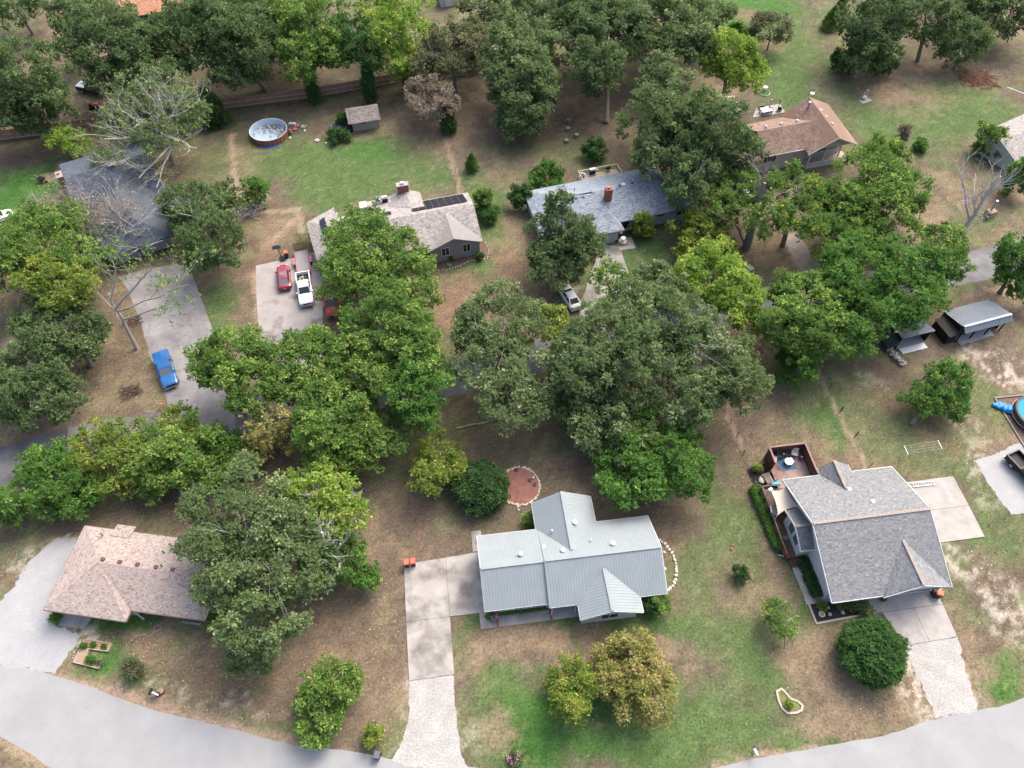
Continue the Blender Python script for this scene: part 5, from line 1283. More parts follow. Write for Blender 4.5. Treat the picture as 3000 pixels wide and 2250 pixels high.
T('elm_tree', 'dark green low tree left of the split dead trunk', 'tree', 'fresh', [(1590, 410, 120, 90), (1570, 450, 80, 70)], 4, base=(1590, 480), seed=34, dens=.8)
T('elm_tree', 'big yellow green tree standing right of the white porch gable', 'tree', 'fresh', [(1900, 385, 160, 120), (1920, 440, 140, 110), (1850, 450, 140, 110), (1915, 325, 90, 40), (1800, 430, 90, 90), (1820, 500, 140, 70, 2)], 4, base=(1860, 520), seed=35, dens=.95)
T('oak_tree', 'tall grey green oak between the two chimneyed roofs', 'tree', 'oak', [(1430, 180, 110, 120), (1470, 250, 150, 130), (1410, 270, 120, 130), (1400, 340, 80, 80)], 5, base=(1425, 350), seed=36, ls=1.15, bare=2)
T('oak_tree', 'dark oak leaning over the right end of the blue grey roof', 'tree', 'oakd', [(1540, 290, 150, 150), (1590, 330, 110, 100), (1500, 350, 130, 110), (1480, 410, 90, 90, 4)], 5, base=(1530, 400), seed=37, ls=1.1, bare=3)
T('walnut_tree', 'light yellow green tree behind the brown roofed house left end', 'tree', 'lime', [(1570, 120, 130, 110), (1600, 160, 100, 80)], 4, seed=38, ls=1.2)
T('oak_tree', 'dense dark oak at the top centre right with a bare lower trunk', 'tree', 'oakd', [(1310, 70, 180, 140), (1290, 150, 120, 110), (1250, 40, 120, 90)], 5, base=(1310, 266), seed=39, ls=1.25)
T('oak_tree', 'mid green oak at the top edge right of centre', 'tree', 'oak', [(1430, 50, 200, 150), (1500, 100, 100, 100), (1480, 20, 150, 80)], 4, seed=40, ls=1.3)
T('oak_tree', 'bright two tiered oak alone on the brown yard behind the chimney house', 'tree', 'oak', [(1125, 95, 150, 110), (1120, 140, 160, 100), (1130, 210, 140, 110, 3), (1120, 260, 100, 70, 1.5)], 6, base=(1122, 296), seed=41, ls=1.15)
T('elm_tree', 'dusty olive brown tree against the wooden fence left of the two tiered oak', 'tree', 'olive', [(975, 110, 130, 110), (1010, 90, 90, 80), (930, 150, 80, 80)], 4, seed=42, ls=1.2, bare=3, dens=.8)
T('locust_tree', 'feathery lime green tree at the top left of centre behind the fence', 'tree', 'lime', [(870, 60, 150, 130), (850, 120, 110, 80), (820, 30, 90, 80)], 4, seed=43, ls=1.2, dens=.65)
T('dying_tree', 'half dead tree with brown leaves and bare twigs behind the small shed', 'tree', 'brown', [(925, 205, 115, 60), (960, 225, 70, 50)], 3, base=(968, 285), seed=44, dens=.5, bare=14)
conifer('ivy_column', 'dark ivy column on the trunk of the half dead brown tree', 'dark', (969, 285), 2.4, 5, seed=45, cat='ivy', ls=.8, taper=.5)
conifer('ivy_column', 'dark ivy column beside the wooden fence behind the brown tree', 'dark', (891, 188), 2.6, 4.5, seed=46, cat='ivy', ls=.8, taper=.5)
T('ivy_tree', 'ivy covered trunk tree standing behind the round pool and small shed', 'tree', 'dark', [(785, 110, 80, 80), (760, 80, 80, 90)], 5, base=(803, 220), seed=47, ls=1.1, dens=.8)
conifer('ivy_column', 'tall ivy column right behind the small shed roof', 'dark', (803, 222), 2.0, 7, seed=48, cat='ivy', ls=.8, taper=.4)
T('oak_tree', 'dark oak crown on the top edge above the fence, right of the white shed', 'tree', 'oak', [(1080, 15, 150, 70)], 4, seed=49, ls=1.3)
T('oak_tree', 'sparse dark oak on the top edge with branches showing right of the two tiered one', 'tree', 'oakd', [(1190, 40, 130, 110)], 4, base=(1195, 90), seed=50, ls=1.3, dens=.7)
T('oak_tree', 'dark green oak crown filling the top edge left of the lime tree', 'tree', 'oakd', [(560, 15, 140, 80), (600, 50, 120, 90)], 4, seed=51, ls=1.3)
T('oak_tree', 'grey dark oak with ivy skirts at the top right lawn', 'tree', 'oakd', [(1885, 50, 130, 130), (1880, 110, 110, 80), (1930, 30, 70, 80)], 3, base=(1890, 150), seed=52, ls=1.3)
shrub('ivy_bush', 'left ivy bush under the grey dark oak on the top right lawn', 'bush', 'dark', 1832, 130, 56, 52, seed=53, ls=.9)
shrub('ivy_bush', 'dense ivy bush right under the grey dark oak on the top right lawn', 'bush', 'dark', 1908, 128, 66, 62, seed=54, ls=.9)
T('oak_tree', 'leaning dark oak second from the top right corner', 'tree', 'oakd', [(2000, 30, 110, 100), (2030, 70, 60, 60)], 4, base=(1981, 132), seed=55, ls=1.3, dens=.8)
T('oak_tree', 'low dark tree beside the red brown brush pile', 'tree', 'oakd', [(2090, 85, 90, 80), (2060, 115, 60, 50)], 2, base=(2060, 150), seed=56, ls=1.2, dens=.8)
T('oak_tree', 'dark oak crown cut by the top right corner', 'tree', 'oakd', [(2170, 10, 150, 90)], 3, seed=57, ls=1.3)
conifer('cedar_tree', 'dark hanging cedar at the top right between two oaks', 'ever', (2082, 48), 4.5, 8, seed=58, ls=1)
conifer('arborvitae', 'taller narrow arborvitae by the wire fence corner at the top', 'maple', (1803, 52), 2.4, 5.5, seed=59, group='arborvitae by the wire fence', ls=.7, cat='shrub')
conifer('arborvitae', 'shorter yellowish arborvitae by the wire fence corner at the top', 'fresh', (1790, 62), 3, 4.2, seed=60, group='arborvitae by the wire fence', ls=.7, cat='shrub')
T('willow_tree', 'small olive green round tree alone on the top right lawn', 'tree', 'olive', [(1668, 62, 80, 52)], 2.2, base=(1657, 108), seed=61, ls=.9, girth=.6)
shrub('garden_bush', 'dark bush against the grove at the top right lawn edge', 'bush', 'maple', 1590, 68, 46, 26, seed=62, ls=.8)
T('maple_tree', 'green tree at the right edge beside the lane', 'tree', 'maple', [(2190, 560, 90, 110), (2200, 610, 90, 60)], 1.5, seed=63)
shrub('garden_bush', 'large yellow green bush behind the white house on the right edge', 'bush', 'fresh', 2140, 302, 60, 66, seed=64, ls=.85)
shrub('garden_bush', 'dark green shrub in front of the white house on the right edge', 'bush', 'maple', 2200, 385, 60, 80, seed=65, ls=.85)
shrub('garden_bush', 'brown dried shrub on the lawn left of the white house', 'bush', 'brown', 1952, 283, 22, 24, seed=66, ls=.6)
shrub('garden_bush', 'small dark green bush at the lawn edge right of the big yellow green tree', 'bush', 'maple', 1990, 312, 26, 24, seed=67, ls=.6)
shrub('garden_bush', 'bright green bush at the left end behind the blue grey roof', 'bush', 'maple', 1182, 385, 74, 58, seed=68, ls=.8)
shrub('garden_bush', 'dark bush by the left corner of the blue grey roof', 'bush', 'dark', 1128, 425, 40, 50, seed=69, ls=.7)
shrub('garden_bush', 'loose light bush beside the right wall of the solar roof house', 'bush', 'fresh', 1042, 433, 42, 46, seed=70, ls=.7)
shrub('garden_bush', 'dark round bush below the loose bush by the solar roof house', 'bush', 'dark', 1057, 462, 34, 32, seed=71, ls=.6)
shrub('garden_bush', 'dark round bush alone on the brown yard behind the blue grey roof', 'bush', 'dark', 1287, 322, 44, 44, seed=72, ls=.8)
conifer('cone_shrub', 'small cone shaped shrub with a rusty side on the back lawn', 'maple', (1020, 368), 1.9, 3.0, seed=73, cat='shrub', ls=.5, dens=1.4)
shrub('garden_bush', 'orange tinged round bush by the pale blue front wall', 'bush', 'gold', 1388, 486, 50, 50, seed=74, ls=.7)
T('maple_tree', 'olive yellow bushy tree in front of the pale blue house, right end', 'tree', 'gold', [(1515, 510, 120, 80), (1545, 525, 80, 60)], 1.5, seed=75)
T('oak_tree', 'dark oak with bare twigs in front of the blue grey roof, by its driveway', 'tree', 'oakd', [(1215, 510, 130, 110), (1190, 560, 120, 100), (1260, 530, 90, 110), (1207, 440, 46, 60, 9)], 3, base=(1205, 612), seed=76, bare=4)
shrub('garden_bush', 'dark bush in front of the trampoline', 'bush', 'dark', 733, 291, 40, 24, seed=77, ls=.7)
shrub('garden_bush', 'weedy green shrub patch between the two bare paths', 'bush', 'maple', 553, 418, 58, 60, seed=78, ls=.8, dens=.7)
shrub('garden_bush', 'small green bush left of the small shed', 'bush', 'dark', 742, 256, 22, 28, seed=79, ls=.7)
RS = 'shrubs along the back lane'
T('thicket_tree', 'bright green thicket tree at the lower left of the lane', 'tree', 'maple', [(125, 1035, 150, 110), (90, 1010, 90, 80), (160, 1075, 100, 60)], .8, seed=80)
T('thicket_tree', 'olive green thicket tree left of the leaning dead stem', 'tree', 'gold', [(245, 985, 170, 100), (200, 960, 90, 60), (300, 1010, 120, 80)], 1, seed=81, dens=.85)
T('thicket_tree', 'green thicket tree with a leaning bare stem over the pink roof yard', 'tree', 'fresh', [(390, 985, 170, 110), (330, 1020, 110, 90), (450, 1020, 100, 90)], 1.2, base=(395, 1075), seed=82, bare=5, dens=.9)
T('thicket_tree', 'thin yellowing sapling overhanging the lane below the blue pickup', 'tree', 'gold', [(385, 905, 80, 50), (400, 945, 70, 60)], 2, seed=83, dens=.6, girth=.5)
T('thicket_tree', 'dark green thicket tree in the gap right of the lane bend', 'tree', 'maple', [(480, 970, 100, 90), (525, 985, 80, 70)], .8, seed=84)
T('thicket_tree', 'yellow brown sparse thicket tree below the centre left grove', 'tree', 'rust', [(585, 930, 90, 100), (560, 970, 60, 60)], 1.5, seed=85, dens=.5)
T('thicket_tree', 'dark green thicket cut off by the left edge above the gravel drive', 'tree', 'maple', [(15, 1090, 80, 90)], .6, seed=86)
T('oak_tree', 'huge oak covering the right half of the pink shingled roof', 'tree', 'oak', [(530, 1110, 240, 170), (500, 1220, 200, 160), (610, 1210, 200, 170), (560, 1330, 180, 140), (600, 1130, 140, 120), (540, 1420, 90, 90, 1.5)], 5, base=(585, 1290), seed=87, bare=7, dens=.95, ls=.95)
T('locust_tree', 'yellow green feathery tree with bare twigs right of the huge oak', 'tree', 'lime', [(700, 1070, 140, 100), (740, 1110, 110, 80), (650, 1050, 80, 60)], 5, base=(722, 1235), seed=88, dens=.6, bare=8)
T('thicket_tree', 'shaded green tree under the yellow feathery tree by the dead trunk', 'tree', 'maple', [(745, 1215, 110, 110), (690, 1200, 90, 100), (790, 1250, 50, 50)], .8, seed=89, dens=.8)
T('young_tree', 'yellow green young tree by the road left of the white gravel drive', 'tree', 'fresh', [(700, 1500, 126, 115), (680, 1555, 98, 70), (738, 1472, 72, 72)], .8, seed=90, ls=.8, dens=.9)
shrub('garden_bush', 'small yellow green shrub at the end of the road left of the gravel drive', 'bush', 'gold', 808, 1592, 40, 40, seed=91, ls=.5)
T('birch_tree', 'yellow leaved tree left of the dark round yew', 'tree', 'gold', [(948, 985, 100, 72), (925, 1030, 82, 82), (975, 1010, 56, 56)], 1.2, seed=92, ls=.75, dens=.75)
shrub('yew_bush', 'dark green round yew beside the red mulch circle', 'bush', 'ever', 1040, 1052, 108, 100, seed=93, ls=.7, dens=1.0, rnd=True)
T('maple_tree', 'smaller golden green maple on the front lawn, left of the pair', 'tree', 'gold', [(1235, 1465, 90, 80), (1230, 1520, 80, 100), (1270, 1480, 60, 80)], 1, seed=94, ls=.7)
T('maple_tree', 'larger rust tinted maple on the front lawn, right of the pair', 'tree', 'rust', [(1370, 1440, 150, 130), (1385, 1490, 140, 110), (1345, 1410, 80, 70), (1325, 1470, 60, 90)], 1.2, seed=95, ls=.75)
T('pear_tree', 'dense round dark green tree by the gravel at the lower right', 'tree', 'dark', [(1884, 1408, 126, 104)], .4, seed=96, ls=.62, dens=1.0, girth=.8, rnd=True)
T('young_tree', 'thin small tree with a bare grey side on the right front lawn', 'tree', 'fresh', [(1690, 1335, 76, 56)], 1.2, base=(1694, 1400), seed=97, ls=.6, dens=.6, girth=.4, bare=6)
T('young_tree', 'single green tree on the right side lawn below the black sheds', 'tree', 'maple', [(2045, 820, 100, 90), (2000, 865, 80, 70), (2060, 870, 70, 50)], 1.5, base=(1968, 918), seed=98, ls=.85)
shrub('garden_bush', 'small dark bush alone on the right front lawn', 'bush', 'ever', 1596, 1240, 30, 30, seed=99, ls=.5)
shrub('garden_bush', 'dark bush at the front right corner of the metal roofed house', 'bush', 'dark', 1400, 1305, 34, 44, seed=100, ls=.55)
shrub('garden_bush', 'yellowish bush at the front right corner of the metal roofed house', 'bush', 'fresh', 1424, 1310, 36, 38, seed=101, ls=.5)
shrub('garden_bush', 'small bush in the back corner left of the metal rear wing', 'bush', 'fresh', 1143, 1122, 24, 46, seed=102, ls=.5)
shrub('rose_bush', 'red flowering bush on the lawn in front of the pink roof', 'bush', 'olive', 283, 1443, 38, 38, seed=103, ls=.5, dens=.7, flowers=((.22, .02, .035), 9))
shrub('garden_bush', 'green bush by the front wall of the pink roofed house', 'bush', 'fresh', 470, 1325, 60, 24, seed=104, ls=.5, dens=.7)
shrub('garden_bush', 'low weeds bush left of the parking slab at the pink roof', 'bush', 'maple', 125, 1330, 24, 20, seed=105, ls=.5)
shrub('flower_bush', 'pink flowering bush at the left end of the brick edged walkway', 'bush', 'maple', 1064, 1327, 20, 20, seed=106, ls=.35, flowers=((.60, .33, .46), 70))
shrub('flower_bush', 'pink flowers ringed round the black post at the bottom lawn edge', 'bush', 'maple', 1110, 1638, 28, 26, seed=107, ls=.35, flowers=((.62, .36, .42), 60))
HG = 'clipped hedges'
hedge('clipped_hedge', 'long bright green hedge along the red brown porch railing', 'maple', [l2(-2.55, 14.2), l2(-2.3, 10.5), l2(-2.2, 7.4)], 1.15, .95, seed=110)
hedge('clipped_hedge', 'short square dark hedge nearest the porch steps', 'ever', [l2(-.28, 5.2), l2(-.25, 4.6)], 1.0, 1.0, seed=111)
hedge('clipped_hedge', 'longer dark hedge along the white side wall', 'ever', [l2(-.25, 3.7), l2(-.15, 1.9)], 1.0, 1.05, seed=112)
hedge('clipped_hedge', 'low hedge with reddish leaves under the front eave of the metal roof', 'maple', [l1(1.6, .7), l1(6.0, .75)], .75, .7, seed=113)
hedge('clipped_hedge', 'low yellowish plant row in the black mulch bed', 'gold', [l2(1.7, .25), l2(3.6, .3)], .5, .45, seed=114)
shrub('garden_bush', 'blue green spreading juniper at the right end of the black mulch bed', 'bush', 'oak', 1858, 1308, 40, 22, seed=115, ls=.45)
shrub('garden_bush', 'small yellow green bush at the left end of the black mulch bed', 'bush', 'gold', 1775, 1309, 16, 14, seed=116, ls=.4)
shrub('garden_bush', 'round lime bush in the black mulch beside the big deck', 'bush', 'lime', 1636, 1010, 16, 17, seed=117, ls=.4)

# bare trees: nothing but trunk and limbs
def bare_tree(name, label, base, stems, m=M_PALE, seed=1, spec=None, depth=3, twl=.5):
    rr = random.Random(seed)
    p = O(*base)
    root = thing(name, label, 'tree', (p.x, p.y, 0))
    mb, ends = MB(), []
    first = None
    for st_ in stems:                                     # end of each main stem in pixels + height (+ where it forks off the first)
        ex, ey, ez, r0, kids = st_[:5]
        e = O(ex, ey, ez) - p
        n = 5
        s0 = Vector((0, 0, -.1)) if len(st_) < 6 else first[0].lerp(first[-1], st_[5])
        pts = [s0.lerp(e, i / n) + Vector((rr.uniform(-.2, .2), rr.uniform(-.2, .2), 0)) * (1 if 0 < i < n else 0) for i in range(n + 1)]
        mb.tube(pts, [r0 * (1 - .62 * i / n) for i in range(n + 1)], 8)
        first = first or pts
        for k in range(kids):
            t = rr.uniform(.35, 1)
            st = pts[int(t * n)]
            d = ((e - s0).normalized() + Vector((rr.uniform(-1, 1), rr.uniform(-1, 1), rr.uniform(-.1, .7)))).normalized()
            ends += twig_tree(mb, st, d, min(e.length * rr.uniform(.2, .36), 3.2) * twl * 2, r0 * .3, depth - 1, rr, .12)
    obj('trunk', mb, m, root, recalc=False)
    if spec:
        r = np.random.default_rng(seed)
        P = np.array([tuple(a) for a, b in ends]); D = np.array([tuple(b) for a, b in ends])
        lf = 1 if seed in (207, 203) else 2
        if seed == 207: P, D = P[::3], D[::3]
        P = np.repeat(P, lf, 0) + r.normal(size=(len(P) * lf, 3)) * .35
        V, Q, c = leaves_from(P, np.repeat(D, lf, 0), spec, m=4 if spec != 'brown' else 2, L=.32, W=.19, r=r)
        raw('crown', V, Q, M_LEAF, root, c)
    return root
bare_tree('dead_tree', 'silvery dead tree without leaves on the lawn at the right', (2071, 515), [(2160, 380, 11, .40, 8), (2078, 375, 9.5, .2, 4, .3), (2125, 385, 10, .12, 5, .55), (2120, 480, 3.5, .11, 4, .12), (2180, 385, 11.5, .12, 4, .7)], seed=201, depth=3)
bare_tree('dead_tree', 'grey split dead trunk with broken limbs beside the golden tree', (1612, 535), [(1652, 395, 10, .62, 7), (1640, 440, 7, .3, 3), (1585, 470, 5, .2, 4)], mat('grey_dead_bark', (.20, .175, .16), .9, var=.3, vscale=5), seed=202, depth=3)
bare_tree('dead_tree', 'dead tree with pinkish brown twigs fallen on the damaged dark blue roof', (205, 545), [(110, 450, 7, .24, 9), (180, 430, 7, .26, 11), (250, 440, 6.5, .24, 10), (270, 470, 5, .2, 8), (150, 470, 6, .2, 9), (215, 460, 6, .2, 8)], seed=203, spec='brown', depth=4, twl=.42)
bare_tree('dead_tree', 'white bare limbs in front of the damaged garage doors', (232, 555), [(330, 440, 8, .20, 6), (310, 500, 4, .17, 6), (350, 520, 3.5, .17, 5), (290, 470, 6, .17, 6), (270, 440, 8, .16, 6)], seed=204, depth=3)
bare_tree('leaning_tree', 'leaning slim tree with pale limbs reaching over the grey driveway', (297, 754), [(233, 636, 8, .27, 2), (330, 580, 12, .16, 5, .75), (405, 615, 10, .14, 6, .7), (370, 655, 8, .13, 5, .55), (250, 570, 12, .13, 4, .9)], mat('slim_grey_bark', (.34, .315, .285), .9, var=.25), seed=205, spec='fresh', depth=3)
bare_tree('dead_tree', 'thick grey dead trunk with spiky bare twigs under the feathery tree', (714, 1262), [(695, 1150, 8, .36, 9), (735, 1175, 7, .18, 6), (690, 1180, 6, .15, 5)], seed=206, depth=3)

bare_tree('dead_tree', 'pale half bare tree with sweeping white limbs over the back of the dark blue roof', (374, 352), [(345, 215, 13, .30, 8), (225, 300, 9.5, .2, 8, .45), (232, 360, 7, .18, 7, .35), (300, 385, 5.5, .18, 7, .3), (338, 405, 4, .15, 6, .25), (425, 320, 8, .16, 6, .45), (400, 240, 12, .15, 6, .7), (290, 260, 11, .16, 7, .6)], mat('pale_limb_bark', (.50, .48, .44), .85, var=.2), seed=207, spec='fresh', depth=4)
# ------------------------------------------------------------------ vehicles
def paint(name, c, r=.28):
    m = mat(name, c, r, spec=.5)
    m.node_tree.nodes['Principled BSDF'].inputs['Coat Weight'].default_value = .5
    return m
M_LAMP = mat('headlamp_lens', (.55, .57, .58), .15); M_TAIL = mat('tail_lamp', (.30, .01, .01), .25); M_CHROME = mat('chrome_trim', (.6, .61, .62), .2, metal=.9); M_PLATE = mat('licence_plate', (.6, .62, .62), .5)
M_TINT = mat('car_glass', (.03, .04, .045), .05, spec=.7)
M_TINTL = mat('car_glass_light', (.12, .16, .175), .05, spec=.8)
def ring(x, w_, zb, zt, crown=.03):
    h = [(w_ * .86, zb), (w_, zb + .16), (w_, zt - .2), (w_ * .95, zt - .06), (w_ * .78, zt), (w_ * .35, zt + crown)]
    return [Vector((x, y, z)) for y, z in h] + [Vector((x, -y, z)) for y, z in h[::-1]]
def wheels(root, xs, tr, r=.36, wd=.24):
    for x in xs:
        for s_ in (-1, 1):
            mb = MB()
            n = 18
            rings = []
            for yy, rr in ((-wd / 2, r * .86), (-wd / 2 + .04, r), (wd / 2 - .04, r), (wd / 2, r * .86)):
                rings.append([Vector((x + rr * math.cos(2 * math.pi * k / n), s_ * tr + yy, r + rr * math.sin(2 * math.pi * k / n))) for k in range(n)])
            mb.loft(rings)
            w_ = obj('wheel', mb, M_RUBBER, root, smooth=True)
            mb = MB(); yy = s_ * (tr + (wd / 2 + .004)); 
            rr_ = [[Vector((x + q * math.cos(2 * math.pi * k / 12), yy - s_ * o, r + q * math.sin(2 * math.pi * k / 12))) for k in range(12)] for q, o in ((r * .66, .03), (r * .62, 0), (r * .2, -.01))]
            mb.loft(rr_)
            obj('rim', mb, M_RIM, w_)
def quad_panel(name, pts, m, root, th=.02, out=None):
    P4 = [Vector(p) for p in pts]
    n = (P4[1] - P4[0]).cross(P4[2] - P4[0]).normalized()
    c = sum(P4, Vector()) / len(P4)
    if (out is not None and n.dot(Vector(out)) < 0): P4 = P4[::-1]; n = -n
    k = len(P4)
    mb = MB().add([p - n * th for p in P4] + [p + n * .008 for p in P4], [tuple(range(k))[::-1], tuple(range(k, 2 * k))] + [(i, (i + 1) % k, k + (i + 1) % k, k + i) for i in range(k)])
    return obj(name, mb, m, root)
def cabin(root, pm, x0, x1, x2, x3, zb, zt, wb, wt, glass=None, sunroof=False, rib=False):
    """x0 rear foot, x1 rear of roof, x2 front of roof, x3 windscreen foot"""
    g_ = glass or M_TINT
    lo = [(x0, wb, zb), (x3, wb * .97, zb), (x3, -wb * .97, zb), (x0, -wb, zb)]
    hi = [(x1, wt, zt), (x2, wt, zt), (x2, -wt, zt), (x1, -wt, zt)]
    obj('cabin', MB().add([Vector(p) for p in lo + hi], [(3, 2, 1, 0), (4, 5, 6, 7), (0, 1, 5, 4), (1, 2, 6, 5), (2, 3, 7, 6), (3, 0, 4, 7)]), pm, root)
    def lerp4(a, b, c, d, u0, u1, v0, v1):
        a, b, c, d = map(Vector, (a, b, c, d))
        f = lambda u, v: (a.lerp(b, u)).lerp(d.lerp(c, u), v)
        return [f(u0, v0), f(u1, v0), f(u1, v1), f(u0, v1)]
    quad_panel('windscreen', lerp4(lo[1], lo[2], hi[2], hi[1], .06, .94, .06, .93), g_, root, out=(1, 0, .5))
    quad_panel('rear_window', lerp4(lo[3], lo[0], hi[0], hi[3], .08, .92, .1, .92), g_, root, out=(-1, 0, .5))
    for s_, (a, b, c, d) in ((1, (lo[0], lo[1], hi[1], hi[0])), (-1, (lo[3], lo[2], hi[2], hi[3]))):
        for u0, u1 in ((.08, .48), (.52, .92)):
            quad_panel('side_window', lerp4(a, b, c, d, u0, u1, .12, .9), M_TINT, root, out=(0, s_, .2))
    mb = MB()
    n = 5
    mb.loft([[Vector((x, -wt * .97 + 2 * wt * .97 * k / n, zt + .005 + .05 * math.sin(math.pi * k / n) * e)) for k in range(n + 1)] + [Vector((x, wt * .97, zt - .03)), Vector((x, -wt * .97, zt - .03))] for x, e in ((x1 + .03, .5), ((x1 + x2) / 2, 1), (x2 - .03, .5))])
    rf_ = obj('roof', mb, pm, root)
    if sunroof:
        obj('sunroof', MB().box(((x1 + x2) / 2 + .2, 0, zt + .055), (.6, .8, .02)), M_TINTL, rf_)
    if rib:
        for k in range(5): obj('roof_rib', MB().box(((x1 + x2) / 2, -.5 + k * .25, zt + .055), ((x2 - x1) * .8, .05, .02)), pm, rf_)
def fittings(root, xf, xb, wf, wb_, zl, zt, xm, wm, zm, pm, plate=True, tz=None):
    for s_ in (-1, 1):
        obj('headlight', MB().box((xf - .03, s_ * (wf - .2), zl), (.14, .34, .17)), M_LAMP, root)
        obj('tail_light', MB().box((xb + .03, s_ * (wb_ - .12), tz or zl + .1), (.12, .2, .26)), M_TAIL, root)
        obj('mirror', MB().box((xm, s_ * (wm + .12), zm), (.14, .24, .17)), pm, root)
    obj('grille', MB().box((xf + .01, 0, zl - .02), (.08, wf * 1.05, .24)), M_BLACK, root)
    obj('bumper', MB().box((xf + .02, 0, zl - .32), (.16, wf * 1.9, .18)), M_CHROME if zt else pm, root)
    obj('bumper', MB().box((xb - .02, 0, zl - .3), (.16, wb_ * 1.9, .18)), M_CHROME if zt else pm, root)
    if plate:
        obj('licence_plate', MB().box((xb - .04, 0, zl - .02), (.1, .32, .16)), M_PLATE, root)
def sedan(label, p, head, pm, glass=None, sunroof=False):
    r = thing('sedan', label, 'car', (p.x, p.y, .02), head)
    st = [(-2.32, .66, .38, .82), (-2.2, .84, .28, .93), (-1.7, .9, .22, .98), (-.8, .91, .2, .97), (.8, .91, .2, .95), (1.4, .9, .22, .92), (2.0, .84, .26, .82), (2.28, .68, .32, .68)]
    obj('body', MB().loft([ring(*k) for k in st]), pm, r, smooth=False)
    cabin(r, pm, -1.85, -1.05, .28, 1.1, .93, 1.42, .80, .60, glass, sunroof)
    fittings(r, 2.2, -2.26, .72, .78, .66, 0, .75, .86, 1.0, pm, tz=.8)
    wheels(r, (-1.42, 1.42), .80, .34, .22)
    return r
def pickup(label, p, head, pm, Ln=5.8, glass=None, cover=None, crew=True, rib=False, liner=True, load=False, k=1.0):
    r = thing('pickup_truck', label, 'pickup truck', (p.x, p.y, .02), head)
    xb, xf = -Ln / 2, Ln / 2
    xc0 = -.85 if crew else -.2                            # back of the cab
    st = [(xc0 - .02, .97, .42, 1.12), (xc0 + .3, .98, .4, 1.14), (1.0, .98, .4, 1.14), (1.5, .97, .4, 1.16), (xf - .5, .96, .42, 1.12), (xf - .1, .9, .44, 1.0), (xf, .82, .5, .92)]
    obj('body', MB().loft([ring(*q) for q in st]), pm, r)
    cabin(r, pm, xc0 + .02, xc0 + .22, .62, 1.35, 1.1, 1.84, .86, .70, glass, rib=rib)
    Lb = xc0 - .08 - xb
    bed = MB()
    cx = (xb + xc0 - .08) / 2
    for s_ in (-1, 1): bed.box((cx, s_ * .9, .86), (Lb, .14, .72))
    bed.box((xb + .06, 0, .86), (.1, 1.68, .7)); bed.box((xc0 - .14, 0, .86), (.1, 1.68, .72)); bed.box((cx, 0, .62), (Lb, 1.7, .12))
    b_ = obj('truck_bed', bed, pm, r)
    obj('tailgate', MB().box((xb - .01, 0, .88), (.07, 1.6, .58)), pm, r)
    if cover:
        obj('bed_cover', MB().loft([[Vector((xb + .02, y, z)) for y, z in ((-.9, 1.2), (.9, 1.2), (.85, 1.3), (0, 1.34), (-.85, 1.3))], [Vector((xc0 - .1, y, z)) for y, z in ((-.9, 1.2), (.9, 1.2), (.85, 1.3), (0, 1.34), (-.85, 1.3))]]), cover, r)
    elif liner:
        obj('bed_liner', MB().box((cx, 0, .69), (Lb - .16, 1.64, .04)), mat('bed_liner_grey', (.035, .036, .04), .7) , b_)
    if load:
        ld = MB()
        for q in range(3): ld.box((cx + random.uniform(-.4, .4), random.uniform(-.4, .4), .85), (random.uniform(.3, .6), random.uniform(.3, .6), .3), random.random())
        o_ = obj('box_load', ld, M_LUMBER); o_.location = (p.x, p.y, .02); o_.rotation_euler = (0, 0, math.radians(head))
        tag(o_, 'pale boxes lying in the open bed of the white pickup by the red trailer', 'load')
    fittings(r, xf - .04, xb, .86, .93, .82, 1, 1.05, .9, 1.2, pm, tz=.95)
    wheels(r, (-Ln * .31, Ln * .325), .86, .40, .27)
    return r
P_BLUE, P_RED, P_WHITE, P_BLACK = paint('metallic_blue', (.006, .11, .34)), paint('metallic_dark_red', (.24, .012, .035)), paint('white_car_paint', (.86, .87, .87)), paint('black_car_paint', (.012, .012, .014))
_b = P_BLACK.node_tree.nodes['Principled BSDF']; _b.inputs['Coat Weight'].default_value = .1; _b.inputs['Specular IOR Level'].default_value = .2
ctr = lambda a, b: (S(*a) + S(*b)) / 2
pickup('shiny blue pickup truck with a blue bed cover on the grey driveway', ctr((505, 1140), (481, 1048)), -62, P_BLUE, 5.7, cover=P_BLUE, rib=True, glass=M_TINTL)
sedan('dark red sedan with a sunroof on the light driveway', ctr((831, 790), (839, 852)), 104, P_RED, M_TINTL, sunroof=True)
pickup('white pickup truck with junk in its bed, in front of the red trailer', ctr((905, 900), (888, 816)), -75, P_WHITE, 5.9, glass=M_TINT, load=True)
pickup('old faded red truck half hidden under the oak beside the white pickup', ctr((965, 858), (983, 932)), -74, M_REDP, 5.6, crew=False)
sedan('white sedan parked on the brown lawn in the middle of the photo', ctr((1683, 905), (1653, 852)), 112, P_WHITE)
pickup('white pickup truck under the golden tree by the brown roofed house', ctr((2196, 582), (2168, 538)), -68, P_WHITE, 5.7)
bp = (S(2962, 1383) + S(2997, 1438)) / 2
a_ = math.radians(-70)
pickup('black pickup truck on the white gravel at the right edge', Vector((59.35, 40.6, 0)), -66, P_BLACK, 6.0)
pickup('black pickup truck with a pale roof box behind the far wooden fence', S(278, 272), -18, P_BLACK, 5.6, cover=mat('pale_tonneau', (.55, .58, .6), .5))
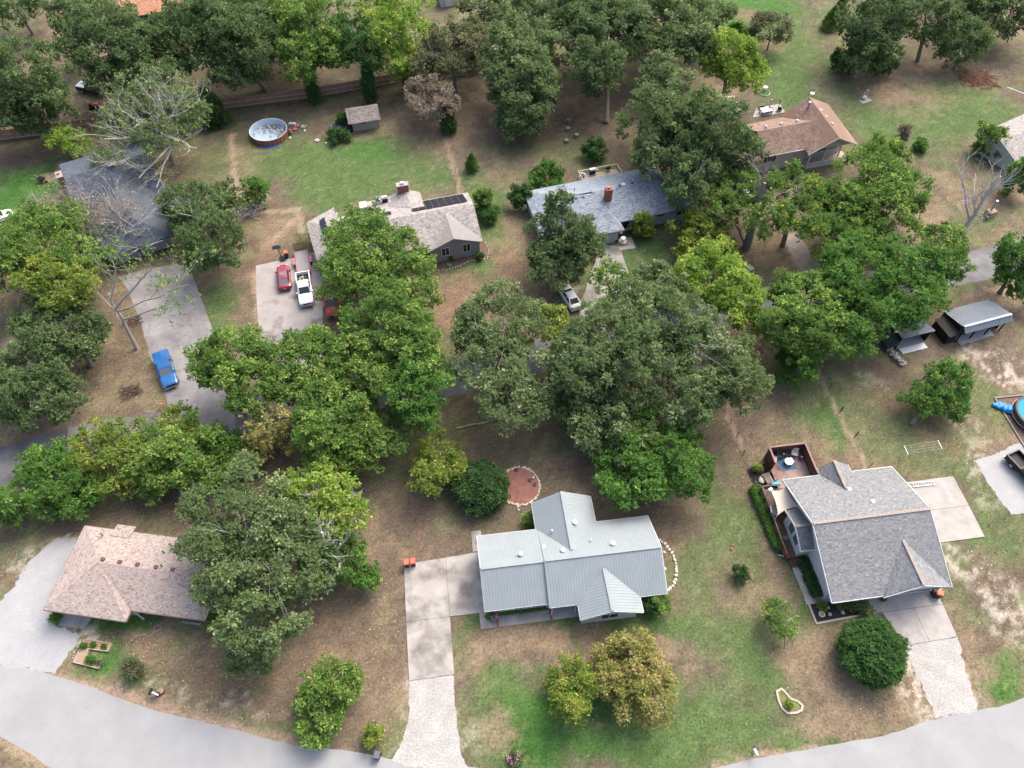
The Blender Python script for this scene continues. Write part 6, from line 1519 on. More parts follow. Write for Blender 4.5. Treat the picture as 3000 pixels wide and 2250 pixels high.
# camper trailer and van under the left oak
tv = thing('camper_trailer', 'white camper trailer hidden under the broad left oak', 'trailer', S(102, 738), -52)
obj('body', MB().loft([[Vector((x, y, z)) for y, z in ((-1.2, .5), (1.2, .5), (1.22, 2.2), (1.05, 2.6), (-1.05, 2.6), (-1.22, 2.2))] for x in (-3.6, 3.4)]), P_WHITE, tv)
for x in (-2, 0, 2): window(tv, (x, 1.22, 1.6), .9, .6, 90, M_STEEL, M_GLASS, 0); window(tv, (x, -1.22, 1.6), .9, .6, -90, M_STEEL, M_GLASS, 0)
obj('roof_vent', MB().box((-1, 0, 2.68), (.5, .5, .16)), M_GREYWALL, tv); obj('air_conditioner', MB().box((1.2, 0, 2.72), (.9, .7, .25)), M_WHITE, tv)
wheels(tv, (-.5, .4), 1.05, .34, .2); obj('hitch', MB().bar((3.4, 0, .6), (4.6, 0, .5), .12), M_BLACK, tv)
sedan('white car at the left edge half under the broad oak', S(-4, 648), 35, P_WHITE)
# utility trailer with its ramp up
ut = thing('utility_trailer', 'red framed utility trailer with its mesh ramp standing up beside the solar house', 'trailer', (S(885, 746) + S(893, 802)) / 2, 105)
fr = MB()
for s_ in (-1, 1): fr.bar((-2.4, s_ * .95, .75), (2.3, s_ * .95, .75), .09, .09); fr.bar((-2.4, s_ * .95, .5), (2.3, s_ * .95, .5), .09, .09); [fr.bar((x, s_ * .95, .45), (x, s_ * .95, .78), .06) for x in (-2.35, -.8, .8, 2.25)]
fr.bar((-2.4, -.95, .5), (-2.4, .95, .5), .09); fr.bar((-2.4, -.95, .75), (-2.4, .95, .75), .09); fr.bar((2.3, -.95, .5), (2.3, .95, .5), .09); fr.bar((-2.4, -.4, .5), (-3.5, 0, .48), .08); fr.bar((-2.4, .4, .5), (-3.5, 0, .48), .08)
obj('frame', fr, mat('pinkish_red_frame', (.34, .085, .085), .6), ut)
for k in range(9): obj('bed_board', MB().box((-.05, -.82 + k * .205, .53), (4.6, .19, .05)), mat('grey_trailer_board', (.27, .26, .26), .85, var=.15), ut)
rp = MB(); [rp.bar((2.35, -.9, .55 + k * .17), (2.5, .9, .55 + k * .17), .05) for k in range(2)]
for k in range(9): rp.bar((2.32 + k * .045, -.92, .55 + k * .14), (2.32 + k * .045, .92, .55 + k * .14), .05)
for y in (-.92, -.6, -.3, 0, .3, .6, .92): rp.bar((2.3, y, .5), (2.72, y, 1.75), .06)
obj('ramp', rp, mat('rusty_ramp', (.20, .09, .06), .85, var=.3), ut); 
for s_ in (-1, 1): obj('fender', MB().box((.1, s_ * 1.15, .72), (1.3, .3, .06)), M_PINK, ut)
wheels(ut, (-.25, .5), 1.15, .32, .2)

# ------------------------------------------------------------------ fences
fp = [S(*k) for k in ((-260, 452), (0, 412), (280, 376), (678, 317), (904, 288), (1000, 272), (1190, 238), (1460, 212), (1640, 196))]
fence = thing('wooden_fence', 'long red brown board fence with pale rails behind the back yards', 'fence', fp[3])
fo = fp[3]
def fence_run(root, pts, hgt, pw=2.4, off=Vector()):
    for a, b in zip(pts[:-1], pts[1:]):
        n = max(1, round((b - a).length / pw))
        for i in range(n):
            p, q_ = a.lerp(b, i / n) - off, a.lerp(b, (i + 1) / n) - off
            d = (q_ - p).normalized(); L_ = (q_ - p).length; nn = Vector((d.y, -d.x, 0))
            mb = MB(); nb = int(L_ / .15)
            for k in range(nb):
                c = p + d * (k + .5) * L_ / nb
                mb.box((c.x - nn.x * .05, c.y - nn.y * .05, hgt / 2 + random.uniform(-.02, .02)), (.138, .022, hgt - .05), math.atan2(d.y, d.x))
            obj('fence_panel', mb, M_WOODF, root)
            obj('post', MB().box((p.x, p.y, hgt / 2), (.1, .1, hgt + .05)), M_WOODF, root)
            for z in (.25, hgt - .25 - .55, ):
                obj('rail', MB().bar(p + d * .06 + nn * .02 + Vector((0, 0, z)), q_ - d * .06 + nn * .02 + Vector((0, 0, z)), .05, .10), M_RAIL, root)
fence_run(fence, fp, 1.85, off=fo)
def post_fence(label, pts, spacing, hgt, m, wire=3, cat='fence', lean=.0, name='wire_fence', mesh=False):
    o = pts[0]; r = thing(name, label, cat, o)
    for a, b in zip(pts[:-1], pts[1:]):
        n = max(1, round((b - a).length / spacing))
        for i in range(n + 1):
            p = a.lerp(b, i / n) - o
            obj('post', MB().tube([p, p + Vector((random.uniform(-1, 1) * lean, random.uniform(-1, 1) * lean, hgt))], [.04, .035], 6), m, r)
        mb = MB()
        for k in range(wire): mb.bar(a - o + Vector((0, 0, hgt * (k + 1) / (wire + .3))), b - o + Vector((0, 0, hgt * (k + 1) / (wire + .3))), .006)
        obj('wire', mb, m, r)
    return r
M_TPOST = mat('dark_t_post', (.05, .055, .05), .8)
post_fence('thin dark post fence up the lawn right of the big deck', [O(1768, 795), O(1815, 890), O(1845, 945), O(1876, 1010)], 4, 1.3, M_TPOST, lean=.12)
post_fence('thin dark post fence up the lawn left of the big deck', [O(1565, 885), O(1590, 945), O(1604, 985)], 2.2, 1.2, M_TPOST, lean=.12)
post_fence('wire fence line between the two middle back yards', [O(962, 292), O(996, 418)], 5, 1.2, mat('grey_wood_post', (.22, .19, .165), .9), lean=.05)
post_fence('wire fence line right of the damaged house yard', [O(486, 275), O(512, 436)], 5, 1.2, mat('grey_wood_post', (.22, .19, .165), .9), lean=.05)
post_fence('galvanised fence across the far lawn at the top right', [S(2312, 82), S(2420, 72), S(2371, 0), S(2345, -30)], 3, 1.2, M_STEEL, wire=4)
post_fence('white rail fence at the top edge left of centre', [S(985, 30), S(1085, 15), S(1180, 2)], 2.4, 1.2, M_WHITE, wire=2)
post_fence('low dark wire pen fence in the front yard of the pale blue house', [S(1862, 700), S(1870, 735), S(1894, 742), S(1920, 765)], 1.3, 1.1, M_TPOST)
post_fence('pale pipe fence at the far left behind the dark oak', [S(90, 88), S(240, 98)], 3, 1.1, M_STEEL, wire=2)

# ------------------------------------------------------------------ bins
def bin_(label, p, yaw, lid, group=None):
    r = thing('wheelie_bin', label, 'bin', (p.x, p.y, .08), yaw, group)
    mb = MB()
    mb.loft([[Vector((x * s_, y * s_, z)) for x, y in ((-.26, -.3), (.26, -.3), (.26, .3), (-.26, .3))] for s_, z in ((.8, 0), (1, .92))])
    obj('body', mb, M_DKBIN, r)
    lb = MB().loft([[Vector((x * s_, y * s_ + .02, z)) for x, y in ((-.29, -.34), (.29, -.34), (.29, .36), (-.29, .36))] for s_, z in ((1, .92), (1, .97), (.82, 1.04))])
    obj('lid', lb, lid, r)
    obj('handle', MB().bar((-.22, .42, .9), (.22, .42, .9), .04), M_DKBIN, r)
    for s_ in (-1, 1): obj('wheel', MB().tube([(s_ * .24, .3, .11), (s_ * .30, .3, .11)], [.11, .11], 12), M_RUBBER, r)
    return r
bin_('orange lidded bin on the left, at the corner of the concrete drive', S(1193, 1658), 12, M_ORANGE, 'orange lidded bins at the drive corner')
bin_('orange lidded bin on the right, at the corner of the concrete drive', S(1212, 1655), 12, M_ORANGE, 'orange lidded bins at the drive corner')
bin_('orange lidded bin by the basketball hoop', S(841, 754), 15, M_ORANGE)
bin_('orange lidded bin at the right garage corner of the white gabled house', S(2742, 1748), 75, M_ORANGE)
bin_('black bin with a grey lid at the road edge by the gravel drive', S(1108, 2218), -8, M_GREYBIN)

# ------------------------------------------------------------------ basketball hoop
bh = thing('basketball_hoop', 'basketball hoop with a dark backboard at the top of the light driveway', 'hoop', S(828, 762), 15)
obj('pole', MB().tube([(0, 0, 0), (-.1, .1, 2.2), (-.15, -.5, 2.9)], [.06, .06, .05], 8), M_BLACK, bh)
obj('backboard', MB().loft([[Vector((-.15 + .56 * a, y, 3.05 + .38 * b)) for a, b in ((-1, -.9), (1, -.9), (1.1, .2), (.7, .9), (0, 1.05), (-.7, .9), (-1.1, .2))] for y in (-.6, -.55)]), mat('grey_backboard', (.14, .16, .18), .4), bh)
hp = MB(); hp.tube([(-.15 + .23 * math.cos(k * math.pi / 6), -.85 + .23 * math.sin(k * math.pi / 6), 2.85) for k in range(13)], [.012] * 13, 5)
obj('rim', hp, M_ORANGE, bh); obj('base', MB().box((0, .2, .1), (.7, 1.0, .2)), M_BLACK, bh)

# ------------------------------------------------------------------ pools, trampoline, toys
cp = Vector((-40.2, 104.75, 0))
pool = thing('round_pool', 'round above ground pool with wooden looking panels and leaf litter on its floor', 'pool', cp)
RP, HP, NP = 3.05, 1.15, 26
for k in range(NP):
    a0, a1 = 2 * math.pi * k / NP + .012, 2 * math.pi * (k + 1) / NP - .012
    p, q_ = Vector((RP * math.cos(a0), RP * math.sin(a0), 0)), Vector((RP * math.cos(a1), RP * math.sin(a1), 0))
    obj('panel', MB().bar((p + q_) / 2 * 1 + (p - q_) / 2 + Vector((0, 0, HP / 2)), (p + q_) / 2 - (p - q_) / 2 + Vector((0, 0, HP / 2)), .05, HP - .06), mat('orange_brown_panel', (.30, .125, .07), .6, var=.25, vscale=3), pool)
    obj('post', MB().box((RP * 1.01 * math.cos(a0 - .012), RP * 1.01 * math.sin(a0 - .012), HP / 2), (.07, .07, HP), a0), mat('dark_brown_post', (.07, .04, .035), .6), pool)
mb = MB(); mb.loft([[Vector((r_ * math.cos(2 * math.pi * k / 40), r_ * math.sin(2 * math.pi * k / 40), z)) for k in range(40)] for r_, z in ((2.95, .06), (2.98, HP), (3.08, HP + .02), (3.08, HP - .05))], cap=False)
obj('liner', mb, mat('white_pool_liner', (.60, .69, .76), .5, var=.06), pool)
obj('floor', MB().cyl((0, 0, .04), 2.96, .03, 40), mat('littered_pool_floor', (.46, .58, .68), .6, var=.12, vscale=1.2, stain=((.13, .115, .085), .9, .56, .66)), pool)
n = 420; r_ = np.random.default_rng(5); ang = r_.uniform(0, 2 * math.pi, n); rad = 2.7 * np.sqrt(r_.random(n)); px_, py_ = rad * np.cos(ang), rad * np.sin(ang)
ok = (py_ * .75 + px_ * .35 + r_.normal(0, .5, n)) > .75
P = np.stack([px_[ok], py_[ok], np.full(ok.sum(), .09)], -1)
V, Q, c = leaves_from(P, unit(r_.normal(size=P.shape) + np.array((0, 0, .1))), 'brown', m=3, L=.3, W=.16, spread=.3)
V[:, 2] = np.maximum(V[:, 2], .08)
o_ = raw('leaf_litter', V, Q, M_LITTER, pool, np.clip(c * np.array((.75, .66, .55)), .02, .5)); o_['kind'] = 'stuff'
tag(sheet('blue_tarp', [cp + Vector((x, y, 0)) for x, y in ((-1.6, -3.15), (-.3, -3.55), (1.2, -3.4), (2.2, -2.7), (1.6, -2.5), (0, -2.9))], .02, mat('blue_ground_tarp', (.03, .12, .42), .5), .05, kind=None, thick=.015), 'blue ground tarp sticking out under the round pool', 'tarp')
pf2 = S(3046, 1212, 1.05); pf2.z = 0
pl2 = thing('round_pool', 'round pool with bright cyan water and a dark wall on the right edge', 'pool', pf2)
obj('wall', MB().loft([[Vector((r_ * math.cos(2 * math.pi * k / 48), r_ * math.sin(2 * math.pi * k / 48), z)) for k in range(48)] for r_, z in ((2.75, 0), (2.8, 1.1), (2.72, 1.2), (2.5, 1.2), (2.5, .1))], cap=False), mat('dark_pool_wall', (.06, .05, .055), .6, var=.2), pl2)
obj('water', MB().cyl((0, 0, 1.0), 2.55, .04, 48), M_WATER, pl2)
mb = MB(); [mb.bar((2.86 * math.cos(2 * math.pi * k / 48), 2.86 * math.sin(2 * math.pi * k / 48), .5), (2.86 * math.cos(2 * math.pi * (k + 1) / 48), 2.86 * math.sin(2 * math.pi * (k + 1) / 48), .5), .03) for k in range(48)]
obj('rope', mb, M_WHITE, pl2)
fr = thing('pool_surround', 'square lumber edging round the cyan pool at the right edge', 'edging', pf2, 7)
for a, b in (((-3.4, -4), (-3.4, 3.4)), ((-3.4, 3.4), (3.6, 3.4)), ((-3.4, -4), (3.6, -4)), ((3.6, -4), (3.6, 3.4))): obj('timber', MB().bar((*a, .08), (*b, .08), .18, .16), mat('grey_timber', (.24, .21, .19), .85, var=.2), fr)
sheet('bare_soil', [Vector(k) for k in ((-3.3, -3.9, 0), (3.5, -3.9, 0), (3.5, 3.3, 0), (-3.3, 3.3, 0))], .02, mat('brown_bare_soil', (.15, .105, .08), .95, var=.3, vscale=3), parent=fr)
a, b = S(2913, 1184), S(2958, 1208)
mb = MB()
for k in range(16):
    t = k / 15; p = a.lerp(b, t)
    mb.ball((p.x + random.uniform(-.25, .25), p.y + random.uniform(-.25, .25), .2 + .15 * t), .3 + .22 * t, 8, 6, (1, 1, .7), .22)
tag(obj('pool_cover', mb, M_BLUE, smooth=False), 'crumpled bright blue pool cover in a heap by the cyan pool', 'cover')
tr_ = thing('trampoline', 'small round black trampoline partly behind the dark bush', 'trampoline', S(995, 378))
obj('mat', MB().cyl((0, 0, .55), 1.25, .03, 32), mat('dark_blue_grey_mat', (.03, .04, .05), .7), tr_)
obj('pad_ring', MB().loft([[Vector((q * math.cos(2 * math.pi * k / 32), q * math.sin(2 * math.pi * k / 32), z)) for k in range(32)] for q, z in ((1.22, .6), (1.42, .6), (1.42, .52), (1.22, .52), (1.22, .6))], cap=False), mat('olive_pad', (.13, .14, .12), .7), tr_)
for k in range(6): obj('leg', MB().tube([(1.32 * math.cos(k * 1.047), 1.32 * math.sin(k * 1.047), 0), (1.32 * math.cos(k * 1.047), 1.32 * math.sin(k * 1.047), .55)], [.03, .03], 6), M_STEEL, tr_)
def ringtoy(label, p, r_, m, z=.1, name='swim_ring'):
    mb = MB(); mb.loft([[Vector(((r_ + .16 * math.cos(b)) * math.cos(a), (r_ + .16 * math.cos(b)) * math.sin(a), z + .12 * math.sin(b) + .04)) for b in [2 * math.pi * j / 8 for j in range(8)]] for a in [2 * math.pi * k / 20 for k in range(21)]], cap=False)
    return tag(obj(name, mb, m, smooth=True, loc=(p.x, p.y, 0)), label, 'swim ring')
ringtoy('pale pink ring float alone on the green back lawn', S(929.5, 413), .26, mat('pale_pink_vinyl', (.70, .42, .50), .4))
ringtoy('bright pink ring float in the toy heap by the round pool', S(870, 372), .28, M_PINK, .3)
ringtoy('second pink ring float at the front of the toy heap', S(864, 380), .24, mat('hot_pink_vinyl', (.62, .12, .30), .4), .12)
for k, (px, py, c, lab, sz) in enumerate(((856, 364, (.7, .72, .73), 'white plastic slide piece at the left of the toy heap', (1.3, .5, .3)), (888, 376, (.42, .46, .40), 'pale green plastic chair in the toy heap', (.6, .6, .5)), (896, 372, (.45, .25, .33), 'dusty pink toy box at the right of the toy heap', (.5, .4, .3)), (893, 384, (.68, .7, .7), 'white plastic tub at the lower right of the toy heap', (.4, .3, .25)), (853, 393, (.25, .15, .09), 'brown wooden spool beside the round pool', (.7, .5, .9)), (851, 407, (.72, .73, .73), 'white bucket on the grass below the round pool', (.4, .35, .35)), (955, 419, (.66, .62, .5), 'small pale scrap on the green back lawn', (.35, .3, .1)))):
    p = S(px, py)
    tt = thing('lawn_toy', lab, 'toy', p, 20 * k)
    m_ = mat('toy_plastic_%s' % 'abcdefg'[k], c, .5)
    obj('body', MB().loft([[Vector((x * sz[0] * s_, y * sz[1] * s_, z * sz[2])) for x, y in ((-.5, -.4), (.4, -.5), (.5, .4), (-.4, .5))] for s_, z in ((.8, 0), (1, .4), (.7, 1))]), m_, tt)
    obj('rim', MB().loft([[Vector((x * sz[0] * s_, y * sz[1] * s_, z * sz[2])) for x, y in ((-.5, -.4), (.4, -.5), (.5, .4), (-.4, .5))] for s_, z in ((1.02, .4), (1.08, .5), (.9, .6))]), m_, tt)
# ------------------------------------------------------------------ big deck of the gabled house and what stands on it
bd = thing('privacy_deck', 'red brown deck with solid plank walls behind the gabled house', 'deck', H2O, H2Y)
XA, XB2, YA, YB2, ZD = -.05, 4.15, 13.95, 18.35, .62
obj('deck_frame', MB().box(((XA + XB2) / 2, (YA + YB2) / 2, .3), (XB2 - XA, YB2 - YA, .56)), M_DECK, bd)
nb = 30
for k in range(nb):
    obj('deck_board', MB().box(((XA + XB2) / 2, YA + (k + .5) * (YB2 - YA) / nb, ZD), (XB2 - XA, (YB2 - YA) / nb - .014, .04)), M_DECKW, bd)
def plankwall(a, b, z0, z1):
    a, b = Vector((*a, 0)), Vector((*b, 0)); d = (b - a).normalized()
    n = 10
    for k in range(n):
        z = z0 + (k + .5) * (z1 - z0) / n
        obj('wall_plank', MB().bar(a + Vector((0, 0, z)), b + Vector((0, 0, z)), .05, (z1 - z0) / n - .015), M_DECK, bd)
    obj('cap_board', MB().bar(a + Vector((0, 0, z1 + .03)), b + Vector((0, 0, z1 + .03)), .2, .05), mat('pinkish_cap_board', (.26, .145, .125), .7, var=.15), bd)
plankwall((XA - .03, YB2 + .03), (XB2 + .03, YB2 + .03), .05, 2.4)
plankwall((XA - .03, 16.3), (XA - .03, YB2), .05, 2.4)
plankwall((XB2 + .03, YA), (XB2 + .03, YB2), .05, 2.4)
def D(x, y, z=ZD + .03): return l2(x, y, z)
rugm = mat('blue_rug', (.035, .10, .19), .95, var=.1)
rug = thing('patterned_rug', 'blue rug with pale dots on the big deck', 'rug', D(1.95, 16.85), H2Y)
obj('rug_field', MB().box((0, 0, .008), (2.0, 1.45, .014)), rugm, rug)
mb = MB()
for i in range(9):
    for j in range(6):
        mb.cyl((-.88 + i * .22, -.6 + j * .24, .0155), .05, .002, 6)
o_ = obj('rug_dots', mb, mat('rug_pale_dot', (.30, .36, .38), .95), rug); o_['kind'] = 'stuff'
tb = thing('patio_table', 'white patio table with a folded cloth on the blue rug', 'table', D(2.1, 16.95), H2Y + 10)
obj('table_top', MB().cyl((0, 0, .5), .48, .04, 20), M_WHITE, tb); [obj('leg', MB().bar((.3 * a, .3 * b, 0), (.3 * a, .3 * b, .5), .05), M_WHITE, tb) for a in (-1, 1) for b in (-1, 1)]
cl = MB(); g_ = 6
cl.loft([[Vector((-.3 + .7 * i / g_, -.25 + .6 * j / g_ + .12 * math.sin(i), .55 + .05 * math.sin(i * 1.7 + j))) for j in range(g_ + 1)] + [Vector((-.3 + .7 * i / g_, .35, .53)), Vector((-.3 + .7 * i / g_, -.25, .53))] for i in range(g_ + 1)])
c_ = tag(obj('folded_cloth', cl, mat('pale_cloth', (.62, .66, .68), .9)), 'crumpled pale cloth on the white patio table', 'cloth'); c_.location = D(2.25, 17.0); c_.rotation_euler = (0, 0, .4)
def lounge(label, p, yaw, m, sc=1.0):
    r = thing('patio_chair', label, 'chair', p, yaw)
    obj('seat', MB().box((0, 0, .36 * sc), (.62 * sc, .6 * sc, .14)), m, r); obj('backrest', MB().box((0, .34 * sc, .62 * sc), (.62 * sc, .14, .62 * sc), M=Matrix.Rotation(-.25, 3, 'X')), m, r)
    for s_ in (-1, 1): obj('armrest', MB().box((s_ * .34 * sc, 0, .5 * sc), (.07, .6 * sc, .05)), m, r); [obj('leg', MB().box((s_ * .28 * sc, y * sc, .15 * sc), (.05, .05, .3 * sc)), m, r) for y in (-.25, .25)]
    return r
M_CUSH = mat('cream_cushion', (.60, .57, .50), .9); M_WICK = mat('dark_wicker', (.035, .035, .04), .8)
lounge('cream cushioned chair in the left corner of the big deck', D(.55, 17.5), 70, M_CUSH); lounge('cream cushioned chair in the right corner of the big deck', D(3.2, 17.95), -20, M_CUSH)
lounge('dark wicker chair left of the small side table on the big deck', D(1.35, 17.85), 10, M_WICK); lounge('dark wicker chair right of the small side table on the big deck', D(2.3, 18.0), 0, M_WICK)
for lab, x, y in (('small dark side table between the wicker chairs', 1.83, 17.95), ('small dark side table in the right corner of the big deck', 3.75, 17.3)):
    st = thing('side_table', lab, 'table', D(x, y), 0); obj('table_top', MB().cyl((0, 0, .45), .24, .04, 14), M_WICK, st); obj('leg', MB().cyl((0, 0, 0), .08, .45, 10), M_WICK, st)
    tag(obj('pot', MB().cyl((0, 0, .5), .07, .12, 10, .1), M_STONE, loc=D(x, y)), 'pale pot on the ' + lab, 'pot')
rk = thing('plant_rack', 'bare metal rack on the big deck near the eave', 'rack', D(2.9, 14.55), H2Y); mb = MB(); [mb.tube([(.9 * k / 5 - .45, -.25, 0), (.9 * k / 5 - .45, .05, .8), (.9 * k / 5 - .45, .3, 0)], [.02] * 3, 5) for k in range(6)]; obj('frame', mb, M_STEEL, rk)
bn = thing('wooden_bench', 'weathered slatted bench glider at the corner of the big deck', 'bench', l2(-.55, 15.35), H2Y + 12)
for k in range(4): obj('slat', MB().box((-.45 + k * .22, .15, .55), (.16, 1.3, .05)), mat('grey_brown_slat', (.27, .21, .17), .85, var=.2), bn)
obj('frame', MB().bar((-.6, -.45, .3), (.6, -.45, .3), .09).bar((-.6, .75, .3), (.6, .75, .3), .09).bar((.45, -.5, .5), (.6, -.5, 1.1), .08).bar((.45, .8, .5), (.6, .8, 1.1), .08), M_LUMBER, bn)
for k in range(3): obj('leg', MB().box((-.5 + k * .5, -.4, .15), (.08, .08, .3)), M_LUMBER, bn)
tag(obj('toy_sled', MB().ball((0, 0, .1), .5, 12, 6, (1.1, .6, .25)), mat('cyan_plastic', (.0, .38, .55), .4), smooth=True, loc=l2(-.35, 14.35, 1.0)), 'bright cyan plastic sled at the roof corner by the big deck', 'sled')
tag(obj('shade_rock', MB().ball((0, 0, .15), .38, 9, 6, (1, 1.3, .6), .12), M_STONE, loc=l2(-1.35, 15.5)), 'pale boulder in the black mulch beside the bench', 'rock')
ss = thing('shade_sail', 'cream shade sail stretched over the porch deck', 'shade sail', H2O, H2Y)
n = 8; A_, B_, C_, D_ = Vector((-1.95, 12.9, 2.75)), Vector((-.25, 13.0, 2.95)), Vector((.25, 10.5, 3.0)), Vector((-2.05, 10.05, 2.55))
vs, fs = [], []
for i in range(n + 1):
    for j in range(n + 1):
        u_, v_ = i / n, j / n
        p = A_.lerp(B_, u_).lerp(D_.lerp(C_, u_), v_); c_ = (A_ + B_ + C_ + D_) / 4
        e = max(abs(u_ - .5), abs(v_ - .5)) * 2
        bow = (1 - (2 * u_ - 1) ** 2 if abs(v_ - .5) > .49 or True else 0)
        k_ = .16 * (abs(2 * v_ - 1) ** 2 * (1 - (2 * u_ - 1) ** 2) + abs(2 * u_ - 1) ** 2 * (1 - (2 * v_ - 1) ** 2))
        p = p.lerp(c_, k_); p.z -= .18 * (1 - (2 * u_ - 1) ** 2) * (1 - (2 * v_ - 1) ** 2)
        vs += [p, p - Vector((0, 0, .012))]
for i in range(n):
    for j in range(n):
        a = (i * (n + 1) + j) * 2; b = ((i + 1) * (n + 1) + j) * 2
        fs += [(a, b, b + 2, a + 2), (a + 1, a + 3, b + 3, b + 1)]
obj('sail_cloth', MB().add(vs, fs), M_CREAM, ss, smooth=True)
for p in (A_, D_): obj('corner_post', MB().tube([(p.x - .05, p.y, .7), (p.x - .05, p.y, p.z + .1)], [.05, .05], 8), M_WHITE, ss)
obj('corner_bracket', MB().box((A_.x, A_.y + .1, A_.z), (.45, .3, .25), .4), M_WHITE, ss)
lounge('grey covered bench seat on the porch under the cream sail', l2(-1.75, 11.0, .73), 90, mat('grey_cushion', (.30, .31, .33), .9), 1.3)
tag(obj('side_lamp', MB().ball((0, 0, .25), .16, 10, 6), M_STONE, smooth=True, loc=l2(-1.95, 9.4, .73)), 'pale round lantern on the porch deck beside the rail', 'lantern')
dm = tag(obj('door_mat', MB().box((0, 0, .01), (.7, .45, .02)), mat('grey_mat', (.16, .18, .19), .9), loc=l2(-1.35, 8.1, .735)), 'small grey mat on the porch deck by the windows', 'mat'); dm.rotation_euler = (0, 0, math.radians(H2Y))

# ------------------------------------------------------------------ garden beds with their stones and bricks
def stone_mesh(i):
    random.seed(300 + i)
    me = bpy.data.meshes.new('stone'); mb = MB().ball((0, 0, .08), .2, 7, 5, (random.uniform(.8, 1.2), random.uniform(.6, .9), .6), .22)
    me.from_pydata([tuple(v) for v in mb.v], [], mb.f); fixed(me); me.materials.append(M_STONE); return me
STONES = [stone_mesh(i) for i in range(4)]
def stones(root, pts, sc=1.0, close=True, gap=.34, off=Vector()):
    P = pts + [pts[0]] if close else pts
    acc = []
    for a, b in zip(P[:-1], P[1:]):
        n = max(1, round((b - a).length / gap))
        acc += [a.lerp(b, i / n) for i in range(n)]
    for p in acc:
        o = bpy.data.objects.new('stone', random.choice(STONES)); COL.objects.link(o); o.parent = root
        o.location = p - off + Vector((random.uniform(-.05, .05), random.uniform(-.05, .05), 0)); o.rotation_euler = (0, 0, random.uniform(0, 6)); k = sc * random.uniform(.75, 1.2); o.scale = (k, k, k)
c = S(1522, 1424)
mb_ = thing('mulch_bed', 'round red mulch bed ringed with pale stones behind the metal roofed house', 'flower bed', c)
circ = [Vector((2.3 * math.cos(a), 2.45 * math.sin(a), 0)) for a in [2 * math.pi * k / 24 for k in range(24)]]
sheet('mulch', circ, .05, M_MULCH, .06, parent=mb_); stones(mb_, circ, .85)
tail = [S(1517, 1478) - c, S(1519, 1500) - c]; stones(mb_, tail, .8, False, .3)
tag(obj('solar_lamp', MB().cyl((0, 0, 0), .05, .3, 8).cyl((0, 0, .3), .14, .12, 10, .05), M_WHITE, loc=S(1562, 1402)), 'small white solar lamp in the red mulch bed', 'lamp')
for px, py in ((1512, 1378), (1552, 1408), (1567, 1421)): tag(obj('garden_pot', MB().cyl((0, 0, .02), .16, .2, 12, .2).cyl((0, 0, .2), .15, .03, 12), M_DKBIN, loc=S(px, py)), {1512: 'dark pot at the top of the red mulch bed', 1552: 'dark pot left of the white lamp in the red mulch bed', 1567: 'dark pot at the right side of the red mulch bed'}[px], 'pot')
Zp = lambda x, y: S(1140 + x * .39783, 1360 + y * .39783)
arc = [Zp(*k) for k in ((1990, 562), (2030, 590), (2065, 632), (2095, 680), (2112, 735), (2115, 795), (2108, 850), (2090, 895), (2055, 930), (2035, 955))]
sb = thing('stone_edging', 'curved line of pale stones beside the right end of the metal roof', 'edging', arc[4]); stones(sb, arc, 1.0, False, .36, arc[4])
for px, py in ((2025, 650), (2030, 772)): 
    o = bpy.data.objects.new('loose_rock', STONES[1]); COL.objects.link(o); o.location = Zp(px, py); tag(o, 'upper loose pale rock inside the curved stone line' if py < 700 else 'lower loose pale rock inside the curved stone line', 'rock')
kb = [S(2000 + x * .4521, 1500 + y * .4521) for x, y in ((608, 1165), (640, 1146), (668, 1175), (700, 1212), (745, 1228), (775, 1255), (770, 1285), (735, 1302), (680, 1305), (645, 1275), (622, 1225))]
kc = sum(kb, Vector()) / len(kb)
kbd = thing('flower_bed', 'kidney shaped bed edged with pale bricks on the right front lawn', 'flower bed', kc)
sheet('soil', [p - kc for p in kb], .03, mat('weedy_soil', (.15, .15, .06), .95, var=.3, vscale=2), .05, parent=kbd)
brk = bpy.data.meshes.new('brick'); b_ = MB().box((0, 0, .06), (.2, .1, .12)); brk.from_pydata(b_.v, [], b_.f); brk.materials.append(mat('pale_edging_brick', (.50, .43, .37), .9, var=.2, vscale=4))
def bricks(root, pts, off, close=True, gap=.125):
    P = pts + [pts[0]] if close else pts
    for a, b in zip(P[:-1], P[1:]):
        n = max(1, round((b - a).length / gap)); d = b - a
        for i in range(n):
            o = bpy.data.objects.new('brick', brk); COL.objects.link(o); o.parent = root; o.location = a.lerp(b, i / n) - off; o.rotation_euler = (0, 0, math.atan2(d.y, d.x) + math.pi / 2 + random.uniform(-.12, .12))
bricks(kbd, kb, kc)
shrub('lily_plant', 'yellow green plant inside the kidney shaped bed', 'plant', 'lime', 1706, 1521, 14, 14, seed=301, ls=.35)
bm_ = thing('mulch_bed', 'black mulch bed edged with bricks under the front eave of the gabled house', 'flower bed', H2O, H2Y)
bedp = [(-1.15, -1.0), (4.85, -.72), (4.85, 1.2), (-1.2, .88)]
sheet('mulch', [Vector((*p, 0)) for p in bedp], .04, M_BMULCH, parent=bm_)
bricks(bm_, [Vector((-1.2, .88, 0)), Vector((-1.15, -1.05, 0)), Vector((4.9, -.77, 0))], Vector(), False)
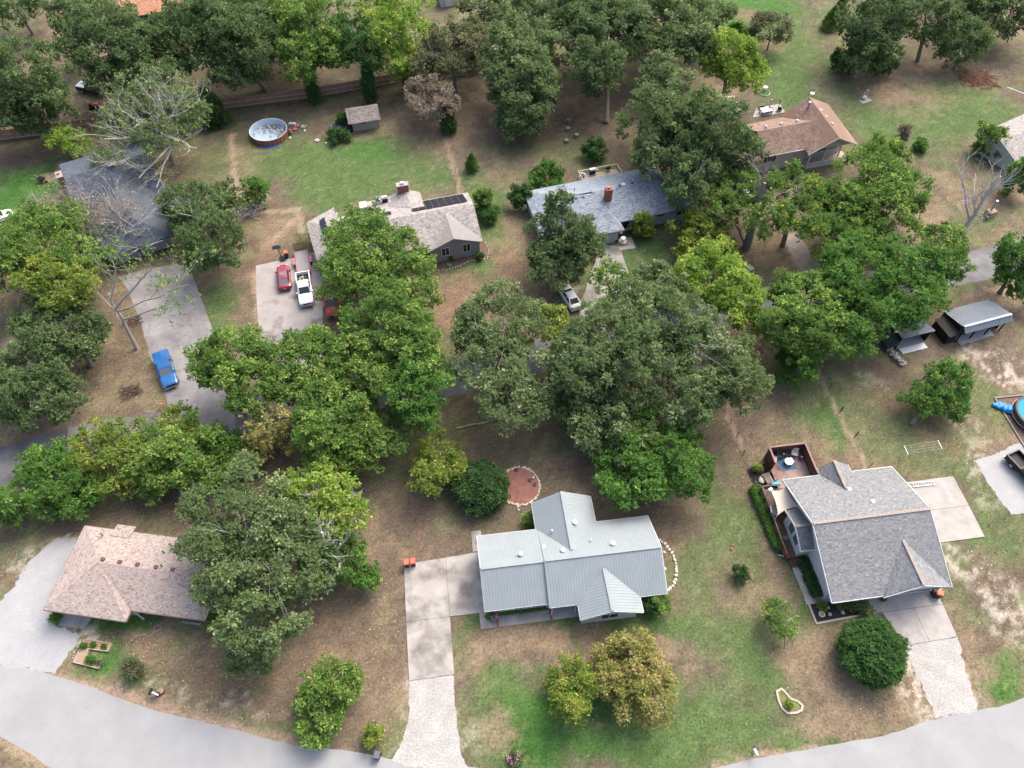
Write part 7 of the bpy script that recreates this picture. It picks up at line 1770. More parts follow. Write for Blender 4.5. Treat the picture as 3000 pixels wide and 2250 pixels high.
for px, py, sz, lab in ((578, 950, .3, 'large round stone planter in the black mulch bed'), (655, 876, .12, 'small white ornament in the upper left of the black mulch bed'), (670, 952, .16, 'pale disc stone beside the large planter in the black mulch bed'), (822, 932, .17, 'pale disc stone in the middle of the black mulch bed')):
    p = S(2260 + px * .25316, 1560 + py * .25316); t_ = thing('garden_ornament', lab, 'ornament', (p.x, p.y, .05))
    obj('rim', MB().cyl((0, 0, 0), sz, .14, 16, sz * 1.1), M_STONE, t_); obj('centre', MB().cyl((0, 0, .145), sz * .72, .02, 14), M_SOIL if sz > .2 else M_CONC2, t_)
bm2 = thing('mulch_bed', 'black mulch strip beside the big deck of the gabled house', 'flower bed', H2O, H2Y)
sheet('mulch', [Vector(k) for k in ((-2.6, 17.1, 0), (-1.2, 17.6, 0), (-.15, 17.6, 0), (-.15, 14.3, 0), (-2.0, 14.5, 0), (-2.5, 15.5, 0))], .03, M_BMULCH, .06, parent=bm2)
# raised bed, left front
rb = thing('raised_bed', 'U shaped raised garden bed of weathered boards on the left front lawn', 'raised bed', S(232, 1905), -7.7)
Zr = lambda x, y: S(100 + x * .32556, 1520 + y * .32556)
o_ = S(232, 1905); R_ = Matrix.Rotation(math.radians(7.7), 3, 'Z')
pts = [R_ @ (Zr(*k) - o_) for k in ((468, 1090), (705, 1128), (670, 1198), (500, 1175), (475, 1238), (625, 1275), (588, 1352), (362, 1295))]
sheet('soil', pts, .2, M_SOIL, parent=rb)
for a, b in zip(pts, pts[1:] + pts[:1]): obj('board', MB().bar(a + Vector((0, 0, .14)), b + Vector((0, 0, .14)), .07, .28), mat('pale_bed_board', (.46, .37, .30), .85, var=.15), rb)
for lab, x, y, wd, sp in (('leafy plant at the left outer corner of the raised bed', 443, 1145, 11, 'maple'), ('leafy plant in the upper arm of the raised bed', 528, 1130, 9, 'maple'), ('bushy plant in the lower arm of the raised bed', 510, 1275, 17, 'maple'), ('grey green plant at the end of the lower arm of the raised bed', 595, 1285, 10, 'oak'), ('small plant at the end of the upper arm of the raised bed', 625, 1150, 7, 'maple')):
    shrub('garden_plant', lab, 'plant', sp, (100 + x * .32556) / KO, (1520 + y * .32556) / KO, wd, wd, seed=int(x), ls=.35)
bw = thing('block_border', 'low pale block border by the front corner of the pink roofed house', 'edging', Zr(1440, 930), -7.7); [obj('block', MB().bar((-1.2 + k * .42, -.15, .1), (-.8 + k * .42, -.15, .1), .2, .2), M_CONC2, bw) for k in range(7)]
# bed in front of the solar house
fb = thing('flower_bed', 'brown mulch bed under the two window gable', 'flower bed', (-11.7, 74.46, 0), 15.5)
sheet('mulch', [Vector(k) for k in ((.4, -.9, 0), (2.2, -1.3, 0), (4.2, -1.0, 0), (5.6, -.5, 0), (8.2, -.6, 0), (8.9, .8, 0), (8.7, 3.0, 0), (7.7, 3.0, 0), (7.5, .55, 0), (.4, .55, 0))], .03, mat('brown_mulch', (.12, .085, .065), .95, var=.3, vscale=3), .08, parent=fb)
stones(fb, [Vector(k) for k in ((.4, -.95, 0), (2.2, -1.35, 0), (4.2, -1.05, 0), (5.6, -.55, 0), (8.2, -.65, 0), (8.95, .8, 0), (8.8, 3.0, 0))], .6, False, .4)
for lab, x, y in (('grey rock pile ornament in the brown mulch bed', 2.7, -.6),): 
    t_ = thing('rock_pile', lab, 'rocks', l4(x, y)); [obj('stone', MB().ball((random.uniform(-.3, .3), random.uniform(-.2, .2), .12), .2, 7, 5, (1, 1, .7), .2), M_CONC, t_) for _ in range(7)]
shrub('garden_bush', 'low dark bush in the middle of the brown mulch bed', 'bush', 'dark', 973, 555, 12, 10, seed=310, ls=.4); shrub('garden_bush', 'low dark bush at the right end of the brown mulch bed', 'bush', 'dark', 1036, 553, 14, 14, seed=311, ls=.4)

# ------------------------------------------------------------------ single objects about the yards
def simple(name, label, cat, px, py, parts, yaw=0, z=0):
    r = thing(name, label, cat, S(px, py) + Vector((0, 0, z)), yaw)
    for nm, mb, m in parts: obj(nm, mb, m, r)
    return r
def G(x, y): return 2000 + x * .4521, 1500 + y * .4521
lad = simple('ladder', 'aluminium ladder lying on the concrete pad behind the gabled house', 'ladder', 2703, 1420, [('rail', MB().bar((-1.3, -.22, .12), (1.3, -.22, .12), .07), M_STEEL), ('rail', MB().bar((-1.3, .22, .12), (1.3, .22, .12), .07), M_STEEL)] + [('rung', MB().bar((-1.2 + k * .3, -.2, .12), (-1.2 + k * .3, .2, .12), .05), M_STEEL) for k in range(9)], 6, .06)
cw = simple('clothes_line', 'clothes line with two white T posts on the right side lawn', 'clothes line', 2687, 1336, [('post', MB().tube([(-2.1, 0, 0), (-2.1, 0, 1.7)], [.05, .05], 8), M_WHITE), ('post', MB().tube([(2.1, .35, 0), (2.1, .35, 1.7)], [.05, .05], 8), M_WHITE), ('crossbar', MB().bar((-2.1, -.6, 1.7), (-2.1, .6, 1.7), .06), M_WHITE), ('crossbar', MB().bar((2.1, -.25, 1.7), (2.1, .95, 1.7), .06), M_WHITE)] + [('line', MB().bar((-2.1, -.5 + k * .33, 1.72), (2.1, -.15 + k * .33, 1.72), .008), M_STEEL) for k in range(4)], 5)
simple('pinwheel', 'pink pinwheel ornament on a white stake on the right lawn', 'ornament', *G(312, 240), [('stake', MB().tube([(0, 0, 0), (0, .02, .9)], [.02, .02], 6), M_WHITE), ('wheel', MB().ball((0, 0, .95), .17, 8, 5, (1, .4, 1)), M_PINK), ('base', MB().ball((0, -.05, .08), .14, 8, 5), M_REDP)])
mbx = simple('mailbox', 'white mailbox on a post at the lower right road edge', 'mailbox', *G(452, 1568), [('post', MB().box((0, 0, .5), (.1, .1, 1.0)), M_LUMBER), ('box', MB().loft([[Vector((x * .14, y, 1.0 + z)) for x, z in ((-1, 0), (1, 0), (1, .14), (.7, .24), (0, .28), (-.7, .24), (-1, .14))] for y in (-.28, .28)]), M_WHITE), ('door', MB().box((0, -.3, 1.12), (.24, .02, .22)), M_WHITE), ('lantern', MB().box((.08, .4, 1.2), (.2, .3, .1)), M_BLACK)], 20)
simple('mailbox', 'dark mailbox post inside the ring of pink flowers', 'mailbox', 1506, 2226, [('post', MB().box((0, 0, .5), (.1, .1, 1.0)), M_BLACK), ('box', MB().loft([[Vector((x * .12, y, 1.0 + z)) for x, z in ((-1, 0), (1, 0), (1, .14), (.7, .24), (0, .28), (-.7, .24), (-1, .14))] for y in (-.28, .28)]), M_BLACK)], 4)
simple('mailbox', 'black mailbox on a white bracket at the left road edge', 'mailbox', 461, 2036, [('post', MB().box((0, 0, .5), (.12, .12, 1.0)), M_WHITE), ('bracket', MB().bar((-.35, 0, .9), (.55, -.1, .9), .14, .05), M_WHITE), ('box', MB().loft([[Vector((-.3 + x * .13, y, .95 + z)) for x, z in ((-1, 0), (1, 0), (1, .14), (.7, .24), (0, .28), (-.7, .24), (-1, .14))] for y in (-.3, .3)]), M_BLACK), ('paper_box', MB().box((.35, -.05, .75), (.25, .45, .22)), M_DKBIN)], -12)
simple('barrel_planter', 'half barrel planter beside the black mailbox on the left', 'planter', 475, 2026, [('tub', MB().cyl((0, 0, 0), .28, .4, 14, .33), mat('barrel_oak', (.20, .14, .10), .85, var=.2)), ('hoop', MB().cyl((0, 0, .28), .325, .05, 14), M_BLACK), ('soil', MB().cyl((0, 0, .4), .28, .02, 14), M_SOIL)])
simple('wheelbarrow', 'black wheelbarrow with pale handles on the bare dirt patch', 'wheelbarrow', 126, 533, [('tray', MB().loft([[Vector((x * s_, y * s_, z)) for x, y in ((-.55, -.42), (.6, -.38), (.6, .38), (-.55, .42))] for s_, z in ((.6, .35), (1, .75))]), M_BLACK), ('handle', MB().bar((-.3, -.25, .5), (-1.5, -.4, .7), .06), M_LUMBER), ('handle', MB().bar((-.3, .25, .5), (-1.5, .4, .7), .06), M_LUMBER), ('wheel', MB().tube([(.7, -.05, .2), (.7, .05, .2)], [.2, .2], 14), M_RUBBER), ('leg', MB().bar((-.2, -.3, .4), (-.3, -.35, 0), .04), M_STEEL), ('leg', MB().bar((-.2, .3, .4), (-.3, .35, 0), .04), M_STEEL)], -15)
simple('utility_sign', 'orange utility sign by the corner of the grey driveway', 'sign', 481, 1193, [('post', MB().tube([(0, 0, 0), (0, 0, .8)], [.03, .03], 6), M_STEEL), ('panel', MB().box((0, 0, .75), (.6, .06, .55), M=Matrix.Rotation(.9, 3, 'X')), mat('safety_orange', (.62, .16, .04), .5))], 10)
def pile(label, px, py, r_, n, m, seed, ln=1.2, cat='brush pile', name='brush_pile'):
    rr = random.Random(seed); t_ = thing(name, label, cat, S(px, py)); mb = MB()
    for k in range(n):
        a = rr.uniform(0, 6.28); d = r_ * rr.random() ** .6; p = Vector((d * math.cos(a), d * math.sin(a), rr.uniform(.03, .4) * (1 - d / r_ * .7)))
        b = rr.uniform(0, 6.28); L_ = rr.uniform(.4, 1) * ln
        mb.bar(p, p + Vector((math.cos(b) * L_, math.sin(b) * L_, rr.uniform(-.1, .35))), .05 * rr.uniform(.6, 1.5))
    o = obj('branch', mb, m, t_); o['kind'] = 'stuff'; return t_
M_TWIG = mat('brown_twigs', (.12, .085, .07), .9, var=.3, vscale=5)
pile('round pile of dead twigs in the west front yard', 384, 1148, 1.0, 110, M_TWIG, 1); pile('brush pile with sawn logs on the brown back yard', 1655, 352, 1.6, 90, mat('grey_twigs', (.22, .18, .16), .9), 2); pile('red brown brush pile by the dark oaks at the top right', 2862, 232, 3.2, 240, mat('rusty_twigs', (.20, .09, .06), .9, var=.3), 3, 1.6); pile('stick heap beside the weedy patch between the yards', 725, 612, 2.0, 90, M_PALE, 4, 1.8); pile('small stick heap at the trunk beside the grey driveway', 394, 940, .9, 40, M_TWIG, 5); pile('scrap wood heap behind the centre left grove', 700, 1370, 2.2, 60, M_TWIG, 6, 2.4)
for k, (px, py, lab) in enumerate(((1659, 417, 'pale sawn log round nearest the blue grey roof'), (1689, 401, 'darker sawn log round right of the pale one'), (1664, 382, 'grey sawn log round under the brush pile'), (1664, 357, 'reddish sawn log at the foot of the brush pile'))):
    t_ = thing('log_round', lab, 'log', S(px, py), 30 * k); obj('bark', MB().cyl((0, 0, 0), .42, .5, 12, .39), M_BARK, t_); obj('cut_face', MB().cyl((0, 0, .5), .36, .02, 12), mat('cut_wood_pale', (.36, .27, .20), .85) if k != 3 else mat('cut_wood_red', (.30, .13, .08), .85), t_)
fw = thing('firewood_stack', 'row of split pale firewood beside the smaller black shed', 'firewood', S(2610, 1035))
a, b = S(2572, 992) - S(2610, 1035), S(2642, 1072) - S(2610, 1035)
M_SPLIT = mat('split_wood', (.35, .28, .22), .85, var=.3, vscale=5); M_SPLIT2 = mat('silvered_wood', (.42, .40, .38), .85, var=.3, vscale=5)
lm = []
for j in range(4):
    mb = MB().loft([[Vector((x, .09 * math.cos(q + j), .09 * math.sin(q + j) + .09)) for q in (0, 1.6, 3.1, 4.6)] for x in (-.22, .22)]); me = bpy.data.meshes.new('log'); me.from_pydata([tuple(v) for v in mb.v], [], mb.f); fixed(me); me.materials.append(M_SPLIT if j < 2 else M_SPLIT2); lm.append(me)
for k in range(150):
    t_ = random.random(); p = a.lerp(b, t_); o = bpy.data.objects.new('log', lm[random.randrange(4) if t_ < .6 else random.randrange(2, 4)]); COL.objects.link(o); o.parent = fw
    o.location = p + Vector((random.uniform(-.35, .35), random.uniform(-.2, .2), random.uniform(0, .5))); o.rotation_euler = (random.uniform(-.3, .3), random.uniform(-.3, .3), random.uniform(-.5, .5) + .6)
fl = thing('fallen_log', 'long fallen pale pole along the edge of the brown lawn', 'log', S(1450, 1235)); a, b = S(1338, 1256) - S(1450, 1235), S(1572, 1210) - S(1450, 1235)
for i in range(4): obj('pole', MB().tube([a.lerp(b, i / 4) + Vector((0, 0, .1)), a.lerp(b, (i + .96) / 4) + Vector((0, .1, .12))], [.11, .09], 7), mat('pale_log', (.40, .34, .28), .9, var=.2), fl)
simple('brick_chimenea', 'brick outdoor fireplace with a steel pipe on the right lawn', 'fireplace', 2897, 632, [('hearth', MB().box((0, 0, .5), (1.3, 1.0, 1.0)), mat('pale_brick', (.36, .24, .18), .85, var=.25)), ('pipe', MB().tube([(0, .2, 1.0), (0, .2, 2.6)], [.16, .16], 12), M_STEEL), ('pipe_cap', MB().cyl((0, .2, 2.6), .2, .1, 12), M_STEEL), ('green_box', MB().box((-1.0, -.5, .3), (.5, .5, .6)), mat('green_metal_box', (.06, .11, .09), .5))], 20)
simple('utility_box', 'green utility box on the lawn right of the lime tree', 'utility box', 2195, 797, [('cabinet', MB().box((0, 0, .35), (.8, .7, .7)), mat('pale_green_cabinet', (.22, .34, .27), .5)), ('lid', MB().box((0, 0, .73), (.86, .76, .08)), mat('pale_green_cabinet', (.22, .34, .27), .5)), ('base', MB().box((0, 0, .03), (1.0, .9, .06)), M_CONC2)], 20)
simple('trailer_frame', 'bare trailer frame with two wheels on the brown lawn', 'trailer', 1630, 835, [('frame', MB().bar((-1, -.6, .4), (1, -.6, .4), .09).bar((-1, .6, .4), (1, .6, .4), .09).bar((-1, -.6, .4), (-1, .6, .4), .09).bar((1, -.6, .4), (1, .6, .4), .09).bar((-1, .6, .4), (.2, -1.5, .35), .08).bar((1, .6, .4), (.2, -1.5, .35), .08), mat('faded_frame', (.32, .25, .22), .8)), ('wheel', MB().tube([(-1.25, .5, .3), (-1.05, .5, .3)], [.3, .3], 14), M_RUBBER), ('wheel', MB().tube([(1.05, .5, .3), (1.25, .5, .3)], [.3, .3], 14), M_RUBBER)], 10)
simple('garden_fountain', 'white tiered fountain on a dark square pad by the pale blue house', 'fountain', 1824, 712, [('pad', MB().box((0, 0, .08), (1.5, 1.5, .12)), mat('grey_pad', (.20, .195, .2), .9)), ('basin', MB().cyl((0, 0, .14), .5, .25, 18, .58), M_STONE), ('pedestal', MB().cyl((0, 0, .3), .12, .6, 10), M_WHITE), ('bowl', MB().cyl((0, 0, .85), .12, .2, 16, .36), M_WHITE)], 16)
simple('post_lamp', 'white lamp box at the porch step of the pale blue house', 'lamp', 1817, 694, [('post', MB().tube([(0, 0, 0), (0, 0, .8)], [.05, .05], 8), M_BLACK), ('head', MB().box((0, 0, .9), (.35, .35, .3)), M_WHITE)], 16)
simple('garden_pot', 'black pot at the garage corner of the pale blue house', 'pot', 1806, 707, [('tub', MB().cyl((0, 0, 0), .22, .4, 14, .3), M_BLACK), ('soil', MB().cyl((0, 0, .38), .26, .02, 12), M_SOIL)])
simple('barbecue_grill', 'white lidded grill on the back deck of the pale blue house', 'grill', 1733, 524, [('cart', MB().box((0, 0, .45), (.9, .5, .7)), M_BLACK), ('lid', MB().loft([[Vector((x, y, z + .8)) for y, z in ((-.28, 0), (.28, 0), (.22, .22), (-.22, .22))] for x in (-.45, .45)]), M_WHITE), ('shelf', MB().box((.68, 0, .8), (.4, .45, .04)), M_STEEL)], 16, .96)
lounge('dark chair on the back deck of the pale blue house', S(1778, 512) + Vector((0, 0, .96)), 190, M_WICK); lounge('white chair on the back deck of the pale blue house', S(1706, 531) + Vector((0, 0, .96)), 160, M_WHITE)
lounge('folding lawn chair at the patio of the solar house', S(1110, 585), 200, mat('blue_white_webbing', (.22, .26, .33), .8))
simple('barbecue_grill', 'white grill at the patio corner of the solar house', 'grill', 1128, 592, [('cart', MB().box((0, 0, .4), (.8, .5, .8)), M_BLACK), ('lid', MB().loft([[Vector((x, y, z + .8)) for y, z in ((-.28, 0), (.28, 0), (.2, .3), (-.2, .3))] for x in (-.4, .4)]), M_WHITE), ('shelf', MB().box((-.65, 0, .8), (.45, .45, .04)), M_STEEL)], 15)
simple('storage_box', 'white storage box at the left end of the solar house patio', 'box', 1066, 612, [('body', MB().box((0, 0, .4), (1.0, 1.3, .8)), M_WHITE), ('lid', MB().box((0, 0, .83), (1.06, 1.36, .07)), M_WHITE)], 15)
simple('gate_frame', 'rusty low gate frame at the left side of the solar house', 'gate', 892, 692, [('rail', MB().bar((-.9, .9, .9), (-.6, -.6, .9), .07), M_WOODF), ('rail', MB().bar((-.6, -.6, .9), (.7, -.5, .9), .07), M_WOODF), ('post', MB().box((-.9, .9, .5), (.09, .09, 1.0)), M_WOODF), ('post', MB().box((-.6, -.6, .5), (.09, .09, 1.0)), M_WOODF), ('post', MB().box((.7, -.5, .5), (.09, .09, 1.0)), M_WOODF)], 10)
bk = thing('entry_steps', 'dark wooden entry steps at the left corner of the window gable', 'steps', l4(-.55, 1.4), 15.5)
for k in range(4): obj('step', MB().box((0, -k * .32, .75 - k * .19), (1.5, .3, .06)), mat('dark_step_wood', (.09, .08, .075), .85), bk)
for s_ in (-1, 1): obj('handrail', MB().bar((s_ * .75, .1, 1.7), (s_ * .75, -1.0, 1.1), .06), M_BLACK, bk)
# far yard pieces
tb = simple('patio_table', 'white patio table behind the brown roofed house', 'table', 2242, 332, [('table_top', MB().box((0, 0, .75), (1.9, 1.3, .06)), M_WHITE), ('leg', MB().box((-.8, -.5, .37), (.08, .08, .74)), M_BLACK), ('leg', MB().box((.8, -.5, .37), (.08, .08, .74)), M_BLACK), ('leg', MB().box((-.8, .5, .37), (.08, .08, .74)), M_BLACK), ('leg', MB().box((.8, .5, .37), (.08, .08, .74)), M_BLACK)], 16)
sheet('patio_slab', [S(*k) for k in ((2205, 345), (2300, 330), (2285, 305), (2215, 318))], .02, M_CONC2, thick=.04)
sheet('patio_slab', [S(*k) for k in ((2120, 285), (2150, 280), (2175, 325), (2140, 340))], .02, mat('pinkish_patio', (.46, .36, .31), .9, var=.15), thick=.03)
lounge('black chair left of the white table behind the brown roofed house', S(2228, 318), 190, M_BLACK); lounge('black chair right of the white table behind the brown roofed house', S(2258, 326), 100, M_BLACK); lounge('black chair at the far right of the patio behind the brown roofed house', S(2284, 324), 150, M_BLACK)
simple('black_grill', 'dark grill standing alone on the lawn behind the brown roofed house', 'grill', 2183, 317, [('cart', MB().box((0, 0, .4), (.7, .5, .8)), mat('dark_red_metal', (.08, .03, .03), .5)), ('lid', MB().cyl((0, 0, .8), .34, .3, 12, .15), M_BLACK)], 10)
for k, (px, py) in enumerate(((2248, 330), (2275, 328))):
    simple('patio_umbrella', ('closed pale' if k == 0 else 'closed grey') + ' parasol on the patio behind the brown roofed house', 'umbrella', px, py, [('pole', MB().tube([(0, 0, 0), (.1, 0, 2.6)], [.03, .03], 6), M_STEEL), ('canopy', MB().cyl((.05, 0, 1.0), .06, 1.5, 8, .13), M_CREAM if k == 0 else M_GREYWALL), ('base', MB().cyl((0, 0, 0), .25, .08, 12), M_BLACK)])
rp = thing('round_planter', 'round white rimmed planter ring on the lawn at the top right', 'planter', S(2237, 272))
o_ = MB(); o_.loft([[Vector(((1.05 + .08 * math.cos(b)) * math.cos(a), (1.05 + .08 * math.cos(b)) * math.sin(a), .1 + .08 * math.sin(b))) for b in (0, 1.57, 3.14, 4.71)] for a in [2 * math.pi * k / 28 for k in range(29)]], cap=False)
obj('rim', o_, mat('greyish_rim', (.50, .48, .43), .8), rp); sheet('soil', [Vector((math.cos(2 * math.pi * k / 20), math.sin(2 * math.pi * k / 20), 0)) for k in range(20)], .03, mat('green_weeds', (.06, .12, .035), .95), parent=rp)
simple('bird_bath', 'white bird bath at the back of the round planter ring', 'bird bath', 2240, 266, [('pedestal', MB().cyl((0, 0, 0), .14, .6, 10, .1), M_WHITE), ('bowl', MB().cyl((0, 0, .6), .2, .15, 14, .4), M_WHITE)])
eg = simple('swing_chair', 'white egg shaped garden chair on a small slab at the top right lawn', 'chair', 2530, 292, [('slab', MB().box((0, -.4, .04), (2.2, 1.1, .08)), M_CONC2), ('seat', MB().ball((-.1, 0, .5), .45, 10, 6, (1, .8, .7)), M_CUSH), ('base', MB().cyl((0, 0, .08), .4, .08, 14), M_STEEL)], 25)
hoop = MB().tube([(.15 + .62 * math.sin(a) * .75, .1, .95 + .85 * math.cos(a)) for a in [2 * math.pi * k / 18 for k in range(19)]], [.045] * 19, 6); obj('hoop', hoop, M_WHITE, eg)
sw = simple('garden_swing', 'white metal swing frame cut off by the right edge at the top', 'swing frame', 2985, 305, [('crossbar', MB().bar((-2.6, 1.6, 2.2), (2.6, -3.0, 2.2), .09), M_WHITE), ('leg', MB().bar((-2.6, 1.6, 2.2), (-3.2, .9, 0), .07), M_WHITE), ('leg', MB().bar((-2.6, 1.6, 2.2), (-2.0, 2.6, 0), .07), M_WHITE), ('leg', MB().bar((2.6, -3.0, 2.2), (2.0, -3.6, 0), .07), M_WHITE), ('leg', MB().bar((2.6, -3.0, 2.2), (3.2, -2.4, 0), .07), M_WHITE)])
simple('fire_ring', 'black metal fire ring on the brown yard by the white shed at the top', 'fire pit', 1373, 28, [('ring', MB().loft([[Vector((q * math.cos(2 * math.pi * k / 20), q * math.sin(2 * math.pi * k / 20), z)) for k in range(20)] for q, z in ((.8, 0), (.8, .45), (.68, .45), (.68, .05))], cap=False), M_BLACK), ('ash', MB().cyl((0, 0, .02), .7, .1, 16), mat('ash_grey', (.15, .14, .14), .95))])
simple('tv_antenna', 'white antenna at the back ridge end of the brown roof', 'antenna', 2336, 384, [('mast', MB().tube([(0, 0, 5.9), (0, 0, 7.2)], [.04, .04], 6), M_WHITE), ('dish', MB().cyl((.2, 0, 6.9), .1, .1, 12, .35), M_WHITE), ('arm', MB().bar((0, 0, 6.8), (.9, .3, 7.3), .04), M_WHITE)])
simple('red_lawn_mower', 'red mower behind the far wooden fence at the left', 'mower', 276, 317, [('deck', MB().box((0, 0, .3), (1.2, .8, .35)), M_BLACK), ('hood', MB().box((.5, 0, .6), (.7, .5, .4)), M_REDP), ('seat', MB().box((-.35, 0, .75), (.4, .45, .4)), M_BLACK), ('wheel', MB().tube([(-.5, -.5, .25), (-.5, .5, .25)], [.25, .25], 12), M_RUBBER), ('wheel', MB().tube([(.6, -.4, .2), (.6, .4, .2)], [.2, .2], 12), M_RUBBER)], 20)
simple('wheelbarrow', 'red brown cart by the garage corner of the brown roofed house', 'cart', 2104, 508, [('tray', MB().box((0, 0, .55), (1.3, .8, .35)), M_DECK), ('wheel', MB().tube([(-.4, -.45, .25), (-.4, .45, .25)], [.25, .25], 12), M_RUBBER), ('handle', MB().bar((.6, 0, .6), (1.3, 0, .9), .05), M_DECK)], 60)
simple('garden_hose', 'pale loop of hose on the lawn in front of the pink roof', 'hose', 420, 1856, [('coil', MB().tube([(1.3 + .35 * math.cos(k * .5), .5 + .35 * math.sin(k * .5), .03 + k * .001) for k in range(26)] + [(1.0, 0, .03), (.4, -.4, .03), (.3, -.1, .03), (-.8, -.3, .03)], [.025] * 30, 5), mat('pale_hose', (.42, .40, .34), .7))])
simple('hose_ring', 'white chalk like loop of cord on the side walkway', 'cord', *((2260 + 345 * .25316), (1560 + 540 * .25316)), [('loop', MB().tube([(.35 * math.cos(k * .35) - .1 * k * .02, 1.3 * math.sin(k * .35), .1) for k in range(19)], [.012] * 19, 5), M_WHITE)], 25)
# black bag, rolls and pot by the garage
simple('tyre_roll', 'white hose coil beside the orange lidded bin at the garage', 'hose', 2260 + 1815 * .25316, 1560 + 690 * .25316, [('coil', MB().tube([(.2 * math.cos(k * .52), .2 * math.sin(k * .52), .1) for k in range(13)], [.04] * 13, 6), M_WHITE)])
tag(obj('black_bag', MB().ball((0, 0, .4), .42, 10, 7, (1, .9, .95), .1), M_BLACK, loc=S(2260 + 1865 * .25316, 1560 + 715 * .25316, .06)), 'black rubbish bag between the hose coil and the orange lidded bin', 'bag')
simple('garden_pot', 'rusty plant pot at the left garage corner of the gabled house', 'pot', 2260 + 1285 * .25316, 1560 + 785 * .25316, [('tub', MB().cyl((0, 0, .06), .22, .35, 12, .28), mat('terracotta', (.30, .13, .08), .8)), ('plant', MB().ball((0, 0, .5), .28, 9, 6, (1, 1, .7), .25), mat('dead_plant_brown', (.13, .06, .035), .9))])
simple('garden_pot', 'dark pot at the right end of the brick edging by the drive', 'pot', 2260 + 1175 * .25316, 1560 + 920 * .25316, [('tub', MB().cyl((0, 0, .02), .14, .25, 12, .18), M_DKBIN), ('plant', MB().ball((0, 0, .34), .18, 8, 5, (1, 1, .7), .25), mat('dead_plant_brown', (.13, .06, .035), .9))])
simple('downspout', 'white downspout lying on the lawn below the porch steps', 'pipe', 2260 + 120 * .25316, 1560 + 270 * .25316, [('pipe', MB().bar((-.4, .05, .08), (.45, -.1, .08), .1), M_WHITE), ('elbow', MB().bar((.45, -.1, .08), (.5, -.3, .08), .1), M_WHITE)])
simple('steel_panels', 'stack of boards by the right garage corner', 'boards', 2260 + 1970 * .25316, 1560 + 650 * .25316, [('board', MB().bar((-.4, .1 * k, .1 + .04 * k), (.5, .1 * k, .1 + .04 * k), .1, .03), M_LUMBER) for k in range(5)], 40)

# ------------------------------------------------------------------ fallen leaves over the brown yards
r_ = np.random.default_rng(99)
PX, PY = [], []
for ox, oy, rx, ry, n in ((500, 1430, 260, 130, 900), (300, 1400, 100, 60, 220), (830, 1350, 70, 250, 380), (250, 800, 90, 110, 750), (300, 870, 60, 40, 200), (640, 220, 120, 30, 420), (760, 250, 90, 30, 240), (620, 330, 60, 60, 150), (1150, 300, 220, 90, 520), (1000, 950, 150, 70, 250), (1150, 1200, 300, 60, 250), (1650, 1300, 120, 200, 380), (1850, 950, 220, 110, 420), (1000, 650, 150, 100, 500), (100, 150, 120, 120, 300), (1950, 170, 200, 100, 400), (1900, 1500, 180, 80, 220), (1350, 1500, 320, 110, 260), (470, 650, 60, 100, 300), (720, 340, 230, 70, 260), (400, 1090, 300, 40, 450), (1650, 1050, 100, 120, 240), (2080, 1000, 120, 160, 300)):
    a = r_.normal(size=(n, 2)) * .55
    PX.append(ox + a[:, 0] * rx); PY.append(oy + a[:, 1] * ry)
pts = [O(x, y) for x, y in zip(np.concatenate(PX), np.concatenate(PY))]
P = np.array([(p.x, p.y, .03) for p in pts])
kp = np.ones(len(P), bool)
for poly in NOGROW: kp &= ~pip(P[:, 0], P[:, 1], poly) | (r_.random(len(P)) < .08)
P = P[kp]; n = len(P)
ang = r_.uniform(0, 6.28, n); L_ = r_.uniform(.06, .15, n)[:, None]
d = np.stack([np.cos(ang), np.sin(ang), r_.uniform(-.1, .4, n)], -1); b = np.stack([-np.sin(ang), np.cos(ang), r_.uniform(-.3, .3, n)], -1)
V = np.stack([P - d * L_ * 0 , P + d * L_ * .5 + b * L_ * .45, P + d * L_, P + d * L_ * .5 - b * L_ * .45], 1).reshape(-1, 3); V[:, 2] = np.maximum(V[:, 2], .02)
cols = np.array([(.42, .30, .17), (.34, .19, .09), (.50, .42, .30), (.40, .33, .12), (.25, .15, .10)])[r_.integers(0, 5, n)] * .68 * r_.lognormal(0, .15, (n, 1))
o_ = raw('fallen_leaves', V, np.arange(n * 4).reshape(-1, 4), M_LITTER, None, np.clip(cols, .02, .8)); tag(o_, kind='stuff')
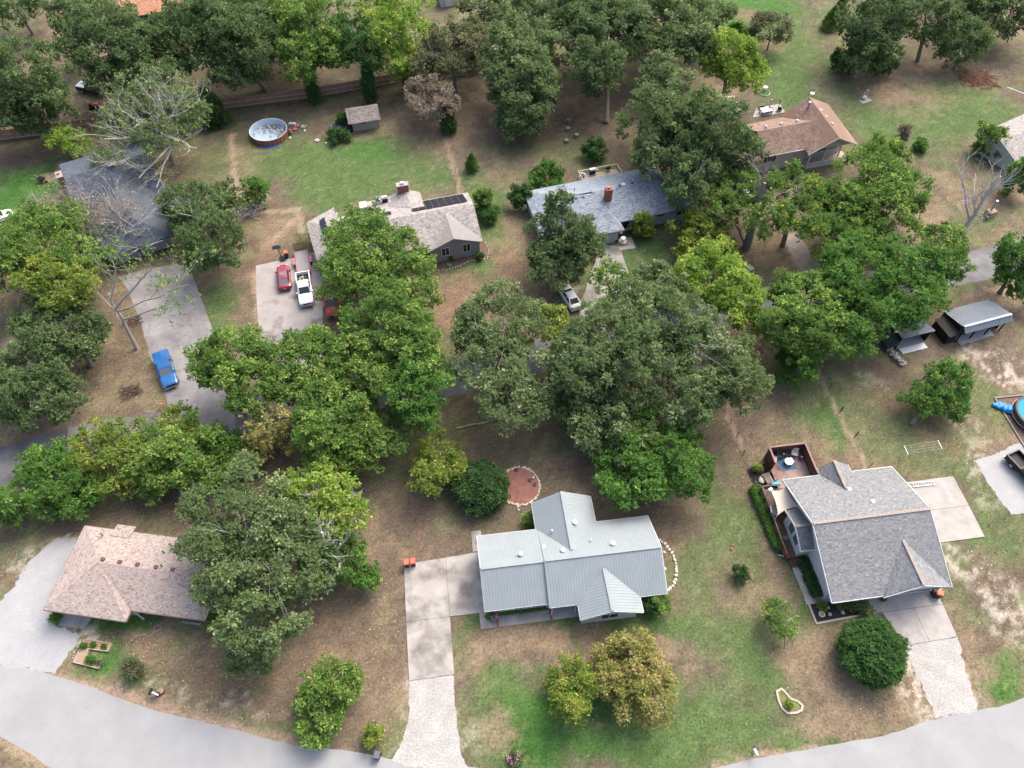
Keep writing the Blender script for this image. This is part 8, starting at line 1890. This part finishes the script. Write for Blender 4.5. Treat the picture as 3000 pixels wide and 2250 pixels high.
# short grass tufts and flakes of litter, coloured like the ground they grow on
def scatter(name, n, seed, flat):
    r_ = np.random.default_rng(seed)
    px = r_.uniform(-60, 3060, n); py = 2250 * r_.uniform(0, 1, n) ** .9 + r_.uniform(-10, 10, n)
    u, v = (px - 1500) / F, (py - 1125) / F
    t = CH / (SN + v * CS)
    x, y = u * t, (CS - v * SN) * t
    ix = np.clip(np.searchsorted(gx, x), 0, len(gx) - 1); iy = np.clip(np.searchsorted(gy, y), 0, len(gy) - 1)
    c = col[iy, ix]
    sz = (.06 + .05 * r_.random(n)) * np.clip(t / 90, .8, 1.6)
    a = r_.uniform(0, 6.28, n)
    d = np.stack([np.cos(a), np.sin(a), np.zeros(n)], -1) * sz[:, None]; b = np.stack([-np.sin(a), np.cos(a), np.zeros(n)], -1) * sz[:, None] * .6
    P = np.stack([x, y, np.full(n, .012)], -1)
    if flat:
        tilt = np.stack([np.zeros(n), np.zeros(n), r_.uniform(0, .012, n)], -1)
        V = np.stack([P - d, P - b + tilt, P + d, P + b + tilt], 1).reshape(-1, 3)
        cc = c * r_.lognormal(.08, .19, (n, 1)) + np.array((.02, .012, .004)) * r_.random((n, 1))
    else:
        h_ = np.stack([r_.normal(0, .03, n), r_.normal(0, .03, n), r_.uniform(.02, .05, n)], -1)
        V = np.stack([P - d, P + d, P + d * .6 + h_, P - d * .6 + h_], 1).reshape(-1, 3)
        cc = c * r_.lognormal(.12, .2, (n, 1)) * np.array((.95, 1.1, .8))
    keep = np.ones(n, bool)
    for poly in NOGROW:
        keep &= ~pip(x, y, poly)
    V = V.reshape(n, 4, 3)[keep].reshape(-1, 3)
    o_ = raw(name, V, np.arange(len(V)).reshape(-1, 4), M_LITTER, None, np.clip(cc[keep], .01, .7)); tag(o_, kind='stuff')
scatter('ground_litter', 60000, 11, True)
scatter('short_grass', 60000, 12, False)
# pale gravel and stones strewn where the drives wear into the grass
r_ = np.random.default_rng(44); GX, GY = [], []
for k, ox, oy, rx, ry, st in PATCH:
    if k != 'w': continue
    p = O(ox, oy); s_ = scale_at(ox * KO, oy * KO) / KO
    ra, rb_ = rx / s_, ry / s_ / max(.45, math.sin(depr(oy * KO)))
    n = int(ra * rb_ * 34 * st)
    q_ = r_.normal(size=(n, 2)) * .5
    GX.append(p.x + q_[:, 0] * ra); GY.append(p.y + q_[:, 1] * rb_)
x, y = np.concatenate(GX), np.concatenate(GY)
k_ = fbm(x, y, 1.5, 71, 3) > .49
for poly in NOGROW: k_ &= ~pip(x, y, poly)
x, y = x[k_], y[k_]; n = len(x)
sz = r_.uniform(.03, .10, n); V = []
a = r_.uniform(0, 6.28, n)
for j in range(4): V.append(np.stack([x + np.cos(a + j * 1.57) * sz * r_.uniform(.6, 1.1, n), y + np.sin(a + j * 1.57) * sz * r_.uniform(.6, 1.1, n), r_.uniform(.012, .035, n)], -1))
o_ = raw('scattered_gravel', np.stack(V, 1).reshape(-1, 3), np.arange(n * 4).reshape(-1, 4), M_LITTER, None, np.array((.29, .265, .23)) * r_.lognormal(0, .2, (n, 1))); tag(o_, kind='stuff')
print('triangles', NTRI[0])
